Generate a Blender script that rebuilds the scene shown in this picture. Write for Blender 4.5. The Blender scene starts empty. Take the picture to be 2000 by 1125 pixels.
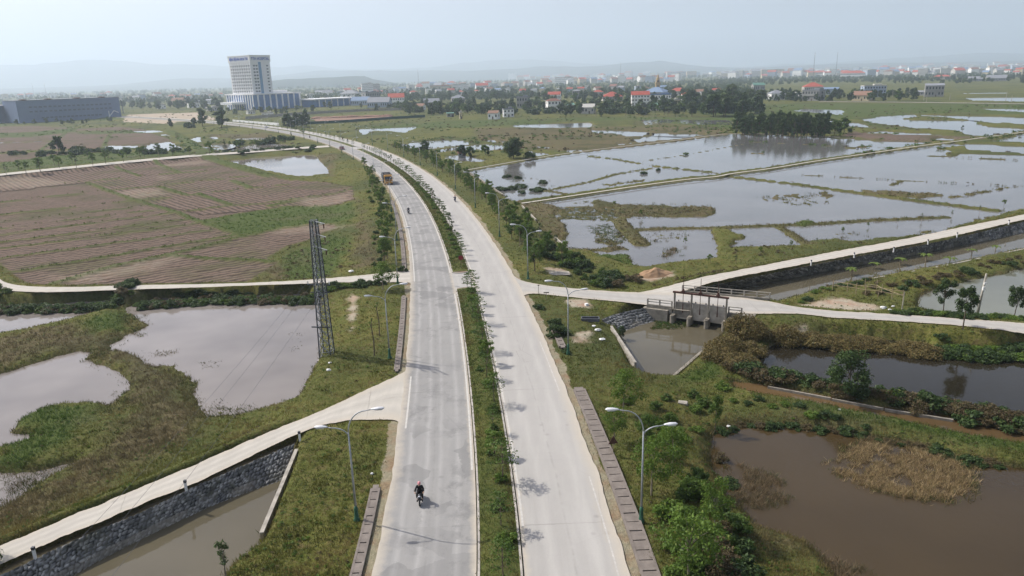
import bpy, math, random
import numpy as np
from mathutils import Vector, Matrix

scene = bpy.context.scene
C = scene.collection

# ------------------------------------------------------------------ camera
FOC = 1428.0; CAMH = 30.0
PITCH = math.atan((562.5 - 150) / FOC); ROLL = math.atan(0.0275)
_F = np.array([0, math.cos(PITCH), -math.sin(PITCH)])
_R0 = np.array([1.0, 0, 0]); _U0 = np.array([0, math.sin(PITCH), math.cos(PITCH)])
_R = _R0 * math.cos(ROLL) - _U0 * math.sin(ROLL)
_U = _U0 * math.cos(ROLL) + _R0 * math.sin(ROLL)
cam_data = bpy.data.cameras.new("camera")
cam = bpy.data.objects.new("camera", cam_data); C.objects.link(cam)
m = Matrix.Identity(4)
for i in range(3):
    m[i][0] = _R[i]; m[i][1] = _U[i]; m[i][2] = -_F[i]
m[0][3] = 0; m[1][3] = 0; m[2][3] = CAMH
cam.matrix_world = m
cam_data.sensor_fit = 'HORIZONTAL'; cam_data.sensor_width = 36.0
cam_data.lens = 36.0 * FOC / 2000.0
cam_data.clip_start = 0.5; cam_data.clip_end = 60000
scene.camera = cam

# ------------------------------------------------------------------ light
SUN_EL = math.radians(47); SUN_AZ = math.atan2(-0.91, 0.42)
world = bpy.data.worlds.new("World"); scene.world = world; world.use_nodes = True
nt = world.node_tree; nt.nodes.clear()
sky = nt.nodes.new('ShaderNodeTexSky'); sky.sky_type = 'NISHITA'; sky.sun_disc = False
sky.sun_elevation = SUN_EL; sky.sun_rotation = SUN_AZ; sky.altitude = 10
sky.air_density = 1.0; sky.dust_density = 3.5; sky.ozone_density = 1.0
bw = nt.nodes.new('ShaderNodeRGBToBW'); mx = nt.nodes.new('ShaderNodeMixRGB'); mx.inputs[0].default_value = 0.5
tint = nt.nodes.new('ShaderNodeMixRGB'); tint.blend_type = 'MULTIPLY'; tint.inputs[0].default_value = 1.0
tint.inputs[2].default_value = (0.985, 0.955, 1.08, 1)
# thin uneven veil of cloud
tc = nt.nodes.new('ShaderNodeTexCoord'); mp = nt.nodes.new('ShaderNodeMapping'); mp.inputs['Scale'].default_value = (1.2, 1.2, 4.0)
nz = nt.nodes.new('ShaderNodeTexNoise'); nz.inputs['Scale'].default_value = 1.6; nz.inputs['Detail'].default_value = 6
mr = nt.nodes.new('ShaderNodeMapRange'); mr.inputs[1].default_value = 0.3; mr.inputs[2].default_value = 0.75
mr.inputs[3].default_value = 0.35; mr.inputs[4].default_value = 0.85
bg = nt.nodes.new('ShaderNodeBackground'); bg.inputs[1].default_value = 0.15
out = nt.nodes.new('ShaderNodeOutputWorld')
L = nt.links.new
L(sky.outputs[0], bw.inputs[0]); L(sky.outputs[0], mx.inputs[1]); L(bw.outputs[0], mx.inputs[2])
L(tc.outputs['Generated'], mp.inputs[0]); L(mp.outputs[0], nz.inputs['Vector']); L(nz.outputs[0], mr.inputs[0]); L(mr.outputs[0], mx.inputs[0])
L(mx.outputs[0], tint.inputs[1]); L(tint.outputs[0], bg.inputs[0]); L(bg.outputs[0], out.inputs[0])
sl = bpy.data.lights.new("sun", 'SUN'); sl.energy = 4.7; sl.angle = math.radians(0.6); sl.color = (1.0, 0.94, 0.84)
so = bpy.data.objects.new("sun", sl); C.objects.link(so)
sdir = Vector((math.sin(SUN_AZ) * math.cos(SUN_EL), math.cos(SUN_AZ) * math.cos(SUN_EL), math.sin(SUN_EL)))
so.rotation_euler = (-sdir).to_track_quat('-Z', 'Y').to_euler(); so.location = (-40, 20, 80)
scene.view_settings.view_transform = 'Standard'; scene.view_settings.look = 'None'
scene.view_settings.gamma = 1.0; scene.view_settings.exposure = 0.12
try:
    scene.cycles.volume_bounces = 4; scene.cycles.max_bounces = 8; scene.cycles.transparent_max_bounces = 8
    scene.cycles.caustics_reflective = False; scene.cycles.caustics_refractive = False
except Exception: pass

# ------------------------------------------------------------------ measuring helpers
def P(x, y, z=0.0):
    """the point of the level z seen at photograph pixel x, y"""
    d = _F + (x - 1000) / FOC * _R + (562.5 - y) / FOC * _U
    t = (z - CAMH) / d[2]
    return np.array([0, 0, CAMH]) + t * d
def PP(lst, z=0.0):
    return np.array([P(x, y, z)[:2] for x, y in lst])
def S(s):
    """'x,y x,y ...' -> list of pixel pairs"""
    return [tuple(float(v) for v in t.split(',')) for t in s.split()]
HAZE = 0.000175
rng = np.random.default_rng(7)
random.seed(7)

def _hash(ix, iy, seed):
    h = (ix.astype(np.int64) * 374761393 + iy.astype(np.int64) * 668265263 + seed * 974634777) & 0x7fffffff
    h = ((h ^ (h >> 13)) * 1274126177) & 0x7fffffff
    return ((h ^ (h >> 16)) & 0xffff) / 65535.0
def vnoise(X, Y, scale, seed=0):
    x = X / scale; y = Y / scale
    ix = np.floor(x); iy = np.floor(y); fx = x - ix; fy = y - iy
    fx = fx * fx * (3 - 2 * fx); fy = fy * fy * (3 - 2 * fy)
    a = _hash(ix, iy, seed); b = _hash(ix + 1, iy, seed); c = _hash(ix, iy + 1, seed); d = _hash(ix + 1, iy + 1, seed)
    return (a * (1 - fx) + b * fx) * (1 - fy) + (c * (1 - fx) + d * fx) * fy - 0.5
def fbm(X, Y, scale, seed=0, oct=4):
    r = 0; a = 1.0
    for k in range(oct):
        r = r + a * vnoise(X, Y, scale / 2 ** k, seed + 11 * k); a *= 0.55
    return r
def sstep(a, b, x):
    t = np.clip((x - a) / (b - a), 0, 1); return t * t * (3 - 2 * t)
def sd_poly(X, Y, poly, margin=12.0):
    """signed distance, positive inside"""
    out = np.full(X.shape, -margin)
    mn = poly.min(0) - margin; mxx = poly.max(0) + margin
    k = np.nonzero((X > mn[0]) & (X < mxx[0]) & (Y > mn[1]) & (Y < mxx[1]))[0]
    if len(k) == 0: return out
    x = X[k]; y = Y[k]; d = np.full(x.shape, 1e18); ins = np.zeros(x.shape, bool)
    n = len(poly)
    for i in range(n):
        ax, ay = poly[i]; bx, by = poly[(i + 1) % n]
        ex = bx - ax; ey = by - ay; wx = x - ax; wy = y - ay
        t = np.clip((wx * ex + wy * ey) / (ex * ex + ey * ey + 1e-12), 0, 1)
        d = np.minimum(d, (wx - ex * t) ** 2 + (wy - ey * t) ** 2)
        c = ((ay <= y) & (by > y)) | ((by <= y) & (ay > y))
        if ey != 0: ins ^= c & (x < ax + ex * (y - ay) / ey)
    d = np.sqrt(d); out[k] = np.where(ins, d, -d)
    return out
def d_line(X, Y, line, margin=12.0):
    """distance to a polyline"""
    out = np.full(X.shape, margin)
    mn = line.min(0) - margin; mxx = line.max(0) + margin
    k = np.nonzero((X > mn[0]) & (X < mxx[0]) & (Y > mn[1]) & (Y < mxx[1]))[0]
    if len(k) == 0: return out
    x = X[k]; y = Y[k]; d = np.full(x.shape, 1e18)
    for i in range(len(line) - 1):
        ax, ay = line[i]; bx, by = line[i + 1]
        ex = bx - ax; ey = by - ay; wx = x - ax; wy = y - ay
        t = np.clip((wx * ex + wy * ey) / (ex * ex + ey * ey + 1e-12), 0, 1)
        d = np.minimum(d, (wx - ex * t) ** 2 + (wy - ey * t) ** 2)
    out[k] = np.minimum(np.sqrt(d), margin)
    return out
def resample(line, step):
    line = np.asarray(line, float)
    s = np.r_[0, np.cumsum(np.hypot(*np.diff(line[:, :2], axis=0).T))]
    n = max(2, int(s[-1] / step) + 1); t = np.linspace(0, s[-1], n)
    return np.stack([np.interp(t, s, line[:, i]) for i in range(line.shape[1])], 1)
def smooth(line, it=2):
    line = np.asarray(line, float)
    for _ in range(it):
        q = line[:-1] * .75 + line[1:] * .25; r = line[:-1] * .25 + line[1:] * .75
        mid = np.empty((2 * len(q), line.shape[1])); mid[0::2] = q; mid[1::2] = r
        line = np.vstack([line[:1], mid[1:-1], line[-1:]])
    return line

# ------------------------------------------------------------------ mesh helpers
class MB:
    def __init__(s): s.v = []; s.f = []
    def add(s, v, f):
        o = len(s.v); s.v += [tuple(map(float, p)) for p in v]; s.f += [tuple(o + i for i in q) for q in f]; return s
    def box(s, c, d, rz=0, ax=None, taper=1.0):
        x, y, z = d[0] / 2, d[1] / 2, d[2] / 2
        pts = []
        for sx, sy, sz in ((-1,-1,-1),(1,-1,-1),(1,1,-1),(-1,1,-1),(-1,-1,1),(1,-1,1),(1,1,1),(-1,1,1)):
            k = taper if sz > 0 else 1
            p = Vector((sx * x * k, sy * y * k, sz * z))
            if ax is not None: p = ax @ p
            if rz: p = Matrix.Rotation(rz, 3, 'Z') @ p
            pts.append((p.x + c[0], p.y + c[1], p.z + c[2]))
        return s.add(pts, [(0,3,2,1),(4,5,6,7),(0,1,5,4),(1,2,6,5),(2,3,7,6),(3,0,4,7)])
    def bar(s, a, b, w, h=None):
        """box beam from a to b"""
        a = Vector(a); b = Vector(b); d = b - a; h = h or w
        q = d.to_track_quat('Z', 'Y').to_matrix(); ln = d.length
        return s.box((a + b) / 2, (w, h, ln), ax=q)
    def tube(s, pts, rad, n=6, cap=True):
        pts = [Vector(p) for p in pts]
        if not hasattr(rad, '__len__'): rad = [rad] * len(pts)
        o = len(s.v); up = None
        for i, p in enumerate(pts):
            d = (pts[min(i + 1, len(pts) - 1)] - pts[max(i - 1, 0)]).normalized()
            if up is None: up = d.orthogonal().normalized()
            up = (up - d * up.dot(d)); up = up.normalized() if up.length > 1e-6 else d.orthogonal().normalized()
            sd = d.cross(up)
            for k in range(n):
                a = 2 * math.pi * k / n
                q = p + (up * math.cos(a) + sd * math.sin(a)) * rad[i]
                s.v.append((q.x, q.y, q.z))
        for i in range(len(pts) - 1):
            for k in range(n):
                a = o + i * n + k; b = o + i * n + (k + 1) % n
                s.f.append((a, b, b + n, a + n))
        if cap:
            s.f.append(tuple(o + k for k in range(n))[::-1]); e = o + (len(pts) - 1) * n
            s.f.append(tuple(e + k for k in range(n)))
        return s
    def ball(s, c, r, nu=10, nv=6, jit=0.0, rnd=None):
        if not hasattr(r, '__len__'): r = (r, r, r)
        o = len(s.v)
        for j in range(nv + 1):
            ph = math.pi * j / nv
            for i in range(nu):
                th = 2 * math.pi * i / nu
                k = 1 + (rnd.uniform(-jit, jit) if jit else 0)
                s.v.append((c[0] + r[0] * k * math.sin(ph) * math.cos(th), c[1] + r[1] * k * math.sin(ph) * math.sin(th), c[2] + r[2] * k * math.cos(ph)))
        for j in range(nv):
            for i in range(nu):
                a = o + j * nu + i; b = o + j * nu + (i + 1) % nu
                s.f.append((a, a + nu, b + nu, b))
        return s
    def disc(s, c, r, t, axis=(1, 0, 0), n=16):
        a = Vector(axis).normalized() * t / 2; c = Vector(c)
        return s.tube([c - a, c + a], r, n)
    def mesh(s, name):
        me = bpy.data.meshes.new(name); me.from_pydata(s.v, [], s.f); me.update(); return me
    def build(s, name, mat, parent=None, smooth_=False, bevel=0):
        me = s.mesh(name); me.materials.append(mat)
        if smooth_: me.polygons.foreach_set('use_smooth', [True] * len(me.polygons))
        o = bpy.data.objects.new(name, me); C.objects.link(o)
        if parent is not None: o.parent = parent
        if bevel:
            b = o.modifiers.new('bevel', 'BEVEL'); b.width = bevel; b.segments = 2; b.limit_method = 'ANGLE'
        return o
def np_mesh(name, V, Fq, mat=None, smooth_=False):
    """V (n,3), Fq (m,3 or 4)"""
    me = bpy.data.meshes.new(name); V = np.asarray(V, np.float32); Fq = np.asarray(Fq, np.int32); k = Fq.shape[1]
    me.vertices.add(len(V)); me.vertices.foreach_set('co', V.ravel())
    me.loops.add(Fq.size); me.loops.foreach_set('vertex_index', Fq.ravel())
    me.polygons.add(len(Fq)); me.polygons.foreach_set('loop_start', np.arange(0, Fq.size, k, dtype=np.int32))
    me.polygons.foreach_set('loop_total', np.full(len(Fq), k, np.int32))
    if smooth_: me.polygons.foreach_set('use_smooth', np.ones(len(Fq), bool))
    me.update(calc_edges=True)
    if mat: me.materials.append(mat)
    return me
def vcol(me, name, arr):
    a = me.color_attributes.new(name, 'FLOAT_COLOR', 'POINT'); arr = np.asarray(arr, np.float32)
    if arr.shape[1] == 3: arr = np.hstack([arr, np.ones((len(arr), 1), np.float32)])
    a.data.foreach_set('color', arr.ravel())
def vfloat(me, name, arr):
    a = me.attributes.new(name, 'FLOAT', 'POINT'); a.data.foreach_set('value', np.asarray(arr, np.float32))
def link(name, me, parent=None):
    o = bpy.data.objects.new(name, me); C.objects.link(o)
    if parent is not None: o.parent = parent
    return o
def tag(o, label=None, cat=None, group=None, kind=None):
    if label: o['label'] = label
    if cat: o['category'] = cat
    if group: o['group'] = group
    if kind: o['kind'] = kind
    return o
def empty(name, loc=(0, 0, 0), rz=0, label=None, cat=None, group=None):
    o = bpy.data.objects.new(name, None); C.objects.link(o); o.location = loc; o.rotation_euler = (0, 0, rz)
    o.empty_display_size = 0.2
    return tag(o, label, cat, group)
def children(o): return [x for x in KIDS.get(o.name, [])]
KIDS = {}
def reg(root, *parts): KIDS.setdefault(root.name, []).extend(parts); return root
def copy_tree(o, parent=None):
    c = o.copy(); C.objects.link(c)
    if parent is not None: c.parent = parent
    ks = [copy_tree(ch, c) for ch in KIDS.get(o.name, [])]
    if ks: KIDS[c.name] = ks
    return c
ORD = {1:'first',2:'second',3:'third',4:'fourth',5:'fifth',6:'sixth',7:'seventh',8:'eighth',9:'ninth',10:'tenth',11:'eleventh',12:'twelfth'}
def nth(k):
    if k in ORD: return ORD[k]
    return str(k) + ('th' if 10 < k % 100 < 14 else {1:'st',2:'nd',3:'rd'}.get(k % 10, 'th'))

# ------------------------------------------------------------------ materials
class N:
    """small node graph writer"""
    def __init__(s, name):
        s.m = bpy.data.materials.new(name); s.m.use_nodes = True; s.t = s.m.node_tree; s.t.nodes.clear()
        s.o = s.t.nodes.new('ShaderNodeOutputMaterial'); s.b = s.t.nodes.new('ShaderNodeBsdfPrincipled')
        s.t.links.new(s.b.outputs[0], s.o.inputs[0])
        s.pos = s.t.nodes.new('ShaderNodeNewGeometry').outputs['Position']
    def link(s, a, b): s.t.links.new(a, b)
    def noise(s, scale, detail=4, rough=.55, vec=None, stretch=None):
        n = s.t.nodes.new('ShaderNodeTexNoise'); n.inputs['Scale'].default_value = scale
        n.inputs['Detail'].default_value = detail; n.inputs['Roughness'].default_value = rough
        v = vec or s.pos
        if stretch:
            mp = s.t.nodes.new('ShaderNodeMapping'); mp.inputs['Scale'].default_value = stretch; s.link(v, mp.inputs[0]); v = mp.outputs[0]
        s.link(v, n.inputs['Vector']); return n.outputs['Fac']
    def vor(s, scale, out='Distance', feature='F1', vec=None):
        n = s.t.nodes.new('ShaderNodeTexVoronoi'); n.inputs['Scale'].default_value = scale; n.feature = feature
        s.link(vec or s.pos, n.inputs['Vector']); return n.outputs[out]
    def rng(s, f, a, b, c=0.0, d=1.0):
        n = s.t.nodes.new('ShaderNodeMapRange'); s.link(f, n.inputs[0])
        for i, v in enumerate((a, b, c, d)): n.inputs[i + 1].default_value = v
        return n.outputs[0]
    def math(s, op, a, b=None):
        n = s.t.nodes.new('ShaderNodeMath'); n.operation = op
        for i, v in enumerate((a, b)):
            if v is None: continue
            if isinstance(v, (int, float)): n.inputs[i].default_value = v
            else: s.link(v, n.inputs[i])
        return n.outputs[0]
    def mix(s, f, a, b, mode='MIX'):
        n = s.t.nodes.new('ShaderNodeMixRGB'); n.blend_type = mode
        for i, v in enumerate((f, a, b)):
            if isinstance(v, (int, float)): n.inputs[i].default_value = v
            elif isinstance(v, (tuple, list)): n.inputs[i].default_value = (*v[:3], 1)
            else: s.link(v, n.inputs[i])
        return n.outputs[0]
    def attr(s, name, out='Color'):
        n = s.t.nodes.new('ShaderNodeAttribute'); n.attribute_name = name; return n.outputs[out]
    def sep(s, c):
        n = s.t.nodes.new('ShaderNodeSeparateColor'); s.link(c, n.inputs[0]); return n.outputs
    def bump(s, h, strength=.5, dist=.05):
        n = s.t.nodes.new('ShaderNodeBump'); n.inputs['Strength'].default_value = strength; n.inputs['Distance'].default_value = dist
        s.link(h, n.inputs['Height']); s.link(n.outputs[0], s.b.inputs['Normal'])
    def col(s, c):
        if isinstance(c, (tuple, list)): s.b.inputs['Base Color'].default_value = (*c[:3], 1)
        else: s.link(c, s.b.inputs['Base Color'])
    def rough(s, r):
        if isinstance(r, (int, float)): s.b.inputs['Roughness'].default_value = r
        else: s.link(r, s.b.inputs['Roughness'])
    def done(s, rough=None, metal=None, spec=None):
        if rough is not None: s.rough(rough)
        if metal is not None: s.b.inputs['Metallic'].default_value = metal
        if spec is not None: s.b.inputs['Specular IOR Level'].default_value = spec
        return s.m
def plain(name, c, rough=.7, metal=0, var=.18, scale=3.0, spec=.3):
    n = N(name); f = n.noise(scale, 5)
    d = tuple(x * (1 - var) for x in c); e = tuple(min(1, x * (1 + var)) for x in c)
    n.col(n.mix(n.rng(f, .3, .7), d, e)); return n.done(rough, metal, spec)
# ------------------------------------------------------------------ layout of the land
ZW = -1.8     # water level
CL = np.array([(-1.0,10),(-1.0,28),(-1.15,36),(-1.31,42),(-1.71,50),(-2.42,60),(-3.26,70),(-4.21,80),(-5.25,90),(-6.39,100),(-8.31,115),(-10.46,130),(-13.73,150),(-17.44,170),(-21.59,190),(-27.42,215),(-33.97,240),(-42.81,270),(-52.77,300),(-67.86,340),(-85.12,380),(-109.87,430),(-138.24,480),(-177.17,540),(-221.47,600),(-288.88,680),(-365.67,760),(-470,860)])
CLs = resample(smooth(CL, 3), 2.0)
_t = np.gradient(CLs, axis=0); _t /= np.hypot(_t[:, 0], _t[:, 1])[:, None]
NRM = np.stack([_t[:, 1], -_t[:, 0]], 1)      # to the right
def off(o, a=0, b=None):
    q = CLs + NRM * o; return q[a:b]
def cl_at(y):
    i = int(np.argmin(abs(CLs[:, 1] - y))); return i
road_poly = np.vstack([off(-8.0), off(7.95)[::-1]])

# side roads: upper edge, lower edge (photograph pixels, level 0)
SIDE = {
 'nearleft': (S('-120,1115 14,1062 145,1006 278,951 377,910 450,877 522,846 597,815 665,786 712,762 775,735 792,724'),
              S('-110,1150 12,1096 116,1050 232,1003 365,951 447,913 522,875 584,846 628,830 674,822 720,819 778,820 789,835')),
 'farleft': (S('-60,505 0,546 15,554 57,560 150,561 250,557 400,555 500,552 600,547 717,537 803,527'),
             S('-80,535 0,567 50,570 112,571 237,566 375,562 500,557 600,554 675,551 750,551 803,552')),
 'village': (S('-60,346 0,339 175,321 350,304 500,294 575,288 640,284'),
             S('-60,350 0,343 175,325.5 350,308 500,297.5 575,291.5 645,287')),
 'right': (S('1000,536 1017,549 1075,559 1150,566 1220,571 1290,572 1332,572 1420,578 1502,588 1550,599 1625,607 1725,612 1850,621 2000,631 2120,640'),
           S('1020,577 1040,572 1100,579 1200,588 1260,595 1314,604 1375,609 1447,613 1500,612 1567,612 1617,620 1740,626 1830,632 1925,640 1992,650 2120,668')),
 'canal': (S('1247,571 1282,565 1375,540 1400,536 1521,512 1642,489 1763,468 1884,442 2000,419 2120,393'),
           S('1300,574 1345,566 1400,548 1521,525 1642,502 1763,481 1884,456 2000,428.5 2120,403')),
}
SIDEW = {k: (smooth(PP(a)), smooth(PP(b))) for k, (a, b) in SIDE.items()}
side_polys = {k: np.vstack([a, b[::-1]]) for k, (a, b) in SIDEW.items()}

def W(s, z=ZW): return PP(S(s), z)
# water bodies traced at the water level
WATER = {
 'a': W('0,601 75,594 220,586 232,601 200,607 135,625 50,645 -10,654 -80,668 -80,608'),
 'b': W('250,600 300,583 400,577 500,575 600,575 621,585 626,640 628,702 612,720 600,757 575,790 540,798 500,803 450,811 415,811 392,792 370,752 340,728 300,716 262,692 228,683 212,675 237,665 275,645 295,635 270,622 250,610'),
 'c': W('-90,755 0,732 62,712 120,696 150,687 172,690 160,705 185,712 225,725 247,740 252,765 225,782 210,792 190,787 125,790 81,800 29,823 17,846 58,852 45,862 0,876 -90,900'),
 'd': W('-80,930 0,928 58,925 139,907 110,925 70,948 29,974 0,990 -80,1010'),
 'canal_left': W('577,862 562,930 510,1061 496,1087 452,1113 430,1150 330,1260 -140,1260 -100,1160 43,1090 203,1025 362,955 464,908'),
 'paddy': W('905,333 1025,314 1100,302 1200,290 1300,279 1375,269 1430,261 1550,265 1640,270 1725,276 1830,279 1880,282 1925,282 2000,287 2120,292 2120,385 2000,410 1985,411 1914,430 1853,447 1763,464 1657,474 1595,469 1575,480 1500,484 1432,484 1405,505 1330,512 1300,515 1257,523 1232,520 1200,508 1150,489 1112,489 1090,466 1050,430 1015,399 985,382 945,355'),
 'f1': W('770,284 805,279 850,275 900,274 918,281 870,287 850,291 800,288'),
 'f2': W('857,293 920,284 950,282 985,284 980,293 960,295 930,293 900,300 860,297'),
 'f3': W('870,305 900,303 945,312 960,312 930,318 895,315'),
 'f4': W('945,274 983,274 980,280 955,277'), 'f5': W('1030,295 1077,302 1050,306 1035,303'), 'f6': W('1045,287 1080,286 1070,291'),
 'f7': W('1155,254 1200,255 1270,258 1267,265 1225,267 1202,262 1157,260'), 'f8': W('1272,260 1382,263 1376,266 1325,268 1274,266'),
 'f9': W('1235,275 1262,267 1362,268 1325,272 1250,279'), 'f10': W('1200,280 1247,279 1212,284'), 'f11': W('1100,295 1150,289 1162,291 1112,298'),
 'f12': W('1003,244 1070,242 1150,239 1160,246 1150,250 1060,251 1003,249'), 'f13': W('1250,234 1300,233 1430,235 1432,244 1380,244 1320,240 1260,244'),
 'f14': W('700,252 762,250 815,247 810,252 787,260 760,257 725,257 712,264 705,262'),
 'g1': W('1545,217 1575,212 1647,215 1645,225 1590,221'), 'g2': W('1615,240 1617,235 1675,240 1710,250 1687,250 1650,246'),
 'g3': W('1680,234 1725,227 1787,223 1790,230 1760,232 1787,235 1900,236 1912,243 1925,247 2000,251 2100,255 2100,262 1962,265 1930,266 1900,265 1870,256 1787,251 1747,246 1705,241'),
 'g4': W('1797,224 1900,227 1945,227 2000,230 2100,232 2100,248 2000,244 1957,240 1945,242 1912,237 1850,230 1800,227'),
 'g5': W('1687,259 1725,256 1775,259 1850,264 1775,264 1700,261'), 'g6': W('1820,274 1840,269 1882,274 1875,276'),
 'g7': W('1937,276 1987,266 2100,264 2100,280 2000,279'), 'g8': W('1885,182 1960,181 1975,183 1890,184'),
 'g8b': W('1887,191 2100,189 2100,200 2000,199 1905,197 1890,194'), 'g9': W('1905,212 2100,214 2100,221 2000,220 1937,216'),
 'h1': W('442,315 512,307 612,302 628,315 647,340 585,346 525,335 495,327'),
 'hq': W('-60,280 0,278 118,274.5 118,276.5 0,281 -60,283'), 'hr': W('245,257 300,254 325,258 290,260'), 'hs': W('310,262 330,262 332,266 315,265'), 'h2': W('265,292 300,280 332,276 360,292 325,296 275,297'), 'h3': W('200,284 270,284 267,290 225,296 200,295'),
 'h4': W('150,291 200,290 200,296 160,297'), 'h5': W('370,272 390,266 395,277 385,279'), 'h6': W('405,268 424,266 424,273'),
 'h7': W('455,271 500,268 522,268 515,274 460,274'), 'h8': W('385,284 462,280 472,285 437,295 400,290'),
 'h9': W('432,296 500,281 562,281 564,290 500,294'),
 'pool': W('1215,655 1242,725 1262,734 1315,735 1372,685 1405,655 1428,640 1415,632 1335,621 1300,612 1262,610 1232,620 1212,632'),
 'canal_right': W('1345,568 1439,549 1506,534 1612,511 1763,484 1884,459 2000,436 2120,412 2120,455 2000,485 1853,516 1772,531 1700,544 1612,560 1506,592 1420,598 1335,590 1335,575'),
 'grey': W('1802,604 1800,577 1830,567 1866,557 1914,545 2000,527 2120,503 2120,633 2000,623 1900,617 1847,615'),
 'dark': W('1480,700 1497,686 1530,668 1567,660 1675,660 1750,665 1808,670 1812,687 1842,690 1852,679 1950,682 2000,682 2120,690 2120,850 2000,826 1862,801 1725,779 1620,760 1540,745 1500,722'),
 'ditch': W('1435,747 1505,754 1587,770 1660,784 1725,797 1850,815 2000,845 2120,868 2120,893 2000,868 1855,843 1739,817 1652,800 1575,783 1500,772 1445,760'),
 'brown': W('1399,843 1425,838 1463,832 1536,832 1623,843 1700,855 1800,875 1884,899 1942,909 2000,919 2120,945 2120,1300 1790,1300 1700,1190 1640,1125 1582,1060 1520,1040 1478,1028 1443,988 1420,974 1393,925 1390,893'),
}
# land standing in or between the water: (polygon or line, half width, height over water, zone) zones: g green, d dry brown, l lush
LAND = [
 (W('905,334 1025,313 1100,301 1200,288.5 1300,277.5 1375,267.5 1425,261 1550,264 1640,269 1725,275.5 1825,278'), 1.6, .7, 'g'),
 (W('1017,397 1100,386 1180,373.5 1250,363 1350,349.5 1400,346 1430,339 1500,331 1600,314 1700,300 1800,285 1880,275.5 1925,268.5 2000,259 2100,246'), 1.7, .8, 'g'),
 (W('1150,305 1200,311 1250,320'), 1.0, .35, 'g'), (W('1255,315 1325,305 1425,287'), .6, .2, 'd'), (W('1425,287 1470,277 1525,280 1636,286 1737,289'), .45, .15, 'd'),
 (W('1270,324 1325,330 1400,338'), 1.1, .4, 'g'), (W('1424,345 1551,360 1687,379 1823,397 1944,412'), 1.0, .45, 'g'),
 (W('1075,371 1150,356 1200,341 1262,331 1272,329'), .75, .3, 'g'), (W('1062,372 1112,380'), .7, .3, 'd'),
 (W('1563,342 1763,353 2000,365 2100,370'), .4, .15, 'd'), (W('1767,302 2000,314 2100,318'), .7, .3, 'd'),
 (W('1790,277 1925,281 2000,285 2100,289'), 1.6, .4, 'g'), (W('1207,425 1220,445 1240,465 1253,477'), 2.0, .4, 'd'),
 (W('1235,450 1300,447 1400,446 1491,442 1581,439 1702,431 1847,425'), .8, .35, 'd'), (W('1524,445 1581,480'), 1.0, .3, 'd'),
 (W('1760,355 1740,362'), .5, .2, 'd'), (W('970,274 985,283 1000,290 1035,303'), 1.5, .4, 'g'), (W('1112,398 1150,394'), .5, .2, 'd'),
 (W('385,284 440,290'), 1.5, .3, 'd'),
]
PATCH = [
 (W('1180,360 1260,350 1262,353 1190,364'), .1, 'g'), (W('1480,384 1560,380 1570,388 1500,392'), .1, 'd'), (W('1575,376 1610,374 1640,382 1600,390'), .08, 'd'), (W('1700,275 1760,272 1770,276'), .3, 'd'), (W('1640,288 1700,284 1706,288 1660,291'), .2, 'd'), (W('1470,300 1490,299 1488,302'), .2, 'd'),
 (W('870,296 905,292 915,300 890,303'), .5, 'g'), (W('1100,285 1160,283 1180,290 1120,293'), .5, 'g'),
 (W('1690,373 1760,375 1845,381 1800,388 1690,380'), .35, 'd'), (W('1853,385 1896,377 1986,364 1961,368 1900,382 1855,388'), .3, 'd'),
 (W('1817,292 1875,285 1890,292 2000,300 2100,304 2100,307 1885,300 1855,306 1850,300 1870,294'), .35, 'g'),
 (W('1165,387 1185,397 1220,400 1290,402 1390,405 1400,418 1370,423 1220,425 1190,420 1130,417 1100,410 1070,405 1110,404 1160,402'), .4, 'd'),
 (W('1000,394 1020,399 1072,401 1100,410 1085,420 1092,430 1100,445 1105,460 1095,467 1080,466 1045,432'), .5, 'd'),
 (W('1385,450 1400,448 1427,451 1454,463 1430,476 1430,486 1569,482 1600,470 1630,470 1657,475 1763,466 1853,447 1914,431 1860,470 1600,500 1404,508 1403,490 1395,470'), .45, 'g'),
 (W('1235,520 1205,508 1170,507 1180,500 1225,500 1232,510'), .35, 'l'), (W('1150,489 1180,484 1215,483 1222,487 1190,493'), .25, 'd'),
 (W('1545,437 1575,432 1592,437 1570,442'), .5, 'l'), (W('1112,487 1150,487 1148,492 1112,492'), .3, 'd'),
 (W('220,578 250,577 300,580 262,592 236,603 220,592'), .35, 'd'), (W('300,715 337,715 360,735 372,760 385,785 372,790 340,750 325,735'), .3, 'g'),
]
# half drowned vegetation: the ground breaks the surface here and there (polygon, amount)
MARSH = [
 (W('1090,405 1200,405 1200,433 1150,430 1085,428'), .05), (W('1145,442 1187,437 1222,455 1232,472 1200,480 1165,475'), -.05),
 (W('1485,386 1530,384 1565,386 1600,384 1645,388 1600,391 1640,396 1580,402 1540,400'), -.02), (W('1575,375 1600,375 1600,388 1560,388'), -.02),
 (W('1260,455 1345,450 1350,462 1290,475 1262,470'), -.1), (W('1290,490 1325,487 1330,500 1295,505'), -.08), (W('1625,452 1680,455 1690,462 1640,465'), -.1),
 (W('1000,345 1085,352 1080,380 1000,375'), -.14), (W('1800,450 1855,445 1840,462 1790,470'), -.02), (W('1180,430 1260,395 1400,400 1400,410 1230,430'), -.1),
 (W('290,850 345,850 325,865 265,895 240,905'), -.12), (W('300,710 345,745 372,800 400,815 460,815 500,805 480,790 400,800 380,760 340,715'), -.06),
 (W('0,925 80,925 75,960 0,1000'), -.13), (W('230,600 300,620 280,660 220,680 235,640'), -.1), (W('215,785 250,790 240,812 205,815'), -.08), (W('300,684 340,682 345,695 300,697'), -.13),
 (W('150,690 210,686 205,705 165,705'), -.1), (W('1240,225 1432,230 1432,250 1240,250'), -.05), (W('800,284 920,283 915,300 800,298'), -.1), (W('1060,452 1100,455 1112,490 1080,470'), -.05),
]
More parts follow.
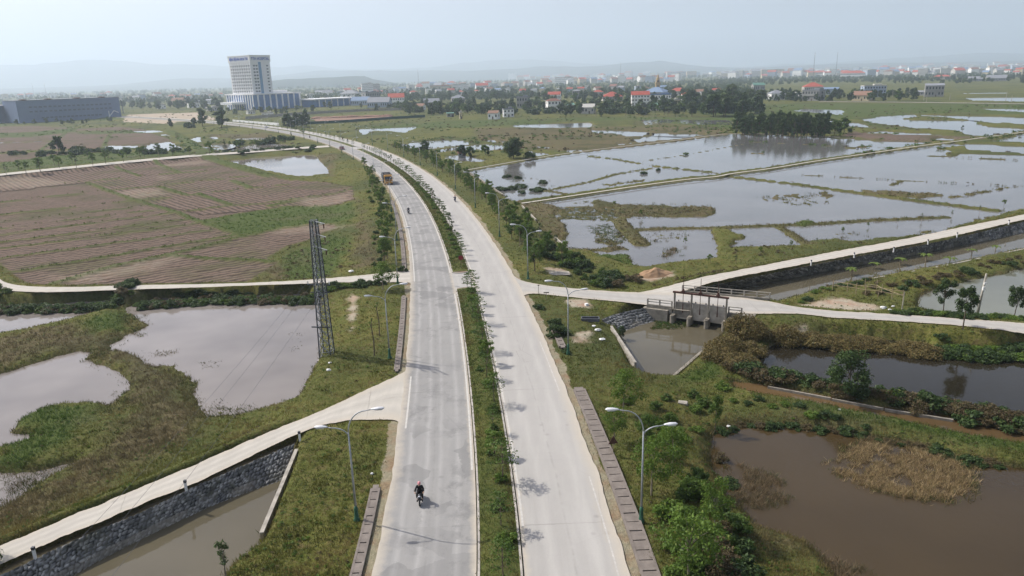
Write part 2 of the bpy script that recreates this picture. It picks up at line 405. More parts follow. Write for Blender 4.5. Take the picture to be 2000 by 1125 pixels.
# field plots
SOIL = [PP(S('-60,352 0,347 175,328 290,318 310,318 387,309 440,325 490,340 560,352 640,356 690,370 692,395 610,407 560,402 500,412 462,417 395,430 470,458 500,457 562,443 640,438 660,443 600,470 560,480 520,505 545,512 480,553 250,555 57,558 30,545 0,515 -60,470'), -1.25),
        PP(S('-60,268 120,258 290,258 330,272 345,280 262,290 140,290 -60,300'), -1.25), PP(S('-60,303 70,298 150,293 190,296 60,312 -60,322'), -1.25), PP(S('-60,250 60,246 150,250 60,258 -60,262'), -1.25), PP(S('140,252 240,248 290,254 130,256'), -1.25), PP(S('1640,267 1662,256 1700,261 1900,266 1925,270 1837,277 1725,275'), -1.25)]
LUSH = [PP(S('-60,262 60,258 150,250 150,257 60,268 -60,270'), -1.2), PP(S('150,257 290,254 300,260 150,262'), -1.2), PP(S('-60,240 240,226 250,233 110,240 -60,250'), -1.2),PP(S('392,430 462,418 500,411 560,402 690,400 700,430 640,438 562,443 500,456 465,461'), -1.2), PP(S('545,515 560,495 600,480 650,455 690,470 650,545 560,550'), -1.2),
        PP(S('0,318 100,303 220,297 380,294 350,302 175,319 0,337'), -1.2), PP(S('1500,203 2100,200 2100,225 1910,222 1790,222 1690,233 1600,233 1450,240 1330,215'), -1.2),
        PP(S('700,250 880,235 1250,228 1430,228 1430,250 1250,235 1100,238 900,250'), -1.2), W('29,823 81,800 200,790 195,830 150,860 100,890 50,920 0,925 0,876 58,852'), W('160,640 240,604 262,618 250,645 180,660'),
        W('1536,790 1652,802 1739,820 1855,847 2000,870 2120,895 2120,930 2000,900 1850,870 1700,840 1600,822'), PP(S('1385,740 1420,700 1380,690 1300,750'), -.8)]
DRY = [PP(S('400,262 520,262 560,276 420,268'), -1.2), PP(S('560,300 660,305 650,345 620,330'), -1),W('-60,690 0,660 140,640 250,660 300,690 360,760 400,830 330,900 250,940 100,1010 0,1040 -60,1050 -60,1010 60,960 150,910 240,830 250,770 200,700 100,690 0,735'),
       PP(S('500,525 560,510 620,520 610,545 520,550'), -1.2), W('1390,842 1470,826 1540,826 1640,838 1700,850 1620,850 1400,870'), W('1380,890 1400,930 1470,1010 1500,1050 1600,1090 1500,1090 1430,1010 1370,930'),
       PP(S('925,250 1400,245 1425,262 1150,296 1000,290 930,270'), -1.2), W('1500,690 1570,655 1600,660 1540,680 1490,705'), PP(S('420,330 500,330 700,390 760,520 690,530 700,400 640,360'), -.6)]
SAND = [PP(S('1545,590 1582,573 1650,570 1725,587 1712,597 1687,605 1600,600'), -.2), PP(S('1240,535 1285,527 1315,522 1312,532 1270,543'), -.6), PP(S('1105,590 1150,587 1150,600 1110,603'), -.3),
        PP(S('1065,528 1100,525 1112,533 1070,541'), -.5), W('1486,700 1530,664 1570,655 1560,668 1500,702'), PP(S('688,570 693,570 690,640 684,650'), -.1), PP(S('1125,655 1150,650 1160,672 1120,672'), -.3),
        PP(S('250,222 385,218 430,232 330,240 240,236'), -.3)]
PALE = [PP(S('555,445 600,440 640,441 665,446 610,450 560,452'), -1.2), PP(S('572,391 675,381 692,394 605,406'), -1.2), PP(S('315,322 390,313 405,318 325,326'), -1.2), PP(S('0,350 60,346 150,355 60,368 0,366'), -1.2), PP(S('300,345 330,343 345,350 310,352'), -1.2), PP(S('120,540 200,528 330,505 340,509 200,548 130,556'), -1.2), PP(S('232,375 300,368 330,378 260,388'), -1.2)]
# field balks: line, half width
BALK = [(PP(S(s), -1.2), w) for s, w in (
 ('-60,378 0,370 200,352 325,340 457,330', .45), ('-60,404 0,396 175,376 250,369 375,356 500,342 590,351', .75), ('-60,428 0,421 250,394 325,387 425,375 500,367 575,359', .45),
 ('-60,440 0,434 295,402', .3), ('-60,454 0,447 310,410', .4), ('-60,467 0,459 337,417 425,405 500,399 650,380 700,372', .55), ('-60,484 0,475 370,429', .45), ('-60,497 0,487 395,436', .4),
 ('-60,516 0,506 225,476 415,450', .5), ('27,534 225,500 460,460', .5), ('105,556 225,520 350,495 465,465 500,458 562,445 620,436 680,440', .8), ('330,501 425,506 500,509 530,512', .6),
 ('170,357 215,374 265,392 345,415 380,430 470,460', .7), ('225,327 275,345', .6), ('300,317 350,337', .8), ('312,365 360,380', .8), ('390,380 450,400', .8), ('452,352 490,367', .9),
 ('330,255 370,277 397,297', 3.0), ('387,305 475,328 530,345', 2.4), ('105,262 150,245', .8), ('0,280 120,276 230,270', .8), ('75,296 135,256', 1.0), ('200,290 215,262', 1.0), ('120,276 330,262', .8), ('0,262 250,250', .8), ('575,393 530,402', 1.2))]
FUR_A = PP(S('-60,352 0,347 175,328 310,318 387,309 440,325 590,350 640,356 690,370 692,395 610,407 500,412 400,420 265,392 170,357 0,375 -60,380'), -1.25)

def ground_height(X, Y, full=False):
    R = np.hypot(X, Y); dam = 0.14 + 0.0022 * R
    n1 = fbm(X, Y, 2.2, 3, 4); n2 = fbm(X, Y, 14.0, 5, 3)
    field = -1.22 + 0.10 * n2
    # the road embankment
    dc = d_line(X, Y, CLs, 34.0)
    right = X > np.interp(Y, CLs[:, 1], CLs[:, 0])
    pl = np.where(right, 13.0, 14.5); wd = np.where(right, 8.0, 10.0)
    emb = 1 - sstep(pl, pl + wd, dc + 1.5 * n2)
    z = field + (-0.10 - field) * emb
    grass_bump = 0.22 * n1 + 0.07 * fbm(X, Y, .5, 9, 2)
    clear = sstep(8.3, 10.0, dc)
    z = z + grass_bump * clear * np.where(R < 260, 1, .3)
    sd_side = np.full(X.shape, -12.0)
    for k, p in side_polys.items():
        sd_side = np.maximum(sd_side, sd_poly(X, Y, p))
    e2 = sstep(-4.2, -1.0, sd_side)
    z = np.maximum(z, z + (-0.10 - z) * e2)
    hard = (dc < 8.4) | (sd_side > -0.25)
    # water
    soil = np.zeros(X.shape); lush = np.zeros(X.shape); dry = np.zeros(X.shape); sand = np.zeros(X.shape)
    for p in SOIL: soil = np.maximum(soil, sstep(-.3, .5, sd_poly(X, Y, p) + .5 * n1))
    zs = z
    sdw = np.full(X.shape, -12.0)
    for k, p in WATER.items():
        am = dam * (0.25 if k.startswith('canal') or k == 'pool' else 1.0)
        sdw = np.maximum(sdw, sd_poly(X, Y, p) + am * 2.2 * n1)
    inw = sstep(-1.3, .5, sdw)
    z = np.where(sdw > -1.3, zs + (ZW - 0.35 - zs) * inw, zs)
    # land between the waters
    for p, hw, h, zn in LAND:
        d = d_line(X, Y, p); k = sstep(hw + .9, hw * .35, d + dam * 1.2 * n1)
        z = np.maximum(z, (ZW - .4) + (h + .4) * k + .06 * n1 * (k > 0) * (h > .2))
        z = np.where(k > 0, np.maximum(z, ZW - .4), z)
        if zn == 'd': dry = np.maximum(dry, k * .8)
        sdw = np.where(k > .5, -1, sdw); soil = soil * (1 - k)
    for p, h, zn in PATCH:
        s = sd_poly(X, Y, p) + dam * 3.0 * n1; k = sstep(-.9, .6, s)
        z = np.where(k > 0, np.maximum(z, (ZW - .35) + (h + .35) * k + .12 * n1), z)
        if zn == 'd': dry = np.maximum(dry, k)
        elif zn == 'l': lush = np.maximum(lush, k)
    for p, a in MARSH:
        k = sstep(-1.5, .5, sd_poly(X, Y, p) + n1)
        mz = ZW + a + .30 * fbm(X, Y, .9, 21, 3) + .12 * n2
        z = z + (np.where(a < -.04, np.maximum(np.minimum(z, mz + .3), mz), mz) - z) * k
        dry = np.maximum(dry, k * .45)
    # balks
    for p, w in BALK:
        w = w * 1.3; k = sstep(w + .45, w * .5, d_line(X, Y, p) + .3 * n1); z = z + .34 * k; soil *= (1 - k); lush = np.maximum(lush, k * .8)
    for p in LUSH: lush = np.maximum(lush, sstep(-1, 1.5, sd_poly(X, Y, p) + 1.6 * n1))
    for p in DRY: dry = np.maximum(dry, sstep(-1.5, 2.0, sd_poly(X, Y, p) + 2.5 * n1))
    for p in SAND: sand = np.maximum(sand, sstep(-.6, .6, sd_poly(X, Y, p) + 1.2 * n1))
    for p in PALE: sand = np.maximum(sand, .30 * sstep(-2.5, 2.5, sd_poly(X, Y, p) + 4 * n2 + 1.6 * n1))
    z = np.where(hard, np.minimum(z, -0.08), z)
    z = np.where(dc < 7.6, -0.14, z)
    if not full: return z
    soil *= (1 - lush) * (z > ZW - .1)
    rim = sstep(.35, .05, z - ZW) * (sdw > -2.5)      # wet bare mud along the water's edge
    z_ = z
    zone = np.stack([soil, lush * (1 - soil), np.maximum(dry, rim * .7) * (1 - lush * .5), np.maximum(sand, .6 * ((dc > 7.9) & (dc < 8.9 + .5 * n1)))], 1)
    fa = sd_poly(X, Y, FUR_A) > 0
    da = np.array([.80, -.60]); db = np.array([.34, .94])  # across the furrows
    a0 = P(170, 357, -1.2); a1 = P(380, 430, -1.2); v = (a1 - a0)[:2]; v /= np.hypot(*v); da = np.array([-v[1], v[0]])
    a0 = P(0, 475, -1.2); a1 = P(370, 429, -1.2); v = (a1 - a0)[:2]; v /= np.hypot(*v); db = np.array([-v[1], v[0]])
    ph = np.where(fa, X * da[0] + Y * da[1], X * db[0] + Y * db[1])
    return z, zone, ph

# polar sheet: fine in the wedge towards the scene, coarse behind
inv = np.linspace(1 / 33.0, 1 / 420.0, 620); r1 = 1 / inv
r2 = 1 / np.linspace(1 / 420.0, 1 / 14000.0, 124)[1:]
rr = np.r_[2.0, 16.0, 26.0, r1, r2, 20000.0]
th = np.r_[np.radians(np.linspace(-180, -52, 14))[:-1], np.radians(np.linspace(-52, 52, 1150)), np.radians(np.linspace(52, 180, 14))[1:]]
RR, TT = np.meshgrid(rr, th, indexing='ij')
GX = (RR * np.sin(TT)).ravel(); GY = (RR * np.cos(TT)).ravel()
GZ, ZONE, PHASE = ground_height(GX, GY, True)
nr, ntn = len(rr), len(th)
ii, jj = np.meshgrid(np.arange(nr - 1), np.arange(ntn - 1), indexing='ij')
a = (ii * ntn + jj).ravel(); GF = np.stack([a, a + 1, a + ntn + 1, a + ntn], 1)[:, ::-1]

g = N('ground_cover')
z4 = g.attr('zone'); zs_ = g.sep(z4); za = g.attr('zone', 'Alpha')
n_big = g.noise(.05, 4); n_mid = g.noise(.45, 5, .6); n_fin = g.noise(3.0, 5, .65); n_vf = g.noise(14, 3, .6)
grass = g.mix(g.rng(n_mid, .35, .65), (.095, .115, .022), (.165, .150, .040))
grass = g.mix(g.rng(n_big, .4, .62), grass, (.10, .115, .028))
grass = g.mix(g.rng(n_fin, .5, .75), grass, (.155, .13, .058))
grass = g.mix(g.rng(n_fin, .48, .32), grass, (.035, .045, .014)); grass = g.mix(g.math('MULTIPLY', g.rng(g.noise(.9, 5, .7), .55, .68), .7), grass, (.135, .095, .05))  # first mix paints shade into the gaps between grass clumps
lushc = g.mix(g.rng(n_fin, .35, .68), (.050, .076, .018), (.092, .120, .030))
dryc = g.mix(g.rng(n_fin, .35, .68), (.075, .062, .030), (.175, .142, .078)); dryc = g.mix(g.rng(n_mid, .5, .7), dryc, (.10, .105, .033))
soil = g.mix(g.rng(n_mid, .3, .7), (.125, .082, .060), (.185, .130, .102)); soil = g.mix(g.rng(n_fin, .3, .75), soil, (.23, .17, .135))
soil = g.mix(g.rng(n_big, .50, .66), soil, (.115, .11, .052)); soil = g.mix(g.math('MULTIPLY', g.rng(g.noise(.9, 5, .75), .5, .64), .45), soil, (.075, .052, .040))
fu = g.attr('furrow', 'Fac'); wob = g.math('ADD', fu, g.math('MULTIPLY', n_mid, 1.3))
sn = g.math('SINE', g.math('MULTIPLY', wob, 2 * math.pi / 1.7))
soil = g.mix(g.math('MULTIPLY', g.rng(sn, -.3, .9), g.rng(n_mid, .3, .55, .45, .95)), soil, (.065, .048, .038))
sandc = g.mix(g.rng(n_fin, .3, .7), (.36, .31, .23), (.47, .42, .33)); sandc = g.mix(g.rng(n_mid, .45, .7), sandc, (.38, .24, .17))
grass = g.mix(g.math('MULTIPLY', g.rng(g.noise(.018, 5, .65), .46, .60), .75), grass, (.055, .070, .026)); dryc = g.mix(g.math('MULTIPLY', g.rng(g.noise(.03, 5, .7), .48, .60), .7), dryc, (.055, .062, .026))
lushc = g.mix(g.math('MULTIPLY', g.rng(g.noise(.05, 5, .7), .5, .62), .7), lushc, (.10, .10, .045))
c = g.mix(zs_[2], grass, dryc); c = g.mix(zs_[1], c, lushc); c = g.mix(zs_[0], c, soil); c = g.mix(za, c, sandc)
g.col(g.mix(g.rng(n_vf, .3, .75, .0, .25), c, (.03, .035, .012)))
hb = g.math('ADD', g.math('MULTIPLY', n_fin, 1.0), g.math('MULTIPLY', n_vf, .35)); hb = g.math('ADD', hb, g.math('MULTIPLY', g.math('MULTIPLY', sn, zs_[0]), .5))
g.bump(hb, .9, .22); ground_mat = g.done(.95, 0, .1)

me = np_mesh('ground', np.stack([GX, GY, GZ], 1), GF, ground_mat, True)
vcol(me, 'zone', ZONE); vfloat(me, 'furrow', PHASE)
ground = tag(link('ground', me), kind='structure')

# ------------------------------------------------------------------ water
def water_mat(name, c, bump=.02, scale=1.6, rough=.03, var=.15):
    n = N(name); f = n.noise(.06, 3); n.col(n.mix(n.rng(f, .35, .65), tuple(x * (1 - var) for x in c), tuple(x * (1 + var) for x in c)))
    h = n.noise(scale, 4, .6, stretch=(1, .6, 1)); n.bump(h, bump, .5)
    n.b.inputs['IOR'].default_value = 1.333; return n.done(rough, 0, .5)
w_pad = water_mat('flooded_paddy_water', (.14, .137, .133), .035)
w_left = water_mat('muddy_pond_water', (.20, .178, .16), .016, var=.22)
w_can = water_mat('canal_water', (.095, .083, .055), .012)
w_dark = water_mat('dark_pond_water', (.020, .017, .011), .025)
w_brn = water_mat('brown_pond_water', (.050, .034, .015), .035)
w_dit = water_mat('ditch_water', (.105, .068, .032), .012)
w_gry = water_mat('grey_pond_water', (.15, .155, .12), .02)
def sheet(name, keys, mat, z=ZW, grow=3.0):
    """one level sheet of water for each traced body, reaching a little under its banks"""
    for k in keys:
        p = WATER[k]; c = p.mean(0)
        q = resample(np.vstack([p, p[:1]]), max(1.0, np.ptp(p[:, 0]) / 90))[:-1]
        t = np.roll(q, -1, 0) - np.roll(q, 1, 0); t /= np.hypot(t[:, 0], t[:, 1])[:, None] + 1e-9
        nn = np.stack([t[:, 1], -t[:, 0]], 1)
        ar = 0.5 * np.sum(p[:, 0] * np.roll(p[:, 1], -1) - np.roll(p[:, 0], -1) * p[:, 1])
        g_ = grow * (1 if k not in ('ditch', 'dark') else .35)
        gr = 1.0 + 0.004 * abs(c[1]); q = q + nn * (np.sign(ar) * min(g_, gr))
        import mathutils.geometry as mg
        tri = mg.tessellate_polygon([[Vector((x, y, 0)) for x, y in q]])
        me = np_mesh(name, np.c_[q, np.full(len(q), z)], np.array(tri)[:, :], mat)
        nz_ = me.polygons[0].normal.z
        if nz_ < 0: me.flip_normals()
        tag(link(name, me), kind='structure')
sheet('paddy_water', ['paddy'] + [k for k in WATER if k[0] == 'g' and k != 'grey' or (k[0] == 'f')], w_pad)
sheet('pond_water', ['a', 'b', 'c', 'd'] + [k for k in WATER if k[0] == 'h'], w_left)
sheet('canal_water', ['canal_left', 'pool', 'canal_right'], w_can)
sheet('pond_water', ['dark'], w_dark); sheet('pond_water', ['brown'], w_brn); sheet('ditch_water', ['ditch'], w_dit, ZW + .004); sheet('pond_water', ['grey'], w_gry)
sheet_marsh = [W('150,850 240,800 350,840 345,870 250,920 180,930')]
for p in sheet_marsh:
    MBm = MB(); MBm.add([(x, y, ZW - .003) for x, y in p], [tuple(range(len(p)))]); tag(MBm.build('pond_water', w_left), kind='structure')
# ------------------------------------------------------------------ roads
def strip(name, A, B, z, mat, cols=10, uvw=None):
    """sheet between two lines of equal length; attribute 'across' runs 0..1, 'along' in metres"""
    n = len(A); t = np.linspace(0, 1, cols)
    V = np.concatenate([(A[i] * (1 - t[:, None]) + B[i] * t[:, None]) for i in range(n)])
    V = np.c_[V, np.full(len(V), z)]
    i, j = np.meshgrid(np.arange(n - 1), np.arange(cols - 1), indexing='ij'); a = (i * cols + j).ravel()
    F_ = np.stack([a, a + 1, a + cols + 1, a + cols], 1)
    s = np.r_[0, np.cumsum(np.hypot(*np.diff((A + B) / 2, axis=0).T))]
    me = np_mesh(name, V, F_, mat)
    if me.polygons[0].normal.z < 0: me.flip_normals()
    vfloat(me, 'across', np.tile(t, n)); vfloat(me, 'along', np.repeat(s, cols))
    return me
def road_mat(name, base, dark, tracks, patch=0.0, dustL=.14, dustR=.14):
    n = N(name); ac = n.attr('across', 'Fac')
    nb = n.noise(.10, 4, .6, stretch=(1, .35, 1)); nm = n.noise(.9, 5, .65); nf = n.noise(12, 3, .7); ns = n.noise(.5, 4, .6, stretch=(2.2, .25, 1))
    c = n.mix(n.rng(nb, .35, .65), base, tuple(x * .9 for x in base)); c = n.mix(n.rng(nm, .4, .7, 0, .5), c, dark)
    c = n.mix(n.rng(ns, .45, .7, 0, .35), c, tuple(min(1, x * 1.18) for x in base))
    for p, w, k in tracks:
        d = n.math('ABSOLUTE', n.math('SUBTRACT', ac, p)); c = n.mix(n.math('MULTIPLY', n.rng(d, 0, w, 1, 0), n.rng(ns, .3, .7, k * .4, k)), c, tuple(min(1, x * 1.3) for x in base))
    if patch:
        nzc = n.t.nodes.new('ShaderNodeTexNoise'); nzc.inputs['Scale'].default_value = .9; nzc.inputs['Detail'].default_value = 5; n.link(n.pos, nzc.inputs['Vector']); v = n.vor(.42, 'Color', vec=n.mix(1.6, n.pos, nzc.outputs['Color'], 'ADD')); vs = n.sep(v)[0]; pm = n.math('MULTIPLY', n.rng(vs, .62, .66), n.rng(n.noise(.035, 2), .44, .52)); c = n.mix(n.math('MULTIPLY', pm, patch * .7), c, tuple(x * .62 for x in dark))
        p2 = n.math('MULTIPLY', n.rng(n.noise(.33, 6, .75, stretch=(1, .8, 1)), .52, .62), n.rng(n.noise(.04, 2), .38, .50)); c = n.mix(n.math('MULTIPLY', p2, patch * .9), c, tuple(x * .66 for x in dark))
    al = n.attr('along', 'Fac'); js = n.math('ABSOLUTE', n.math('SUBTRACT', n.math('FRACT', n.math('ADD', n.math('MULTIPLY', al, 1 / 23.0), n.math('MULTIPLY', nm, .012))), .5))
    c = n.mix(n.math('MULTIPLY', n.rng(js, .0, .0035, .6, 0), n.rng(nb, .4, .55)), c, tuple(x * .5 for x in base))
    sp = n.vor(.55, 'Distance'); c = n.mix(n.math('MULTIPLY', n.rng(sp, .05, .16, .5, 0), n.rng(n.noise(.13, 3), .52, .6)), c, tuple(x * .55 for x in base))
    lj = n.math('ABSOLUTE', n.math('SUBTRACT', ac, .5)); c = n.mix(n.math('MULTIPLY', n.rng(lj, .0, .02, .5, 0), n.rng(nm, .4, .6)), c, tuple(x * .7 for x in base))
    # cracks
    wv = n.t.nodes.new('ShaderNodeTexVoronoi'); wv.feature = 'DISTANCE_TO_EDGE'; wv.inputs['Scale'].default_value = .16
    mxv = n.mix(.12, n.pos, n.t.nodes.new('ShaderNodeTexNoise').outputs['Color'], 'ADD'); n.link(mxv, wv.inputs['Vector'])
    c = n.mix(n.math('MULTIPLY', n.rng(wv.outputs['Distance'], .004, .0, 0, .55), n.rng(n.noise(.06, 2), .5, .6)), c, tuple(x * .45 for x in base))
    dust = (.47, .42, .34)
    e1 = n.rng(n.math('ADD', ac, n.math('MULTIPLY', n.math('SUBTRACT', nm, .5), .16)), 0, dustL, 1, 0)
    e2 = n.rng(n.math('ADD', ac, n.math('MULTIPLY', n.math('SUBTRACT', nm, .5), .16)), 1 - dustR, 1, 0, 1)
    c = n.mix(n.math('MULTIPLY', n.math('MAXIMUM', e1, e2), .85), c, dust)
    n.col(n.mix(n.rng(nf, .3, .7, 0, .18), c, tuple(x * .6 for x in base))); n.bump(nf, .25, .02)
    return n.done(.9, 0, .25)
m_roadL = road_mat('worn_asphalt', (.285, .28, .268), (.235, .235, .232), [(.20, .05, .95), (.42, .05, .95), (.58, .04, .7), (.80, .05, .8)], .6, .13, .08)
m_roadR = road_mat('pale_asphalt', (.385, .372, .348), (.345, .336, .318), [(.28, .09, .35), (.72, .09, .35)], 0, .07, .17)
m_conc = road_mat('concrete_path', (.44, .415, .365), (.37, .35, .315), [(.35, .12, .5), (.68, .12, .5)], 0, .2, .2)
m_conc2 = road_mat('grey_concrete', (.38, .365, .335), (.33, .32, .30), [(.3, .12, .4), (.7, .12, .4)], 0, .2, .2)
def ragged(o, sgn, a=.22):
    q = resample(off(o), .5); t = np.gradient(q, axis=0); t /= np.hypot(t[:, 0], t[:, 1])[:, None]; return q + np.stack([t[:, 1], -t[:, 0]], 1) * (sgn * a * fbm(q[:, 0], q[:, 1], 1.6, 95, 4))[:, None]
def pair(a_, b_):
    n_ = 2200
    def ev(l):
        s = np.linspace(0, 1, len(l)) ** 1; t = np.linspace(0, 1, n_); return np.stack([np.interp(t, s, l[:, 0]), np.interp(t, s, l[:, 1])], 1)
    return ev(a_), ev(b_)
tag(link('road', strip('road', *pair(ragged(-8.1, 1), resample(off(-1.5), .5)), .02, m_roadL, 12)), kind='structure')
tag(link('road', strip('road', *pair(resample(off(1.5), .5), ragged(8.05, 1)), .02, m_roadR, 12)), kind='structure')
for k, (A, B) in SIDEW.items():
    n_ = 700; rs = lambda l: resample(l, 1e9)
    def even(l):
        s = np.r_[0, np.cumsum(np.hypot(*np.diff(l, axis=0).T))]; t = np.linspace(0, s[-1], n_); return np.stack([np.interp(t, s, l[:, 0]), np.interp(t, s, l[:, 1])], 1)
    zz = {'nearleft': .012, 'farleft': .012, 'village': .012, 'right': .008, 'canal': .004}[k]
    A_, B2_ = even(A), even(B); sg = (B2_ - A_) / (np.hypot(*(B2_ - A_).T)[:, None] + 1e-6); A_ = A_ + sg * (.28 * fbm(A_[:, 0], A_[:, 1], 1.1, 90, 4) - .02)[:, None]; B2_ = B2_ - sg * (.28 * fbm(B2_[:, 0], B2_[:, 1], 1.1, 91, 4) - .02)[:, None]
    tag(link('path', strip('path', A_, B2_, zz, m_conc if k != 'right' else m_conc2, 8)), kind='structure')
# crossings through the median (junction) - plain paving between the two carriageways
def seg(o, y0, y1): a_, b_ = cl_at(y0), cl_at(y1); return off(o, a_, b_ + 1)
y_s = float(P(912, 567)[1]); y_n0 = float(P(900, 531)[1]); y_n1 = 340.0; y_m = 352.0
tag(link('road', strip('road', seg(-1.7, y_s - 3, y_n0 + 3), seg(1.7, y_s - 3, y_n0 + 3), .014, m_roadR, 6)), kind='structure')
tag(link('road', strip('road', seg(-1.7, y_n1 - 3, y_m + 3), seg(1.7, y_n1 - 3, y_m + 3), .014, m_roadR, 6)), kind='structure')
tag(link('road', strip('road', np.array([P(775,737)[:2], P(797,560)[:2]]), np.array([P(802,735)[:2], P(806,560)[:2]]), .009, m_conc, 4)), kind='structure') if False else None
# painted edge lines
pn = N('worn_white_paint'); pf = pn.noise(2.5, 5, .7); pb = pn.noise(.25, 3)
pn.col(pn.mix(pn.math('MULTIPLY', pn.rng(pf, .42, .62), pn.rng(pb, .3, .7, .5, 1)), (.50, .485, .45), (.40, .385, .36))); m_paint = pn.done(.8, 0, .3)
pn = N('fading_white_paint'); pf = pn.noise(2.5, 5, .7)
pn.col(pn.mix(pn.rng(pf, .36, .56), (.52, .50, .47), (.40, .385, .36))); m_paint2 = pn.done(.8, 0, .3)
def lines(o, w, ranges, mat=None):
    for y0, y1 in ranges: tag(link('road_marking', strip('road_marking', seg(o - w / 2, y0, y1), seg(o + w / 2, y0, y1), .026, mat or m_paint, 2)), kind='structure')
lines(-7.45, .16, [(60, 73), (109, 330)]); lines(-1.72, .17, [(53, y_s - 1), (y_n0, 165), (172, 330)])
lines(1.72, .17, [(43.5, y_s - .6), (y_n0 + .5, 330)]); lines(7.35, .11, [(38, 50), (66, 80), (130, 330)], m_paint2)
# ---- medians: kerb and planted top
kn = N('kerb_concrete'); kf = kn.noise(1.6, 5, .65); kj = kn.noise(9, 3)
kn.col(kn.mix(kn.rng(kf, .35, .65), (.30, .28, .25), (.44, .41, .36))); kn.bump(kj, .3, .02); m_kerb = kn.done(.9)
def median(y0, y1, nose0, nose1):
    a_, b_ = cl_at(y0), cl_at(y1); idx = np.arange(a_, b_ + 1)
    def outline(h):
        Lf = CLs[idx] - NRM[idx] * h; Rt = CLs[idx] + NRM[idx] * h
        return Lf, Rt
    o1, o2 = outline(1.42); i1, i2 = outline(1.27)
    mb = MB()
    for A, B, sgn in ((o1, i1, -1), (o2, i2, 1)):
        n_ = len(A); V = []
        for k in range(n_):
            V += [(A[k][0], A[k][1], -.1), (A[k][0], A[k][1], .15), (B[k][0], B[k][1], .15), (B[k][0], B[k][1], .0)]
        F_ = []
        for k in range(n_ - 1):
            for q in range(3): F_.append((k * 4 + q, k * 4 + q + 1, k * 4 + 5 + q, k * 4 + 4 + q))
        mb.add(V, F_)
    for e, k in ((0, nose0), (-1, nose1)):
        if not k: continue
        c = CLs[idx[e]]; t = _t[idx[e]] * (-1 if e == 0 else 1); nn = NRM[idx[e]]
        arc_o = [c + nn * 1.42 * math.cos(a) + t * .75 * math.sin(a) for a in np.linspace(0, math.pi, 13)]
        arc_i = [c + nn * 1.27 * math.cos(a) + t * .60 * math.sin(a) for a in np.linspace(0, math.pi, 13)]
        V = []; F_ = []
        for p_, q_ in zip(arc_o, arc_i): V += [(p_[0], p_[1], -.1), (p_[0], p_[1], .15), (q_[0], q_[1], .15), (q_[0], q_[1], 0)]
        for i_ in range(12):
            for q in range(3): F_.append((i_ * 4 + q, i_ * 4 + q + 1, i_ * 4 + 5 + q, i_ * 4 + 4 + q))
        mb.add(V, F_)
        fan = MB(); fan.add([(p_[0], p_[1], .115) for p_ in arc_i], [tuple(range(13))]); o = fan.build('median_ground', ground_mat); tag(o, kind='structure')
    tag(mb.build('kerb', m_kerb), kind='structure')
    me = strip('median_ground', i1, i2, .115, ground_mat, 8); n0 = len(me.vertices)
    co = np.empty(n0 * 3, np.float32); me.vertices.foreach_get('co', co); co = co.reshape(-1, 3)
    ac = np.tile(np.linspace(0, 1, 8), len(i1)); co[:, 2] += (.10 + .08 * fbm(co[:, 0], co[:, 1], 1.2, 31, 3)) * np.sin(ac * math.pi); me.vertices.foreach_set('co', co.ravel())
    vcol(me, 'zone', np.tile([[0, .35, 0, 0]], (n0, 1))); me.update()
    tag(link('median_ground', me), kind='structure')
median(12, y_s, False, True); median(y_n0, y_n1, True, True); median(y_m, 780, True, False)

# ---- drain covers beside the road and gutters
dn = N('drain_slab_concrete'); dn.col(dn.mix(dn.rng(dn.noise(1.2, 5, .7), .3, .7), (.13, .11, .095), (.22, .19, .165))); m_slab = dn.done(.92)
dk = plain('dark_gap', (.05, .048, .04), .95)
def drain(o0, o1, y0, y1, label, z=0.0, step=1.05):
    root = empty('drain_channel', (0, 0, 0)); tag(root, label, 'drain'); zfix = .0
    sm = resample(seg((o0 + o1) / 2, y0, y1), step); mb = MB(); side = MB()
    rr_ = random.Random(int(y0)); t_ = np.gradient(sm, axis=0)
    for k in range(len(sm)):
        rr_.random()
        a_ = math.atan2(t_[k][1], t_[k][0]); mb.box((sm[k][0], sm[k][1], z + .055 + rr_.uniform(-.015, .015)), (step * .9, o1 - o0 - .3, .1), rz=a_ + rr_.uniform(-.015, .015))
    mb.build('cover_slab', m_slab, root)
    A = seg(o0, y0, y1); B = seg(o0 + .14, y0, y1)
    for A, B in ((seg(o0, y0, y1), seg(o0 + .16, y0, y1)), (seg(o1 - .16, y0, y1), seg(o1, y0, y1))):
        V = []; F_ = []
        for k in range(len(A)): V += [(A[k][0], A[k][1], -.5), (A[k][0], A[k][1], z + .12), (B[k][0], B[k][1], z + .12), (B[k][0], B[k][1], -.5)]
        for k in range(len(A) - 1):
            for q in range(3): F_.append((k * 4 + q, k * 4 + q + 1, k * 4 + 5 + q, k * 4 + 4 + q))
        side.add(V, F_)
    side.build('channel_wall', m_slab, root)
drain(8.75, 9.95, 35, 66, 'slab covered roadside drain running along the right verge towards the viewer')
drain(9.3, 10.1, 78, 86, 'short run of broken slab drain beside the right road edge below the junction')
drain(-9.5, -8.75, 36, 50.5, 'slab covered drain along the left verge beside the lamp post, nearest the viewer')
drain(-9.35, -8.7, 74, 101, 'slab covered drain along the left road edge between concrete path and upper path')
drain(-9.4, -8.7, 117, 190, 'long narrow drain along the left road edge beyond the upper path')

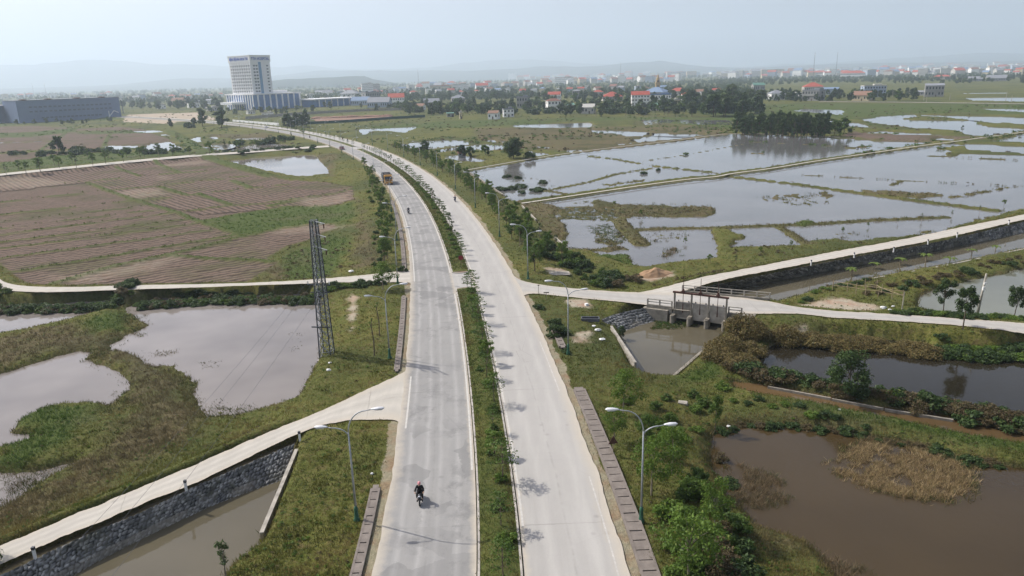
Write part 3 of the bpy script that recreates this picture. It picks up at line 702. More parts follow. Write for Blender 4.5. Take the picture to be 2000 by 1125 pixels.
# ---- narrow trodden tracks on the dykes
def track(s, w, mat, z):
    l = resample(smooth(PP(S(s), z)), 3.0); t = np.gradient(l, axis=0); t /= np.hypot(t[:, 0], t[:, 1])[:, None]; nn = np.stack([t[:, 1], -t[:, 0]], 1)
    me = strip('path', l - nn * w / 2, l + nn * w / 2, z, mat, 4)
    co = np.empty(len(me.vertices) * 3, np.float32); me.vertices.foreach_get('co', co); co = co.reshape(-1, 3)
    co[:, 2] = ground_height(co[:, 0].astype(float), co[:, 1].astype(float)) + .10; co[:, 2] = np.maximum(co[:, 2], ZW + .7)
    me.vertices.foreach_set('co', co.ravel()); me.update(); tag(link('path', me), kind='structure')
track('1019,396 1100,384 1180,372 1250,361.5 1350,348 1400,344.5 1430,337.5 1500,329.5 1600,312.5 1700,298.5 1800,283.5 1880,274 1925,267 2000,257.5', 1.0, m_conc, ZW + .8)
track('905,333 1025,312 1100,300 1200,287.5 1300,276.5 1375,266.5 1425,260 1550,263 1640,268', .9, m_conc2, ZW + .7)
# ------------------------------------------------------------------ hills on the horizon
hn = N('wooded_hill'); hn.col(hn.mix(hn.rng(hn.noise(.004, 5), .35, .65), (.03, .045, .035), (.05, .065, .045))); m_hill = hn.done(1, 0, 0)
def ridge(D, pts, seed, rough=.12, depth=.22):
    """ridge of real depth at distance D; pts: pixel x -> pixel height over the horizon"""
    xs = np.linspace(pts[0][0], pts[-1][0], 260); hp = np.interp(xs, [p[0] for p in pts], [p[1] for p in pts])
    th_ = np.arctan((xs - 1000) / FOC / math.cos(PITCH)); n = 14
    V = []
    for j in range(n):
        t = j / (n - 1) * 2 - 1; d = D * (1 + depth * t); prof = (1 - abs(t)) ** .8 if abs(t) < 1 else 0
        X = d * np.sin(th_); Y = d * np.cos(th_)
        top = (hp * (.72 if D > 6000 else .85) / FOC) * D * .96 + CAMH
        h = top * prof * (1 + rough * 2 * fbm(X, Y, D * .09, seed, 5) * (.5 + prof * .5)) - 6 * (1 - prof) - 1.3
        V.append(np.stack([X, Y, h], 1))
    V = np.concatenate(V); m_ = len(xs); i, j = np.meshgrid(np.arange(n - 1), np.arange(m_ - 1), indexing='ij'); a = (i * m_ + j).ravel()
    tag(link('hills', np_mesh('hills', V, np.stack([a, a + 1, a + m_ + 1, a + m_], 1), m_hill, True)), kind='structure')
ridge(15500, [(-300,40),(0,50),(60,62),(110,58),(160,60),(240,62),(290,66),(360,60),(430,52),(520,44),(600,42),(640,46),(700,34),(800,32),(860,34),(920,46),(1000,44),(1060,48),(1120,34),(1200,24),(1300,14),(1400,8),(1500,14),(1560,10),(1700,22),(1780,20),(1850,26),(1920,22),(2050,14),(2300,10)], 3)
ridge(10500, [(-300,10),(0,8),(200,6),(300,8),(420,16),(500,14),(600,22),(660,30),(700,26),(760,24),(860,24),(920,22),(1030,26),(1100,28),(1180,24),(1280,26),(1340,14),(1450,6),(1600,8),(1800,6),(2050,6),(2300,8)], 8, .18)
ridge(5200, [(520,-4),(565,6),(600,10),(660,11),(720,12),(745,12),(760,4),(800,-6)], 12, .1, .12)

# ------------------------------------------------------------------ haze: one closed box of even pale air round everything
hz = bpy.data.materials.new('haze_air'); hz.use_nodes = True; t = hz.node_tree; t.nodes.clear()
pv = t.nodes.new('ShaderNodeVolumePrincipled'); ho = t.nodes.new('ShaderNodeOutputMaterial'); t.links.new(pv.outputs[0], ho.inputs['Volume'])
pv.inputs['Color'].default_value = (.76, .885, 1.0, 1); pv.inputs['Density'].default_value = HAZE; pv.inputs['Anisotropy'].default_value = .30
b = MB(); b.box((0, 8500, (960 - 4.5) / 2), (44000, 23000, 960 + 4.5)); h = b.build('haze', hz); tag(h, kind='stuff')
# ------------------------------------------------------------------ plain materials
m_galv = plain('galvanised_steel', (.36, .38, .40), .5, .35); m_lampgreen = plain('green_painted_base', (.03, .10, .06), .5)
m_lamphead = plain('grey_lamp_shell', (.62, .63, .65), .35, .1, .08); m_glass = plain('dark_glass', (.02, .025, .03), .08, 0, .1, spec=.6)
m_concw = plain('weathered_concrete', (.23, .21, .175), .9, 0, .35, 1.6); m_conclt = plain('pale_concrete', (.33, .305, .26), .9, 0, .3, 1.3)
m_rust = plain('rusty_steel', (.085, .04, .03), .75, 0, .35, 4); m_darkst = plain('dark_steel', (.06, .065, .075), .55, .3); m_black = plain('black_rubber', (.018, .018, .02), .7)
m_white = plain('white_paint', (.75, .75, .73), .5, 0, .06); m_wood = plain('bamboo_wood', (.30, .24, .15), .85, 0, .3, 5); m_lens = plain('clear_lens', (.75, .77, .8), .15, 0, .05)
m_openshade = plain('opening_shade', (.012, .012, .010), .95)
def gz(x, y): return float(ground_height(np.array([float(x)]), np.array([float(y)]))[0])

# ------------------------------------------------------------------ stone walls of the canals
def worley(u, v, s):
    u = u / s; v = v / s; iu = np.floor(u); iv = np.floor(v); d1 = np.full(u.shape, 9.); d2 = np.full(u.shape, 9.)
    for a in (-1, 0, 1):
        for b_ in (-1, 0, 1):
            cx = iu + a + .15 + .7 * _hash(iu + a, iv + b_, 5); cy = iv + b_ + .15 + .7 * _hash(iu + a, iv + b_, 6)
            d = np.hypot(u - cx, v - cy); nd1 = np.minimum(d1, d); d2 = np.minimum(d2, np.maximum(d1, d)); d1 = nd1
    return d1, d2
sn_ = N('rubble_stone_wall'); st = sn_.sep(sn_.attr('stone'))
sc = sn_.mix(sn_.rng(st[1], .42, .95), (.17, .175, .18), (.52, .52, .50)); sc = sn_.mix(sn_.rng(sn_.noise(6, 4), .4, .75, 0, .5), sc, (.10, .10, .085))
sc = sn_.mix(sn_.rng(sn_.noise(.7, 5, .7), .52, .66, 0, .7), sc, (.07, .075, .04)); sc = sn_.mix(st[0], sn_.mix(sn_.rng(sn_.noise(1.1, 4), .45, .6), (.022, .022, .02), (.11, .105, .085)), sc); sc = sn_.mix(st[2], sc, (.33, .30, .24)); sn_.col(sc); m_stone = sn_.done(.9, 0, .2)
def stone_wall(topl, botl, ztop, label, step=.09, size=.42, zb=ZW - .25, moss=.18):
    A = resample(smooth(PP(S(topl), ztop), 2), step); n_ = len(A); Bs = smooth(PP(S(botl), ZW), 2)
    s = np.r_[0, np.cumsum(np.hypot(*np.diff(Bs, axis=0).T))]; t = np.linspace(0, s[-1], n_); B = np.stack([np.interp(t, s, Bs[:, 0]), np.interp(t, s, Bs[:, 1])], 1)
    hgt = float(np.mean(np.hypot(*(A - B).T))); m_ = max(6, int(np.hypot(hgt, ztop - zb) / step)); q = np.linspace(0, 1, m_)
    XY = A[:, None] * (1 - q[None, :, None]) + B[:, None] * q[None, :, None]; Z = (ztop * (1 - q) + zb * q)[None, :].repeat(n_, 0)
    U = (np.arange(n_) * step)[:, None].repeat(m_, 1); Vv = (q * np.hypot(hgt, ztop - zb))[None, :].repeat(n_, 0)
    d1, d2 = worley(U + .1 * vnoise(U, Vv, .3), Vv + .1 * vnoise(U, Vv, .3, 4), size); st_ = sstep(.06, .34, d2 - d1)
    U0_ = U * 0 + 1; cell = _hash(np.floor(U / size), np.floor(Vv / size), 3)
    Z = Z + .09 * st_; T = np.gradient(A, axis=0); T /= np.hypot(T[:, 0], T[:, 1])[:, None]; dirn = (B - A); dirn = dirn / np.hypot(dirn[:, 0], dirn[:, 1])[:, None]
    XY = XY + dirn[:, None] * (.12 * st_)[..., None]
    mo = sstep(.05, .3, fbm(U, Vv, 2.5, 8, 3)) * moss
    V = np.concatenate([XY, Z[..., None]], 2).reshape(-1, 3); i, j = np.meshgrid(np.arange(n_ - 1), np.arange(m_ - 1), indexing='ij'); a = (i * m_ + j).ravel()
    me = np_mesh('stone_wall', V, np.stack([a, a + 1, a + m_ + 1, a + m_], 1), m_stone, True)
    if me.polygons[0].normal.z < 0: me.flip_normals()
    mortar = ((q > .62)[None, :] * sstep(-.1, .3, vnoise(U, Vv, 2.0, 9))) * .5
    vcol(me, 'stone', np.stack([np.clip(st_ - mo, 0, 1).ravel(), vnoise(U, Vv, size * .9, 2).ravel() + .5, mortar.ravel()], 1))
    o = link('stone_wall', me); tag(o, label, 'wall'); return o
stone_wall('576,866 464,914 362,959 278,1001 203,1030 116,1068 43,1105 -80,1160', '556,938 435,979 348,1019 238,1072 139,1127 40,1182 -80,1250', -.12, 'dark rubble wall of grey stones sloping into the left canal below the concrete path', size=.36)
stone_wall('1345,567 1400,556 1521,532 1672,501 1823,476 2000,433 2120,407', '1380,572 1439,563 1506,551 1612,530 1763,503 1884,478 2000,455 2120,428', -.10, 'long dark stone revetment along the straight canal under the right concrete road', .2, .5, moss=.5)
stone_wall('1174,624 1200,614 1235,606 1268,600', '1200,652 1225,646 1262,632 1305,622', -.25, 'short rubble stone wing wall left of the sluice gate', .11, .42)
# concrete copings and retaining walls
def wall_between(name, pa, pb, th_, z0, z1, mat, label, cat='wall', segs=1, cap=None):
    root = empty(name, (float(pa[0]), float(pa[1]), 0)); tag(root, label, cat); o = np.array([pa[0], pa[1]]); d = np.array(pb[:2]) - o; L_ = np.hypot(*d); a = math.atan2(d[1], d[0])
    mb = MB()
    for k in range(segs):
        c = d * (k + .5) / segs; mb.box((c[0], c[1], (z0 + z1) / 2), (L_ / segs - (.06 if segs > 1 else 0), th_, z1 - z0), rz=a)
    if segs > 1: mb.box((d[0] / 2, d[1] / 2, (z0 + z1) / 2 - .05), (L_, th_ - .04, z1 - z0 - .1), rz=a)
    mb.build('wall_body', mat, root)
    if cap:
        cb = MB(); cb.box((d[0] / 2, d[1] / 2, z1 + .042), (L_ + .1, th_ + .06, .08), rz=a); cb.build('coping', cap, root)
    return root
m_tan = plain('pale_tan_concrete', (.30, .245, .17), .9, 0, .2, 1.1)
wall_between('retaining_wall', P(579, 878, -.25), P(511, 1040, -.25), .24, -2.4, -.29, m_tan, 'pale retaining wall in four panels at the right end of the left canal', segs=4, cap=m_conclt)
wall_between('retaining_wall', P(1194, 637, -.35), P(1241, 708, -.35), .22, -2.4, -.39, m_conclt, 'pale concrete retaining wall on the left side of the sluice pool', segs=4, cap=m_conclt)
wall_between('low_wall', P(1315, 734, -1.5), P(1373, 684, -1.5), .35, -2.4, -1.5, m_concw, 'low concrete edge on the right side of the sluice pool')
wall_between('low_wall', P(1083, 462, -1.0), P(1111, 488, -1.0), .3, -2.4, -.9, m_conclt, 'short pale concrete edge at the corner of the flooded paddy below the right verge')
wall_between('low_wall', P(1020, 402, -1.0), P(1047, 429, -1.0), .3, -2.4, -.9, m_conclt, 'thin concrete edge beside the brown reeds where the dyke track meets the verge')
wall_between('low_wall', P(912, 332, -1.0), P(985, 381, -1.0), .35, -2.4, -1.0, m_concw, 'long low concrete edge between the flooded paddy and the right roadside verge')
for sa, sb, lb in (((1500, 755), (1623, 778), 'pale concrete edge of the brown ditch nearest the sluice pool'), ((1625, 779), (1726, 798), 'pale concrete edge of the brown ditch under the dark leafy tree'), ((1728, 799), (1862, 820), 'pale concrete edge of the brown ditch below the long dark hedge')):
    wall_between('ditch_edge', P(sa[0], sa[1] - 1, -1.55), P(sb[0], sb[1] - 1, -1.55), .22, -2.2, -1.55, m_concw, lb)
wall_between('canal_edge', P(1700, 545, -1.3), P(1853, 518, -1.3), .3, -2.2, -1.2, m_conclt, 'white concrete edge of the straight canal beside the brown bank, near half')
wall_between('canal_edge', P(1855, 517.5, -1.3), P(2060, 474, -1.3), .3, -2.2, -1.2, m_conclt, 'white concrete edge of the straight canal beside the brown bank, far half')

# ------------------------------------------------------------------ street lamps
def make_lamp():
    root = empty('street_lamp')
    b = MB(); b.tube([(0, 0, -.2), (0, 0, .12), (0, 0, .3), (0, 0, .8), (0, 0, 1.0), (0, 0, 1.25)], [.24, .24, .16, .13, .15, .08], 10); p0 = b.build('lamp_base', m_lampgreen, root, True)
    b = MB(); b.tube([(0, 0, 1.2), (0, 0, 7.0)], [.085, .05], 8); p1 = b.build('pole', m_galv, root, True)
    ps = [p0, p1]
    for s, z0, z1, ln in ((1, 6.95, 8.55, 1.75), (-1, 6.6, 7.35, 1.45)):
        pts = []
        for k in range(9):
            a = k / 8 * math.pi / 2; pts.append((s * (1 - math.cos(a)) * ln * .75, 0, z0 + math.sin(a) * (z1 - z0)))
        pts.append((s * ln, 0, z1 + .08)); b = MB(); b.tube(pts, [.045] * 8 + [.035] * 2, 6); arm = b.build('arm', m_galv, root, True)
        h = MB(); h.tube([(s * (ln - .1), 0, z1 + .07), (s * (ln + .05), 0, z1 + .10), (s * (ln + .35), 0, z1 + .13), (s * (ln + .7), 0, z1 + .15), (s * (ln + .85), 0, z1 + .14)], [.05, .11, .17, .15, .03], 10)
        h.v = [(x, y, (z - z1 - .12) * .6 + z1 + .12) for x, y, z in h.v]
        hd = h.build('lamp_head', m_lamphead, root, True); l = MB(); l.box((s * (ln + .45), 0, z1 + .045), (.5, .18, .05)); le = l.build('lamp_glass', m_lens, hd)
        reg(hd, le); ps += [arm, hd]
    reg(root, *ps); return root
lamp0 = make_lamp(); first = True
def along(y0, spacing, n):
    i0 = cl_at(y0); s = np.r_[0, np.cumsum(np.hypot(*np.diff(CLs, axis=0).T))]
    return [int(np.argmin(abs(s - (s[i0] + k * spacing)))) for k in range(n)]
for side, y0, nm_ in ((-10.0, 46.8, 'left'), (10.0, 44.6, 'right')):
    for k, i in enumerate(along(y0, 32.3, 21)):
        o = lamp0 if first else copy_tree(lamp0); first = False
        p = CLs[i] + NRM[i] * side; a = math.atan2(NRM[i][1], NRM[i][0]) + (math.pi if side > 0 else 0)
        o.location = (p[0], p[1], -.12); o.rotation_euler = (0, 0, a + random.uniform(-.05, .05))
        far_ = 'nearest the viewer' if k == 0 else f'{nth(k + 1)} along from the viewer'
        tag(o, f'grey two-armed street lamp with green base on the {nm_} verge, {far_}', 'street lamp', f'street lamps on the {nm_} verge')

# ------------------------------------------------------------------ lattice pylon and its wires
pb_ = P(640, 702, -.9); PYH = 16.4
m_pyl = plain('dull_galvanised_steel', (.26, .28, .30), .6, .2)
def make_pylon(x, y, z):
    root = empty('lattice_pylon', (x, y, z), math.radians(-8)); tag(root, 'tall slim steel lattice power pylon standing at the edge of the muddy pond', 'pylon')
    w0, w1 = .68, .32; wz = lambda h: w0 + (w1 - w0) * h / PYH
    for sx, sy in ((-1, -1), (1, -1), (1, 1), (-1, 1)):
        b = MB(); b.bar((sx * w0, sy * w0, -.4), (sx * w1, sy * w1, PYH), .11); b.build('leg', m_darkst, root)
    br = MB(); hs = [0]
    while hs[-1] < PYH - .5: hs.append(hs[-1] + 1.4 * wz(hs[-1]) + .15)
    hs[-1] = PYH
    for a_, b_ in zip(hs[:-1], hs[1:]):
        for q in range(4):
            c = ((-1, -1), (1, -1), (1, 1), (-1, 1)); p, r_ = c[q], c[(q + 1) % 4]; wa, wb = wz(a_), wz(b_)
            br.bar((p[0] * wa, p[1] * wa, a_), (r_[0] * wb, r_[1] * wb, b_), .05); br.bar((r_[0] * wa, r_[1] * wa, a_), (p[0] * wb, p[1] * wb, b_), .05)
            br.bar((p[0] * wb, p[1] * wb, b_), (r_[0] * wb, r_[1] * wb, b_), .04)
    br.build('cross_bracing', m_pyl, root)
    for h in (PYH - .1, PYH - 1.55, PYH - 3.0):
        ar = MB()
        for off_ in (-.28, .28):
            ar.bar((off_, -off_, h), (1.75 + off_ * .5, -1.5 - off_ * .3, h - .02), .07); 
        ar.bar((0, 0, h - .6), (1.7, -1.45, h - .06), .05)
        for k in (.4, .8, 1.0): ar.bar((-.2 + 1.75 * k, .2 - 1.5 * k, h), (.2 + 1.75 * k, -.2 - 1.5 * k, h), .05)
        ao = ar.build('cross_arm', m_galv, root)
        ins = MB(); ins.tube([(1.75, -1.5, h - .05), (1.75, -1.5, h - .55)], .07, 6); ins.build('insulator', m_rust, ao)
    lo = MB(); lo.bar((-1.5, 0, 9.0), (1.2, 0, 9.0), .1); lo.bar((-1.2, 0, 8.1), (1.0, 0, 8.1), .09); lo.bar((-1.2, -.7, 4.2), (1.0, -.7, 4.2), .12); lb = lo.build('cross_arm', m_darkst, root)
    for xx in (-1.4, -.7, 1.1):
        i_ = MB(); i_.tube([(xx, 0, 9.05), (xx, 0, 9.4)], .06, 6); i_.build('insulator', m_lamphead, lb)
    f = MB(); [f.box((sx * w0, sy * w0, -.2), (.5, .5, .7)) for sx, sy in ((-1, -1), (1, -1), (1, 1), (-1, 1))]; f.build('footing', m_conclt, root)
    return root
make_pylon(pb_[0], pb_[1], -.9)
tgt = [P(70, 1120, 6.0), P(128, 1120, 6.0), P(205, 1118, 6.0)]
for k, (xx, tp) in enumerate(zip((-1.4, -.7, 1.1), tgt)):
    a = np.array([pb_[0] + xx * math.cos(-.14), pb_[1] + xx * math.sin(-.14), -.9 + 9.4]); d = (tp - a); e = a + d * 1.35
    pts = [tuple(a + (e - a) * t + np.array([0, 0, -3.2 * t * (1 - t)])) for t in np.linspace(0, 1, 30)]
    b = MB(); b.tube(pts, .009, 4); o = b.build('power_wire', m_darkst); tag(o, ('outermost', 'middle', 'innermost')[k] + ' of three thin power wires leaving the pylon over the muddy pond', 'wire', 'wires from the pylon')

# ------------------------------------------------------------------ sluice gate
A = P(1317, 603, 0); B_ = P(1418, 616, 0); dl = (B_ - A)[:2]; SL = float(np.hypot(*dl)); az = math.atan2(dl[1], dl[0])
sl_ = empty('sluice_gate', (A[0], A[1], 0), az); tag(sl_, 'concrete sluice gate of three bays with rusty top beam and tall screw stems', 'sluice gate')
bay = SL / 3
for k in range(4):
    b = MB(); b.box((k * bay, 0, .55), (.20, .28, 3.3)); b.build('post', m_concw, sl_, bevel=.02)
    b = MB(); b.tube([(k * bay, -.95, -2.6), (k * bay, -.95, -.62)], .27, 12); b.box((k * bay, -.2, -1.6), (.5, 1.5, 1.96)); b.build('pier', m_concw, sl_)
b = MB(); b.box((SL / 2, 0, 2.32), (SL + .5, .30, .22)); b.build('top_beam', m_rust, sl_, bevel=.02)
for k in range(3):
    x = (k + .5) * bay
    b = MB(); b.box((x, .12, -.15), (bay - .3, .22, 2.2)); pn_ = b.build('wall_panel', m_conclt if k else m_concw, sl_)
    b = MB(); b.box((x, -.004, .25), (.16, .03, 1.3), taper=.5); b.build('rust_streak', m_rust, pn_)
    b = MB(); b.box((x, .12, -1.15), (bay - .28, .30, .16)); b.build('ledge', m_conclt, sl_)
    b = MB(); b.box((x, .3, -1.75), (bay - .2, .1, 1.1)); b.build('shade_panel', m_openshade, sl_)  # near-black panel stands in for the shade inside the bay
    b = MB(); b.box((x, 0, 2.52), (.42, .34, .2)); b.tube([(x, 0, 2.6), (x, 0, 2.85)], .13, 8); g_ = b.build('gear_box', m_rust, sl_)
    b = MB(); b.tube([(x, 0, .9), (x, 0, 4.5)], .04, 6); b.build('screw_stem', m_rust, g_)
    for sx in (-.3, .3):
        b = MB(); b.tube([(x + sx * bay, .35, 1.0), (x + sx * bay, .35, 1.22)], [.10, .04], 6); b.build('hook', m_darkst, sl_)
b = MB(); b.box((SL / 2, .45, .96), (SL - .3, .85, .10)); b.build('deck', m_conclt, sl_)
b = MB(); b.box((SL / 2, 1.4, -1.2), (SL + 6.6, 1.6, 2.3)); b.box((-2.4, -.0, -1.35), (3.4, 1.4, 2.3)); b.box((SL + 1.5, .0, -1.35), (2.4, 1.4, 2.3)); b.build('abutment', m_concw, sl_)
def railing(p, q, n, label, h=.9, base=.25, th_=.14):
    p = np.array(p[:2]); q = np.array(q[:2]); d = q - p; L_ = np.hypot(*d); a = math.atan2(d[1], d[0])
    r = empty('concrete_railing', (p[0], p[1], 0), a); tag(r, label, 'railing')
    for k in range(n):
        b = MB(); b.box((L_ * k / (n - 1), 0, h / 2 + base / 2), (.18, .18, h)); b.build('post', m_conclt, r, bevel=.01)
    for z in (h * .55, h * .95):
        b = MB(); b.box((L_ / 2, 0, z + base / 2), (L_, th_ * .7, .09)); b.build('rail', m_conclt, r)
    b = MB(); b.box((L_ / 2, 0, -.25), (L_ + .2, .32, .7 + base)); b.build('plinth', m_concw, r)
railing(P(1333, 570, 0), P(1503, 585.5, 0), 8, 'long pale concrete railing along the canal side of the sluice road bridge')
railing(P(1265, 597, 0), P(1312, 602.5, 0), 3, 'short concrete railing left of the sluice gate')
railing(P(1423, 613.5, 0), P(1448, 616, 0), 2, 'short concrete railing right of the sluice gate')

# ------------------------------------------------------------------ marker posts
def marker(px, py, label, group='black-topped marker posts'):
    p = P(px, py, -.05); r = empty('marker_post', (p[0], p[1], -.05)); tag(r, label, 'marker post', group)
    b = MB(); b.box((0, 0, .3), (.16, .16, .75)); b.build('post', m_white, r, bevel=.01); b = MB(); b.box((0, 0, .76), (.19, .19, .2)); b.build('post_top', m_darkst, r)
for px, py, lb in ((586, 860, 'black-topped white marker post where the path meets the pale retaining wall'), (364, 957, 'black-topped white marker post on the edge of the stone wall, middle of the near path'), (69, 1090, 'black-topped white marker post on the near path at the lower left'),
                   (1584, 518, 'small white marker post on the canal road, first from the sluice'), (1668, 503, 'small white marker post on the canal road, second from the sluice'), (1745, 492, 'small white marker post on the canal road, third from the sluice'),
                   (1812, 477, 'small white marker post on the canal road, fourth from the sluice'), (1869, 463, 'small white marker post on the canal road, fifth from the sluice'), (1970, 438, 'small white marker post on the canal road at the right edge')): marker(px, py, lb)

# ------------------------------------------------------------------ signs
p = P(901, 524, .15); r = empty('round_sign', (p[0], p[1], .1)); tag(r, 'dull red round road sign on a post at the end of the far median', 'road sign')
b = MB(); b.tube([(0, 0, -.1), (0, 0, 1.9)], .045, 8); b.build('post', m_rust, r)
b = MB(); b.disc((0, -.06, 1.85), .40, .03, (0, 1, 0), 28); b.build('sign_plate', plain('faded_red', (.20, .02, .025), .5), r); b = MB()
ring = [(.40 * math.cos(a), -.085, 1.85 + .40 * math.sin(a)) for a in np.linspace(0, 2 * math.pi, 29)]; b.tube(ring, .018, 5); b.build('sign_rim', m_rust, r)
p = P(1197, 893, -.2); r = empty('triangular_sign', (p[0], p[1], -.2), .2); tag(r, 'rusty triangular warning sign seen from behind on a striped post on the right verge', 'road sign')
b = MB(); b.tube([(0, 0, -.2), (0, 0, 1.7)], .04, 8); b.build('post', m_tan, r); b = MB(); t3 = [(-.42, 0, 1.25), (.42, 0, 1.25), (0, 0, 1.98)]
b.add([(x, -.05, z) for x, _, z in t3] + [(x, -.02, z) for x, _, z in t3], [(0, 1, 2), (5, 4, 3), (0, 3, 4, 1), (1, 4, 5, 2), (2, 5, 3, 0)]); b.build('sign_plate', m_rust, r)
for px, py, h, w, lb in ((1052, 574, 1.3, .25, 'thin dark post with a small plate at the corner of the right junction'), (1067, 586, 1.1, .75, 'low T-shaped post with a narrow board on the grass at the right junction')):
    p = P(px, py, -.1); r = empty('small_sign', (p[0], p[1], -.1)); tag(r, lb, 'sign'); b = MB(); b.tube([(0, 0, -.1), (0, 0, h)], .035, 6); b.build('post', m_concw, r); b = MB(); b.box((0, -.04, h), (w, .03, .16)); b.build('sign_plate', m_concw, r)

# ------------------------------------------------------------------ bamboo fence, utility pole, odd concrete pieces
def fence(pts, z, label, h=1.1, rails=2, mat=None):
    mat = mat or m_wood; W_ = [P(x, y, z) for x, y in pts]; r = empty('bamboo_fence', tuple(W_[0])); tag(r, label, 'fence'); o = W_[0]
    for q in W_:
        b = MB(); d = q - o; j = random.uniform(-.08, .08); b.tube([(d[0], d[1], -.3), (d[0] + j, d[1], h + random.uniform(-.1, .25))], .05, 6); b.build('post', mat, r)
    for k in range(rails):
        zz = h * (.45 + .45 * k / max(1, rails - 1)); b = MB(); b.tube([(*(q - o)[:2], zz + random.uniform(-.08, .08)) for q in W_], .04, 6); b.build('rail', mat, r)
fence([(1626, 563), (1655, 567), (1672, 570), (1690, 573), (1715, 576), (1742, 580), (1764, 583)], -.3, 'crooked bamboo fence behind the bare sandy patch by the canal')
fence([(1690, 560), (1712, 563), (1722, 568), (1764, 583)], -.3, 'short bamboo fence joining the long one at the canal bank', 1.0, 1)
p = P(1762, 602, -.3); b = MB(); b.tube([(p[0], p[1], -.5), (p[0] + .05, p[1], 1.9)], [.07, .05], 6); tag(b.build('white_pole', m_conclt), 'thin white pole standing in the green weeds right of the sandy patch', 'pole')
p = P(1909, 612, -.3); r = empty('utility_pole', (p[0], p[1], -.3)); tag(r, 'leaning grey concrete utility pole beside the leafy roadside tree', 'utility pole')
b = MB(); b.tube([(0, 0, -.3), (.35, 0, 5.2)], [.17, .11], 8); b.build('pole', m_conclt, r, True); b = MB(); b.box((.22, -.16, 3.3), (.3, .2, .5)); b.box((.28, -.14, 3.95), (.25, .16, .25)); b.build('meter_box', m_white, r)
p = P(1153, 626, -.1); r = empty('culvert_ring', (p[0], p[1], -.1), -.1); tag(r, 'dark rectangular concrete culvert ring lying on the right verge', 'culvert ring'); b = MB()
for y in (-.45, .45): b.box((0, y, .18), (2.2, .14, .42))
for x in (-1.1, 1.1): b.box((x, 0, .18), (.14, .76, .42))
b.build('culvert_body', plain('dark_concrete', (.09, .095, .11), .8), r)
def lump(name, px, py, z, d, mat, lb, cat, rz=0, seed=1, group=None):
    rn = random.Random(seed); p = P(px, py, z); b = MB(); b.box((0, 0, d[2] / 2), d, taper=.86); b.v = [(x + rn.uniform(-.08, .08) * d[0], y + rn.uniform(-.08, .08) * d[1], zz + rn.uniform(-.08, .08) * d[2]) for x, y, zz in b.v]
    o = b.build(name, mat, bevel=min(d) * .15); o.location = (p[0], p[1], gz(p[0], p[1]) - .03); o.rotation_euler = (0, 0, rz); tag(o, lb, cat, group)
lump('concrete_block', 1221, 606, -.1, (1.1, .6, .45), m_conclt, 'pale concrete block above the stone wing wall', 'concrete block', -.5)
lump('concrete_block', 1146, 595, -.1, (.5, .4, .3), m_white, 'small white lump on the sandy grass beside the right junction', 'concrete block', .4, 3)
lump('concrete_slab', 1334, 785, -.8, (1.0, .7, .25), m_conclt, 'tilted pale slab in the bushes below the sluice pool', 'concrete slab', -.4, 5)
for k, (px, py, z, s, lb) in enumerate(((645, 715, -.5, .4, 'white plastic bag at the foot of the lattice pylon'), (643, 732, -.6, .55, 'white plastic bag on the grass just below the pylon'), (727, 928, -.2, .3, 'white scrap beside the nearest left street lamp'),
        (686, 530, -.3, .9, 'white scrap of sheeting beside the upper left path'), (1168, 650, -.5, .8, 'crumpled white litter above the pool wall'), (1176, 668, -.5, .7, 'white litter halfway along the pool wall'), (1160, 641, -.5, .5, 'small white litter next to the dark concrete frame'),
        (1727, 588, -.2, .9, 'white plastic bag at the right end of the sandy patch'), (1746, 586, -.2, .5, 'small white bag in the grass behind the sandy patch'), (1739, 593, -.2, .5, 'small white bag in front of the bamboo fence'), (1424, 817, -.9, .45, 'white bird-sized scrap on the dark bank of the brown pond'), (1640, 800, -1.2, .4, 'white scrap on the green dyke beside the ditch'))):
    rn = random.Random(k); p = P(px, py, z); b = MB(); b.ball((0, 0, s * .18), (s * .5, s * .35, s * .22), 9, 6, .25, rn); o = b.build('plastic_bag', m_white); o.location = (p[0], p[1], gz(p[0], p[1])); tag(o, lb, 'litter', 'litter on the banks')
# earth heap
def heap(name, px, py, z, rx, ry, h, mat, lb, cat, rz=0):
    p = P(px, py, z); n_ = 40; t = np.linspace(-1, 1, n_); X, Y = np.meshgrid(t, t); R_ = np.hypot(X, Y); H = h * np.clip(1 - R_ ** 2, 0, 1) ** 1.1 * (1 + .6 * fbm(X * 3, Y * 3, 1.2, 4, 4)) - .15
    c_, s_ = math.cos(rz), math.sin(rz); V = np.stack([(X * rx * c_ - Y * ry * s_) + p[0], (X * rx * s_ + Y * ry * c_) + p[1], H + z], 2).reshape(-1, 3)
    i, j = np.meshgrid(np.arange(n_ - 1), np.arange(n_ - 1), indexing='ij'); a = (i * n_ + j).ravel(); me = np_mesh(name, V, np.stack([a, a + 1, a + n_ + 1, a + n_], 1), mat, True); tag(link(name, me), lb, cat)
m_earth = plain('orange_earth', (.34, .22, .13), .95, 0, .25, 1.2)
heap('earth_heap', 1278, 536, -1.2, 3.6, 1.6, 1.0, m_earth, 'orange earth heap beside the flooded paddy above the canal road', 'earth heap', .3)
heap('earth_heap', 1088, 532, -.2, 2.0, 1.1, .25, m_conclt, 'flat pale heap of spilled cement by the lamp above the right junction', 'earth heap')
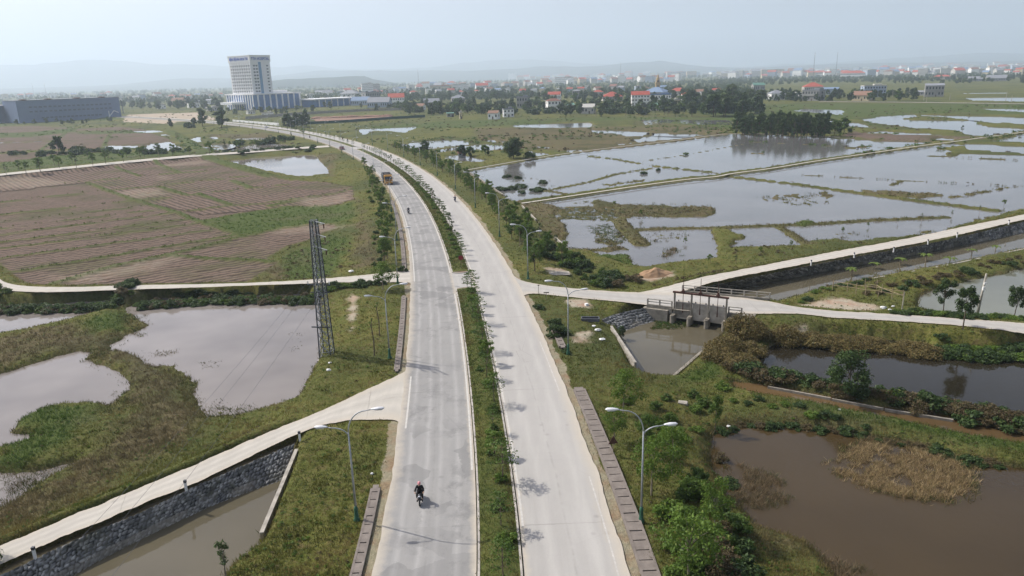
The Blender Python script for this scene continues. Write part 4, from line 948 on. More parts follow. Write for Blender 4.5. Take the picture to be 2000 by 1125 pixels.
# ------------------------------------------------------------------ vehicles
def paint(name, c, rough=.35): return plain(name, c, rough, 0, .06, 3, .5)
def skin_body(name, verts, edges, radii, mat, parent=None, sub=1, root=0):
    me = bpy.data.meshes.new(name); me.from_pydata(verts, edges, []); o = bpy.data.objects.new(name, me); C.objects.link(o)
    s = o.modifiers.new('skin', 'SKIN'); sk = me.skin_vertices[0].data if me.skin_vertices else None
    if sk is None:
        bpy.context.view_layer.objects.active = o; sk = me.attributes and me.skin_vertices[0].data
    for i, r_ in enumerate(radii): sk[i].radius = (r_, r_) if not isinstance(r_, tuple) else r_
    sk[root].use_root = True; b = o.modifiers.new('sub', 'SUBSURF'); b.levels = b.render_levels = sub
    dg = bpy.context.evaluated_depsgraph_get(); me2 = bpy.data.meshes.new_from_object(o.evaluated_get(dg)); me2.materials.clear(); me2.materials.append(mat)
    me2.polygons.foreach_set('use_smooth', [True] * len(me2.polygons)); bpy.data.objects.remove(o); q = link(name, me2, parent); return q
m_skin = plain('skin', (.42, .26, .18), .6, 0, .05)
def make_rider(jacket, helmet, trousers, label):
    """seated rider, +y forward, on the origin of the bike"""
    root = empty('person', (0, 0, 0)); tag(root, label, 'person')
    V = [(0, -.18, .86), (0, -.10, 1.10), (0, -.02, 1.32), (0, .0, 1.44), (0, .02, 1.52), (0, .04, 1.62),
         (-.20, -.02, 1.36), (-.33, .16, 1.16), (-.33, .42, 1.08), (-.32, .50, 1.07), (.20, -.02, 1.36), (.33, .16, 1.16), (.33, .42, 1.08), (.32, .50, 1.07),
         (-.14, -.10, .82), (-.22, .28, .78), (-.20, .22, .42), (-.20, .34, .34), (.14, -.10, .82), (.22, .28, .78), (.20, .22, .42), (.20, .34, .34)]
    E_ = [(0, 1), (1, 2), (2, 3), (3, 4), (4, 5), (2, 6), (6, 7), (7, 8), (8, 9), (2, 10), (10, 11), (11, 12), (12, 13), (0, 14), (14, 15), (15, 16), (16, 17), (0, 18), (18, 19), (19, 20), (20, 21)]
    R_ = [.12, .12, .11, .06, .06, .10, .05, .06, .045, .045, .05, .05, .045, .045, .08, .07, .055, .05, .08, .07, .055, .05]
    body = skin_body('body', V, E_, R_, m_skin, root)
    Vj = V[:3] + [(0, -.01, 1.41)] + V[6:9] + V[10:13]; Ej = [(0, 1), (1, 2), (2, 3), (2, 4), (4, 5), (5, 6), (2, 7), (7, 8), (8, 9)]
    jk = skin_body('jacket', Vj, Ej, [.19, .20, .21, .09, .10, .075, .055, .10, .075, .055], jacket, root)
    Vt = [V[0]] + V[14:17] + V[18:21]; tr = skin_body('trousers', Vt, [(0, 1), (1, 2), (2, 3), (0, 4), (4, 5), (5, 6)], [.17, .13, .10, .068, .13, .10, .068], trousers, root)
    b = MB(); b.ball((0, .03, 1.66), (.14, .165, .15), 14, 9); b.box((0, .17, 1.68), (.2, .12, .02)); he = b.build('helmet', helmet, root, True)
    b = MB(); b.ball((0, .155, 1.60), (.075, .03, .07), 8, 6); b.box((0, .19, 1.595), (.02, .03, .04)); fa = b.build('face', m_skin, root, True)
    for s in (-1, 1):
        h = MB(); h.ball((s * .325, .53, 1.08), (.045, .05, .035), 8, 5)
        for k in range(4): h.tube([(s * (.29 + .02 * k), .56, 1.09), (s * (.29 + .02 * k), .60, 1.07), (s * (.29 + .02 * k), .58, 1.04)], .011, 5)
        h.tube([(s * .28, .52, 1.08), (s * .275, .56, 1.05)], .012, 5); reg(root, h.build('hand', m_skin, root))
        f = MB(); f.box((s * .20, .38, .30), (.10, .27, .09)); reg(root, f.build('shoe', m_black, root, bevel=.02))
    reg(root, body, jk, tr, he, fa); return root
def wheel(c, r_, w, parent, name='wheel', n=20, axis=(1, 0, 0)):
    b = MB(); b.disc(c, r_, w, axis, n); o = b.build(name, m_black, parent, bevel=w * .15); b = MB(); b.disc(c, r_ * .58, w * 1.08, axis, n); h = b.build('rim', m_galv, o); reg(o, h); return o
def make_bike(col, trim, label):
    root = empty('motorbike'); tag(root, label, 'motorbike')
    w1 = wheel((0, .66, .29), .29, .10, root); w2 = wheel((0, -.60, .29), .29, .12, root)
    def hull(name, sec, mat):
        """sec: (y, halfwidth, zlow, zhigh)"""
        b = MB(); V = []; n = 8
        for y, hw, z0, z1 in sec:
            for k in range(n):
                a = 2 * math.pi * k / n + math.pi / 8; V.append((hw * math.cos(a), y, (z0 + z1) / 2 + (z1 - z0) / 2 * math.sin(a)))
        F_ = [(i * n + k, i * n + (k + 1) % n, (i + 1) * n + (k + 1) % n, (i + 1) * n + k) for i in range(len(sec) - 1) for k in range(n)] + [tuple(range(n))[::-1], tuple((len(sec) - 1) * n + k for k in range(n))]
        b.add(V, F_); return b.build(name, mat, root, True)
    p = [hull('rear_body', [(-.85, .05, .62, .72), (-.7, .12, .50, .74), (-.35, .17, .36, .76), (0, .16, .30, .66), (.15, .14, .26, .42)], col),
         hull('floor_board', [(.05, .17, .24, .34), (.25, .19, .26, .36), (.42, .18, .28, .46)], trim),
         hull('front_fairing', [(.34, .20, .34, .88), (.44, .19, .36, .96), (.56, .15, .42, .98), (.70, .08, .52, .86), (.78, .03, .60, .70)], col),
         hull('mudguard', [(.40, .07, .42, .50), (.60, .08, .54, .63), (.80, .07, .52, .60), (.93, .04, .42, .48)], trim),
         hull('seat', [(-.72, .10, .72, .80), (-.4, .16, .72, .82), (-.05, .13, .68, .76), (.05, .06, .66, .72)], m_black)]
    b = MB(); b.tube([(-.36, .40, 1.06), (-.2, .50, 1.02), (0, .52, .98), (.2, .50, 1.02), (.36, .40, 1.06)], .022, 6); b.build('handlebar', m_black, root); p.append(root.children[-1] if root.children else None)
    b = MB(); b.ball((0, .70, .86), (.10, .05, .06), 10, 6); h = b.build('headlight', m_lens, root, True)
    b = MB(); b.tube([(0, .62, .31), (0, .48, .85)], .03, 6); b.tube([(0, .30, .3), (0, -.6, .3)], .04, 6); f = b.build('fork', m_galv, root)
    ms = []
    for s in (-1, 1):
        b = MB(); b.tube([(s * .28, .46, 1.04), (s * .33, .46, 1.20)], .009, 4); b.ball((s * .36, .45, 1.23), (.07, .02, .045), 8, 5); ms.append(b.build('mirror', m_black, root))
        b = MB(); b.box((s * .13, .66, .70), (.02, .10, .16), rz=-s * .5); ms.append(b.build('fairing_panel', m_white, root))
    reg(root, w1, w2, h, f, *ms, *[x for x in p if x]); return root
blk = plain('black_cloth', (.012, .012, .014), .9); navy = plain('navy_cloth', (.02, .025, .05), .9); pink = paint('pink_helmet', (.55, .22, .24)); grey = plain('grey_cloth', (.12, .12, .13), .9); whi = plain('white_cloth', (.65, .64, .62), .85)
redh = paint('red_helmet', (.35, .03, .03)); bikeblack = paint('black_gloss', (.02, .022, .028), .2); bikeblue = paint('blue_gloss', (.03, .06, .16), .25); bikered = paint('red_gloss', (.3, .02, .02), .25)
def heading(y): i = cl_at(y); return math.atan2(_t[i][1], _t[i][0]) - math.pi / 2
bikes = [((821, 979), math.pi, bikeblack, blk, pink, blk, 'black scooter ridden towards the viewer on the near left carriageway', 'rider in black jacket and pinkish helmet on the near left carriageway'),
         ((798, 417), math.pi, bikeblack, grey, paint('white_helmet', (.7, .7, .7)), navy, 'dark motorbike ridden towards the viewer between the yellow truck and the junction', 'rider in grey with a white helmet in front of the yellow truck'),
         ((889, 394), 0, bikeblue, navy, redh, blk, 'dark motorbike riding away on the right carriageway', 'rider in dark clothes riding away on the right carriageway'),
         ((669, 272.5), 0, bikered, navy, redh, blk, 'small motorbike far off on the right carriageway, farther of two', 'far rider in dark clothes on the right carriageway, farther of two'),
         ((679, 276), 0, bikeblack, blk, redh, navy, 'small motorbike far off on the right carriageway, nearer of two', 'far rider in dark clothes on the right carriageway, nearer of two'),
         ((605, 270), math.pi, bikeblack, grey, redh, blk, 'tiny motorbike on the far left carriageway beyond the junction with the village road', 'tiny rider on the far left carriageway')]
for (px, py), turn, col, jac, hel, tro, l1, l2 in bikes:
    p = P(px, py, .02); rz = heading(p[1]) + turn; a = make_bike(col, m_black if col is not bikered else col, l1); r = make_rider(jac, hel, tro, l2)
    for o in (a, r): o.location = (p[0], p[1], .024); o.rotation_euler = (0, 0, rz); o.scale = (.92, .92, .92); o['group'] = 'motorbikes on the road' if o is a else 'riders on the road'
# dump truck, +y forward
yel = paint('yellow_cab_paint', (.52, .26, .04)); bed = plain('worn_grey_tipper', (.13, .13, .13), .7, 0, .3); 
def make_truck():
    r = empty('dump_truck'); tag(r, 'yellow dump truck with a dark tipper body coming down the left carriageway', 'truck'); ps = []
    b = MB(); b.box((0, -.6, .85), (.9, 7.6, .28)); b.build('chassis', m_black, r)
    b = MB(); V = [(-1.18, 3.9), (1.18, 3.9)]
    prof = [(3.95, .62), (3.98, 1.35), (3.86, 1.55), (3.62, 2.55), (3.45, 2.75), (2.25, 2.78), (2.2, .62)]
    vv = [(-1.2, y, z) for y, z in prof] + [(1.2, y, z) for y, z in prof]; n = len(prof)
    b.add(vv, [tuple(range(n)), tuple(range(n, 2 * n))[::-1]] + [(k, (k + 1) % n, n + (k + 1) % n, n + k)[::-1] for k in range(n)]); cab = b.build('cab', yel, r, bevel=.05)
    w = MB(); w.add([(-1.05, 3.86, 1.62), (1.05, 3.86, 1.62), (.98, 3.65, 2.48), (-.98, 3.65, 2.48)], [(0, 1, 2, 3)]); w.v = [(x, y + .03, z) for x, y, z in w.v]; w.build('windscreen', m_glass, cab)
    for s in (-1, 1):
        w = MB(); w.box((s * 1.205, 2.95, 2.05), (.02, .95, .75)); w.build('side_window', m_glass, cab)
        w = MB(); w.box((s * .92, 3.99, .95), (.34, .05, .2)); w.build('headlight', m_lens, cab); w = MB(); w.box((s * 1.36, 3.85, 2.0), (.14, .1, .5)); w.build('mirror', m_black, cab)
    w = MB(); w.box((0, 3.99, 1.38), (1.7, .05, .2)); w.build('grille', m_black, cab); w = MB(); w.box((0, 4.02, .66), (2.4, .2, .32)); w.build('bumper', yel, r, bevel=.03)
    w = MB(); w.box((0, 3.0, 2.84), (1.9, .7, .14)); w.build('roof_visor', yel, cab)
    t = MB(); x1, y0, y1, z0, z1 = 1.25, -4.3, 2.05, 1.15, 2.85
    t.box((0, (y0 + y1) / 2, z0), (2.5, y1 - y0, .12)); [t.box((s * x1, (y0 + y1) / 2, (z0 + z1) / 2), (.08, y1 - y0, z1 - z0)) for s in (-1, 1)]; t.box((0, y1 - .04, (z0 + z1) / 2 + .1), (2.42, .08, z1 - z0 + .2)); t.box((0, y0 + .04, (z0 + z1) / 2), (2.42, .08, z1 - z0))
    for s in (-1, 1):
        for k in range(7): t.box((s * (x1 + .07), y0 + .4 + k * .92, (z0 + z1) / 2), (.07, .1, z1 - z0 - .05))
        t.box((s * (x1 + .075), (y0 + y1) / 2, z1 - .05), (.1, y1 - y0, .12))
    t.build('tipper_body', bed, r); l = MB(); l.ball((0, -1.1, 2.35), (1.1, 2.8, .35), 14, 8, .06, random.Random(2)); l.build('load', plain('grey_load', (.10, .095, .085), .95), r)
    for y in (3.05, -1.9, -3.2):
        for s in (-1, 1): wheel((s * 1.02, y, .52), .52, .36, r)
    return r
t = make_truck(); p = P(757, 358, .02); t.location = (p[0], p[1], .024); t.rotation_euler = (0, 0, heading(p[1]) + math.pi)
# car
def make_car(col, label, px, py, turn):
    r = empty('car'); tag(r, label, 'car'); prof = [(2.1, .35), (2.15, .7), (1.3, .95), (.55, 1.42), (-1.0, 1.45), (-1.75, 1.0), (-2.1, .92), (-2.12, .35)]; n = len(prof)
    b = MB(); vv = [(-.88 + (.12 if z > 1.1 else 0), y, z) for y, z in prof] + [(.88 - (.12 if z > 1.1 else 0), y, z) for y, z in prof]
    b.add(vv, [tuple(range(n)), tuple(range(n, 2 * n))[::-1]] + [(k, (k + 1) % n, n + (k + 1) % n, n + k)[::-1] for k in range(n)]); bd = b.build('body', col, r, bevel=.06)
    w = MB(); w.add([(-.72, 1.24, 1.0), (.72, 1.24, 1.0), (.68, .62, 1.40), (-.68, .62, 1.40)], [(0, 1, 2, 3)]); w.v = [(x, y + .02, z + .02) for x, y, z in w.v]; w.build('windscreen', m_glass, bd)
    for s in (-1, 1):
        w = MB(); w.box((s * .84, -.25, 1.15), (.04, 1.9, .32)); w.build('side_window', m_glass, bd); w = MB(); w.box((s * .65, 2.13, .68), (.3, .06, .14)); w.build('headlight', m_lens, bd)
        for y in (1.35, -1.35): wheel((s * .8, y, .32), .32, .2, r)
    p = P(px, py, .02); r.location = (p[0], p[1], .024); r.rotation_euler = (0, 0, heading(p[1]) + turn)
make_car(paint('dark_red_car', (.10, .02, .02)), 'dark red car crossing the far junction with the village road', 668, 292, math.pi)
make_car(paint('white_car', (.6, .6, .6)), 'tiny white car far up the road near the hospital', 520, 250, math.pi)
# ------------------------------------------------------------------ plants
def leaf_mat(name, c, var=.35, trans=.25):
    n = N(name); a = n.attr('leaf'); f = n.sep(a)
    col = n.mix(f[0], tuple(x * (1 - var) for x in c[0]), c[1]); col = n.mix(f[1], col, c[2]); n.col(col)
    tr = n.t.nodes.new('ShaderNodeBsdfTranslucent'); n.link(n.mix(.5, col, c[1]), tr.inputs[0]); ms = n.t.nodes.new('ShaderNodeMixShader'); ms.inputs[0].default_value = trans
    n.link(n.b.outputs[0], ms.inputs[1]); n.link(tr.outputs[0], ms.inputs[2]); n.link(ms.outputs[0], n.o.inputs[0]); return n.done(.6, 0, .25)
LM = {
 'young': leaf_mat('young_leaves', ((.09, .165, .022), (.135, .22, .03), (.20, .23, .05)), trans=.32),
 'green': leaf_mat('green_leaves', ((.06, .115, .018), (.095, .165, .026), (.15, .19, .045)), trans=.32),
 'dark': leaf_mat('dark_leaves', ((.038, .072, .020), (.062, .108, .028), (.10, .135, .040)), trans=.28),
 'brown': leaf_mat('brown_creeper_leaves', ((.13, .10, .035), (.21, .16, .055), (.075, .10, .022)), .35, .2),
 'twig': leaf_mat('dry_brown_shrub', ((.085, .066, .032), (.14, .105, .05), (.065, .09, .022)), .3, .2),
 'grey': leaf_mat('grey_green_leaves', ((.06, .095, .03), (.10, .145, .05), (.14, .16, .07)), trans=.3),
}
m_bark = plain('tree_bark', (.115, .09, .065), .95, 0, .3, 6); m_barkl = plain('pale_bark', (.24, .20, .15), .95, 0, .3, 6)
def leaves(name, centers, radii, n, size, mat, seed=1, flat=.6, droop=.0, asp=.5, updir=.35):
    """leaf blades scattered in clumps round the given centres"""
    r = np.random.default_rng(seed); k = len(centers); Cn = np.asarray(centers, float); Rd = np.asarray(radii, float)
    w = Rd ** 2; idx = r.choice(k, n, p=w / w.sum()); d = r.normal(size=(n, 3)); d /= np.linalg.norm(d, axis=1)[:, None]; rad = r.random(n) ** .40
    pos = Cn[idx] + d * (Rd[idx] * rad)[:, None] * np.array([1, 1, flat]); pos[:, 2] -= droop * rad * Rd[idx]
    nrm = d * .7 + r.normal(size=(n, 3)) * .6; nrm[:, 2] += updir; nrm /= np.linalg.norm(nrm, axis=1)[:, None]
    a = np.cross(nrm, r.normal(size=(n, 3))); a /= np.linalg.norm(a, axis=1)[:, None]; b_ = np.cross(nrm, a); s = size * r.uniform(.6, 1.3, n)[:, None]
    V = np.stack([pos - a * s, pos - b_ * s * asp - a * s * .1, pos + a * s, pos + b_ * s * asp + nrm * s * .2], 1).reshape(-1, 3)
    F_ = np.arange(4 * n).reshape(-1, 4); me = np_mesh(name, V, F_, mat)
    c1 = np.clip(r.random(n) * .7 + (r.random(k)[idx] - .35) * .7, 0, 1); c2 = (r.random(n) < .16) * r.random(n)
    vcol(me, 'leaf', np.repeat(np.stack([c1, c2, c1 * 0], 1), 4, 0)); return me
def tree_meshes(kind, seed):
    r = random.Random(seed); tr = MB(); cen = []; rad = []
    if kind == 'tier':            # slender sapling with flat layers of leaves
        h = 3.0; tr.tube([(0, 0, -.3), (.03, 0, h * .5), (0, .03, h)], [.045, .035, .015], 5)
        for z, R_ in ((1.35, .75), (1.95, .85), (2.5, .65), (2.95, .35)):
            for k in range(6):
                a = k * 1.05 + r.random() + z; e = (R_ * math.cos(a), R_ * math.sin(a), z + .12); tr.tube([(0, 0, z - .05), e], [.014, .006], 3, False)
                for t_ in (.55, 1.0): cen.append((e[0] * t_, e[1] * t_, e[2])); rad.append(.26)
        return tr.mesh('trunk'), leaves('crown', cen, rad, 520, .085, LM['green'], seed, .3), m_bark
    if kind == 'stake':
        tr.tube([(0, 0, -.3), (.15, 0, 1.6), (.05, .1, 3.2), (.3, .1, 3.9)], [.07, .06, .045, .02], 6); tr.tube([(.05, .1, 3.1), (-.2, .1, 3.7)], [.03, .015], 4)
        cen = [(.3, .1, 3.8), (-.2, .1, 3.6)]; return tr.mesh('trunk'), leaves('crown', cen, [.18, .14], 40, .09, LM['young'], seed), m_bark
    if kind == 'banana':
        V = []
        tr.tube([(0, 0, -.3), (0, 0, 1.4)], [.14, .10], 7); b = MB()
        for k in range(8):
            a = k * .85 + r.random(); L_ = 1.6 + r.random() * .5; prev = None; pts = []
            for t_ in np.linspace(0, 1, 6): pts.append((math.cos(a) * L_ * t_ * .85, math.sin(a) * L_ * t_ * .85, 1.35 + 1.5 * t_ - 1.5 * t_ * t_))
            px_, py_ = -math.sin(a), math.cos(a); w = [.05, .2, .26, .25, .18, .02]; v = []
            for q, ww in zip(pts, w): v += [(q[0] - px_ * ww, q[1] - py_ * ww, q[2] - .05), q, (q[0] + px_ * ww, q[1] + py_ * ww, q[2] - .05)]
            b.add(v, [(3 * i + j, 3 * i + j + 1, 3 * i + j + 4, 3 * i + j + 3) for i in range(5) for j in range(2)])
        me = b.mesh('crown'); me.materials.append(LM['young']); vcol(me, 'leaf', np.full((len(me.vertices), 3), .3)); return tr.mesh('trunk'), me, m_barkl
    if kind == 'palm':
        tr.tube([(0, 0, -.5), (.2, 0, 3), (.1, 0, 6.5)], [.22, .17, .13], 7); b = MB()
        for k in range(15):
            a = k * 2.4; up = r.uniform(.2, 1.4); L_ = 2.6; v = []; px_, py_ = -math.sin(a), math.cos(a)
            for i, t_ in enumerate(np.linspace(0, 1, 7)):
                q = (.1 + math.cos(a) * L_ * t_ * .9, math.sin(a) * L_ * t_ * .9, 6.4 + up * t_ * 1.6 - 2.2 * t_ * t_); ww = [.06, .3, .42, .42, .36, .25, .03][i]
                v += [(q[0] - px_ * ww, q[1] - py_ * ww, q[2] - ww * .6), q, (q[0] + px_ * ww, q[1] + py_ * ww, q[2] - ww * .6)]
            b.add(v, [(3 * i + j, 3 * i + j + 1, 3 * i + j + 4, 3 * i + j + 3) for i in range(6) for j in range(2)])
        me = b.mesh('crown'); me.materials.append(LM['dark']); vcol(me, 'leaf', np.full((len(me.vertices), 3), .3)); return tr.mesh('trunk'), me, m_barkl
    # branching trees: (height, crown radius, crown base, leaves, leaf size, material, limbs, flatness)
    spec = {'verge': (4.0, 1.35, 1.7, 1500, .115, 'young', 7, .8), 'verge2': (4.2, 1.6, 1.6, 1900, .11, 'green', 8, .7), 'feather': (4.6, 2.3, 1.7, 2300, .12, 'young', 10, .55),
            'leafy': (5.2, 2.4, .9, 4200, .14, 'dark', 11, .9), 'round': (4.8, 1.7, 2.0, 3000, .13, 'dark', 8, .95), 'big': (9.0, 4.2, 1.2, 5200, .30, 'dark', 16, .95), 'grove': (9.5, 2.3, 1.0, 2200, .26, 'dark', 12, 1.6),
            'town': (8.0, 3.4, 1.4, 900, .60, 'dark', 9, .9), 'town2': (7.0, 3.0, 1.2, 800, .60, 'green', 8, .85), 'tall': (12.0, 4.2, 2.5, 1500, .65, 'grey', 12, 1.2), 'wisp': (3.6, .75, 1.6, 420, .10, 'grey', 6, 1.0)}[kind]
    h, R_, cb, nl, ls, mt, nb, fl = spec; lean = (r.uniform(-.2, .2), r.uniform(-.2, .2)); top = (lean[0] * h * .3, lean[1] * h * .3, h * .72)
    tr.tube([(0, 0, -.4), (lean[0] * .3, lean[1] * .3, h * .3), top], [h * .022, h * .017, h * .008], 7)
    for k in range(nb):
        a = k * 2.4 + r.random() * .8; z0 = cb + (h * .72 - cb) * (k / nb) ** 1.0; f = z0 / (h * .72); s0 = (lean[0] * .3 * min(1, f * 2), lean[1] * .3, z0 * .9)
        t_ = (k + .5) / nb; rr_ = R_ * (math.sin(math.pi * (.25 + .68 * t_))) * r.uniform(.6, 1.0); zt = cb + (h - cb) * (t_ * .9 + .08) + r.uniform(-.1, .1) * h * .4
        e = (s0[0] + rr_ * .72 * math.cos(a), s0[1] + rr_ * .72 * math.sin(a), zt); m_ = ((s0[0] + e[0]) / 2, (s0[1] + e[1]) / 2, (s0[2] + e[2]) / 2 + .05 * h)
        tr.tube([s0, m_, e], [h * .009, h * .006, h * .003], 4, False)
        for q in range(3):
            cen.append((e[0] + r.gauss(0, R_ * .17), e[1] + r.gauss(0, R_ * .17), e[2] + r.gauss(0, R_ * .12))); rad.append(R_ * r.uniform(.20, .36))
    cen.append((top[0], top[1], h * .88)); rad.append(R_ * .36)
    return tr.mesh('trunk'), leaves('crown', cen, rad, nl, ls, LM[mt], seed, min(1, fl)), (m_barkl if kind in ('feather', 'wisp') else m_bark)
def bush_mesh(kind, seed):
    r = random.Random(seed); spec = {'shrub': (.62, 1.0, 900, .075, 'green'), 'low': (.65, .7, 800, .075, 'young'), 'weed': (.9, .9, 1000, .10, 'dark'), 'dry': (.95, 1.3, 1500, .075, 'twig'), 'mound': (2.6, 2.3, 11000, .11, 'brown'), 'far': (1.6, 1.7, 500, .28, 'dark')}[kind]
    R_, h, n, ls, mt = spec; cen = []; rad = []
    for k in range(14 if kind != 'mound' else 40):
        a = r.random() * 6.28; q = R_ * .75 * math.sqrt(r.random()); z = (h * .85) * (1 - (q / R_) ** 2) * r.uniform(.35, 1.0); cen.append((q * math.cos(a), q * math.sin(a), z)); rad.append(R_ * r.uniform(.22, .42))
    st = MB()
    for k in range(6): a = k * 1.05; st.tube([(0, 0, -.2), (R_ * .4 * math.cos(a), R_ * .4 * math.sin(a), h * .6)], [.03, .01], 4, False)
    return st.mesh('stems'), leaves('foliage', cen, rad, n, ls, LM[mt], seed, .8), m_bark
PROTO = {}
def proto(kind, seed, bush=False):
    k = (kind, seed)
    if k not in PROTO:
        a, b, bm = (bush_mesh if bush else tree_meshes)(kind, 17 * seed + len(kind)); a.materials.append(bm); PROTO[k] = (a, b)
    return PROTO[k]
TREE_H = {'tier': 3.1, 'stake': 3.9, 'banana': 2.2, 'palm': 7, 'verge': 4, 'verge2': 4.2, 'feather': 4.6, 'leafy': 5.2, 'round': 4.8, 'big': 9, 'grove': 9.5, 'town': 8, 'town2': 7, 'tall': 12, 'wisp': 3.6, 'shrub': 1.1, 'low': .8, 'weed': 1.0, 'dry': 1.4, 'mound': 2.5, 'far': 1.8}
def mass(name, items, label=None, cat=None, kind=None, thin=1.0):
    """one hedge or thicket grown from many shrubs: (kind, x, y, h, wide, z)"""
    Vs = []; Cs = []; Fi = []; mats = []; nv = 0
    for kd, x, y, h, wd_, z in items:
        me = proto(kd, random.randint(0, 1 if kd == 'mound' else 3), kd in BUSH)[1]; n = len(me.vertices); co = np.empty(n * 3, np.float32); me.vertices.foreach_get('co', co); co = co.reshape(-1, 3)
        cc = np.empty(n * 4, np.float32); me.color_attributes['leaf'].data.foreach_get('color', cc); cc = cc.reshape(-1, 4)
        if thin < 1: m_ = int(n // 4 * thin) * 4; co = co[:m_]; cc = cc[:m_]; n = m_
        s_ = h / TREE_H[kd]; a = random.uniform(0, 6.28); c_, s2 = math.cos(a), math.sin(a); w_ = s_ * wd_
        q = np.stack([(co[:, 0] * c_ - co[:, 1] * s2) * w_ + x, (co[:, 0] * s2 + co[:, 1] * c_) * w_ + y, co[:, 2] * s_ + z], 1)
        mt = me.materials[0]; 
        if mt not in mats: mats.append(mt)
        Vs.append(q); Cs.append(cc); Fi.append(np.full(n // 4, mats.index(mt), np.int32)); nv += n
    me = np_mesh(name, np.vstack(Vs), np.arange(nv).reshape(-1, 4)); [me.materials.append(m_) for m_ in mats]; me.polygons.foreach_set('material_index', np.concatenate(Fi)); vcol(me, 'leaf', np.vstack(Cs)); me.update()
    return tag(link(name, me), label, cat, None, kind)
BUSH = {'shrub', 'low', 'weed', 'dry', 'mound', 'far'}
CATN = {'verge': 'young_tree', 'verge2': 'young_tree', 'wisp': 'young_tree', 'tier': 'sapling', 'stake': 'bare_tree', 'banana': 'banana_plant', 'palm': 'palm_tree'}
def plant(kind, x, y, h, label, group=None, wide=1.0, z=None, name=None):
    bush = kind in BUSH; a, b = proto(kind, random.randint(0, 3 if kind not in ('mound', 'feather', 'big', 'leafy') else 1), bush)
    nm = name or ('bush' if bush else CATN.get(kind, 'tree')); s = h / TREE_H[kind]
    zz = gz(x, y) if z is None else z
    root = empty(nm, (x, y, zz), random.uniform(0, 6.28)); root.scale = (s * wide, s * wide, s)
    tag(root, label, nm.replace('_', ' '), group); link('stems' if bush else 'trunk', a, root); link('foliage' if bush else 'crown', b, root); return root
def plant_px(kind, px, py, h, label, group=None, wide=1.0, z=None, zg=-1.0):
    for _ in range(3):
        p = P(px, py, zg); zg = gz(p[0], p[1]) if z is None else z
    zg = max(zg, ZW - .1); return plant(kind, p[0], p[1], h, label, group, wide, zg)
def offpt(i, o): return CLs[i] + NRM[i] * o

# median saplings and shrubs
i0 = cl_at(38); i1 = cl_at(y_s - 1.2); k = 0; s_ = i0
while s_ <= i1:
    k += 1; p = offpt(s_, .45 + random.uniform(-.3, .35)); plant('tier' if k % 4 else 'verge', p[0], p[1], random.uniform(2.1, 3.4), f'slender young tree in the near median, {nth(k)} from the viewer', 'young trees in the near median', z=.12, wide=random.uniform(1.0, 1.35)); s_ += random.choice((2, 2, 3, 3))
plant('tier', *P(913, 569, .1)[:2], 2.6, 'layered little tree at the very tip of the near median', 'young trees in the near median', z=.1)
s_ = i0; k = 0
while s_ <= i1:
    k += 1; p = offpt(s_, random.uniform(-.35, .75)); plant(random.choice(('shrub', 'low', 'shrub')), p[0], p[1], random.uniform(.6, 1.15), f'green shrub in the near median, {nth(k)} from the viewer', 'shrubs in the near median', z=.12); s_ += random.choice((2, 2, 3))
i0 = cl_at(y_n0 + 7); i1 = cl_at(338); s_ = i0; k = 0
while s_ <= i1:
    k += 1; p = offpt(s_, .95 + random.uniform(-.15, .15)); plant(random.choice(('tier', 'tier', 'wisp')), p[0], p[1], random.uniform(2.0, 3.4), f'layered sapling on the far median edge, {nth(k)} beyond the round sign', 'saplings in the far median', z=.12, wide=1.05); s_ += random.choice((2, 2, 3))
s_ = cl_at(y_n0 + 10); k = 0
while s_ <= cl_at(230):
    k += 1; p = offpt(s_, random.uniform(.3, 1.0)); plant('low', p[0], p[1], random.uniform(.7, 1.2), f'shrub of the far median, {nth(k)} beyond the round sign', 'shrubs in the far median', z=.12, wide=1.0); s_ += random.choice((2, 2, 3))
s_ = cl_at(356); k = 0
while s_ <= cl_at(640):
    k += 1; p = offpt(s_, random.uniform(-.2, .8)); plant('tier', p[0], p[1], random.uniform(2.2, 3.2), f'tiny sapling in the farthest median, {nth(k)} beyond the gap', 'saplings in the farthest median', z=.12, wide=1.2); s_ += 5

# left verge
for kd, px, py, h, lb in (('feather', 748, 566, 4.2, 'light green feathery tree beside the lamp at the upper left path'), ('stake', 731, 695, 4.4, 'bare forked trunk on the left verge, nearest the viewer'), ('stake', 741, 656, 4.2, 'bare forked trunk on the left verge behind the nearer bare one'),
    ('verge2', 751, 516, 4.2, 'green tree on the left verge just above the upper path'), ('verge', 757, 506, 3.4, 'smaller green tree touching the one above the upper left path'), ('weed', 785, 531, 1.2, 'dark bush at the corner of the upper left path and the road'),
    ('weed', 706, 553, .9, 'dark clump of weeds on the edge of the upper left path')): plant_px(kd, px, py, h, lb, zg=-.1)
for k, (px, py) in enumerate(((748, 492), (752, 476), (758, 468), (746, 458), (764, 452), (752, 440), (746, 425), (756, 418), (744, 408), (738, 398), (748, 392), (735, 384), (728, 374), (738, 368), (728, 360), (722, 352), (728, 346), (718, 340), (712, 330))):
    plant_px(('verge', 'verge2', 'verge')[k % 3], px, py, random.uniform(2.8, 3.8), f'bright green tree in the left verge row, {nth(k + 1)} above the upper path', 'trees in the left verge row', zg=-.1)
for k in range(26):
    t = k / 25; i = cl_at(118 + 90 * t); p = offpt(i, -11.5 - random.uniform(0, 3)); plant(random.choice(('low', 'weed', 'shrub')), p[0], p[1], random.uniform(.6, 1.1), f'low shrub under the left verge trees, {nth(k + 1)} from the upper path', 'low shrubs of the left verge')
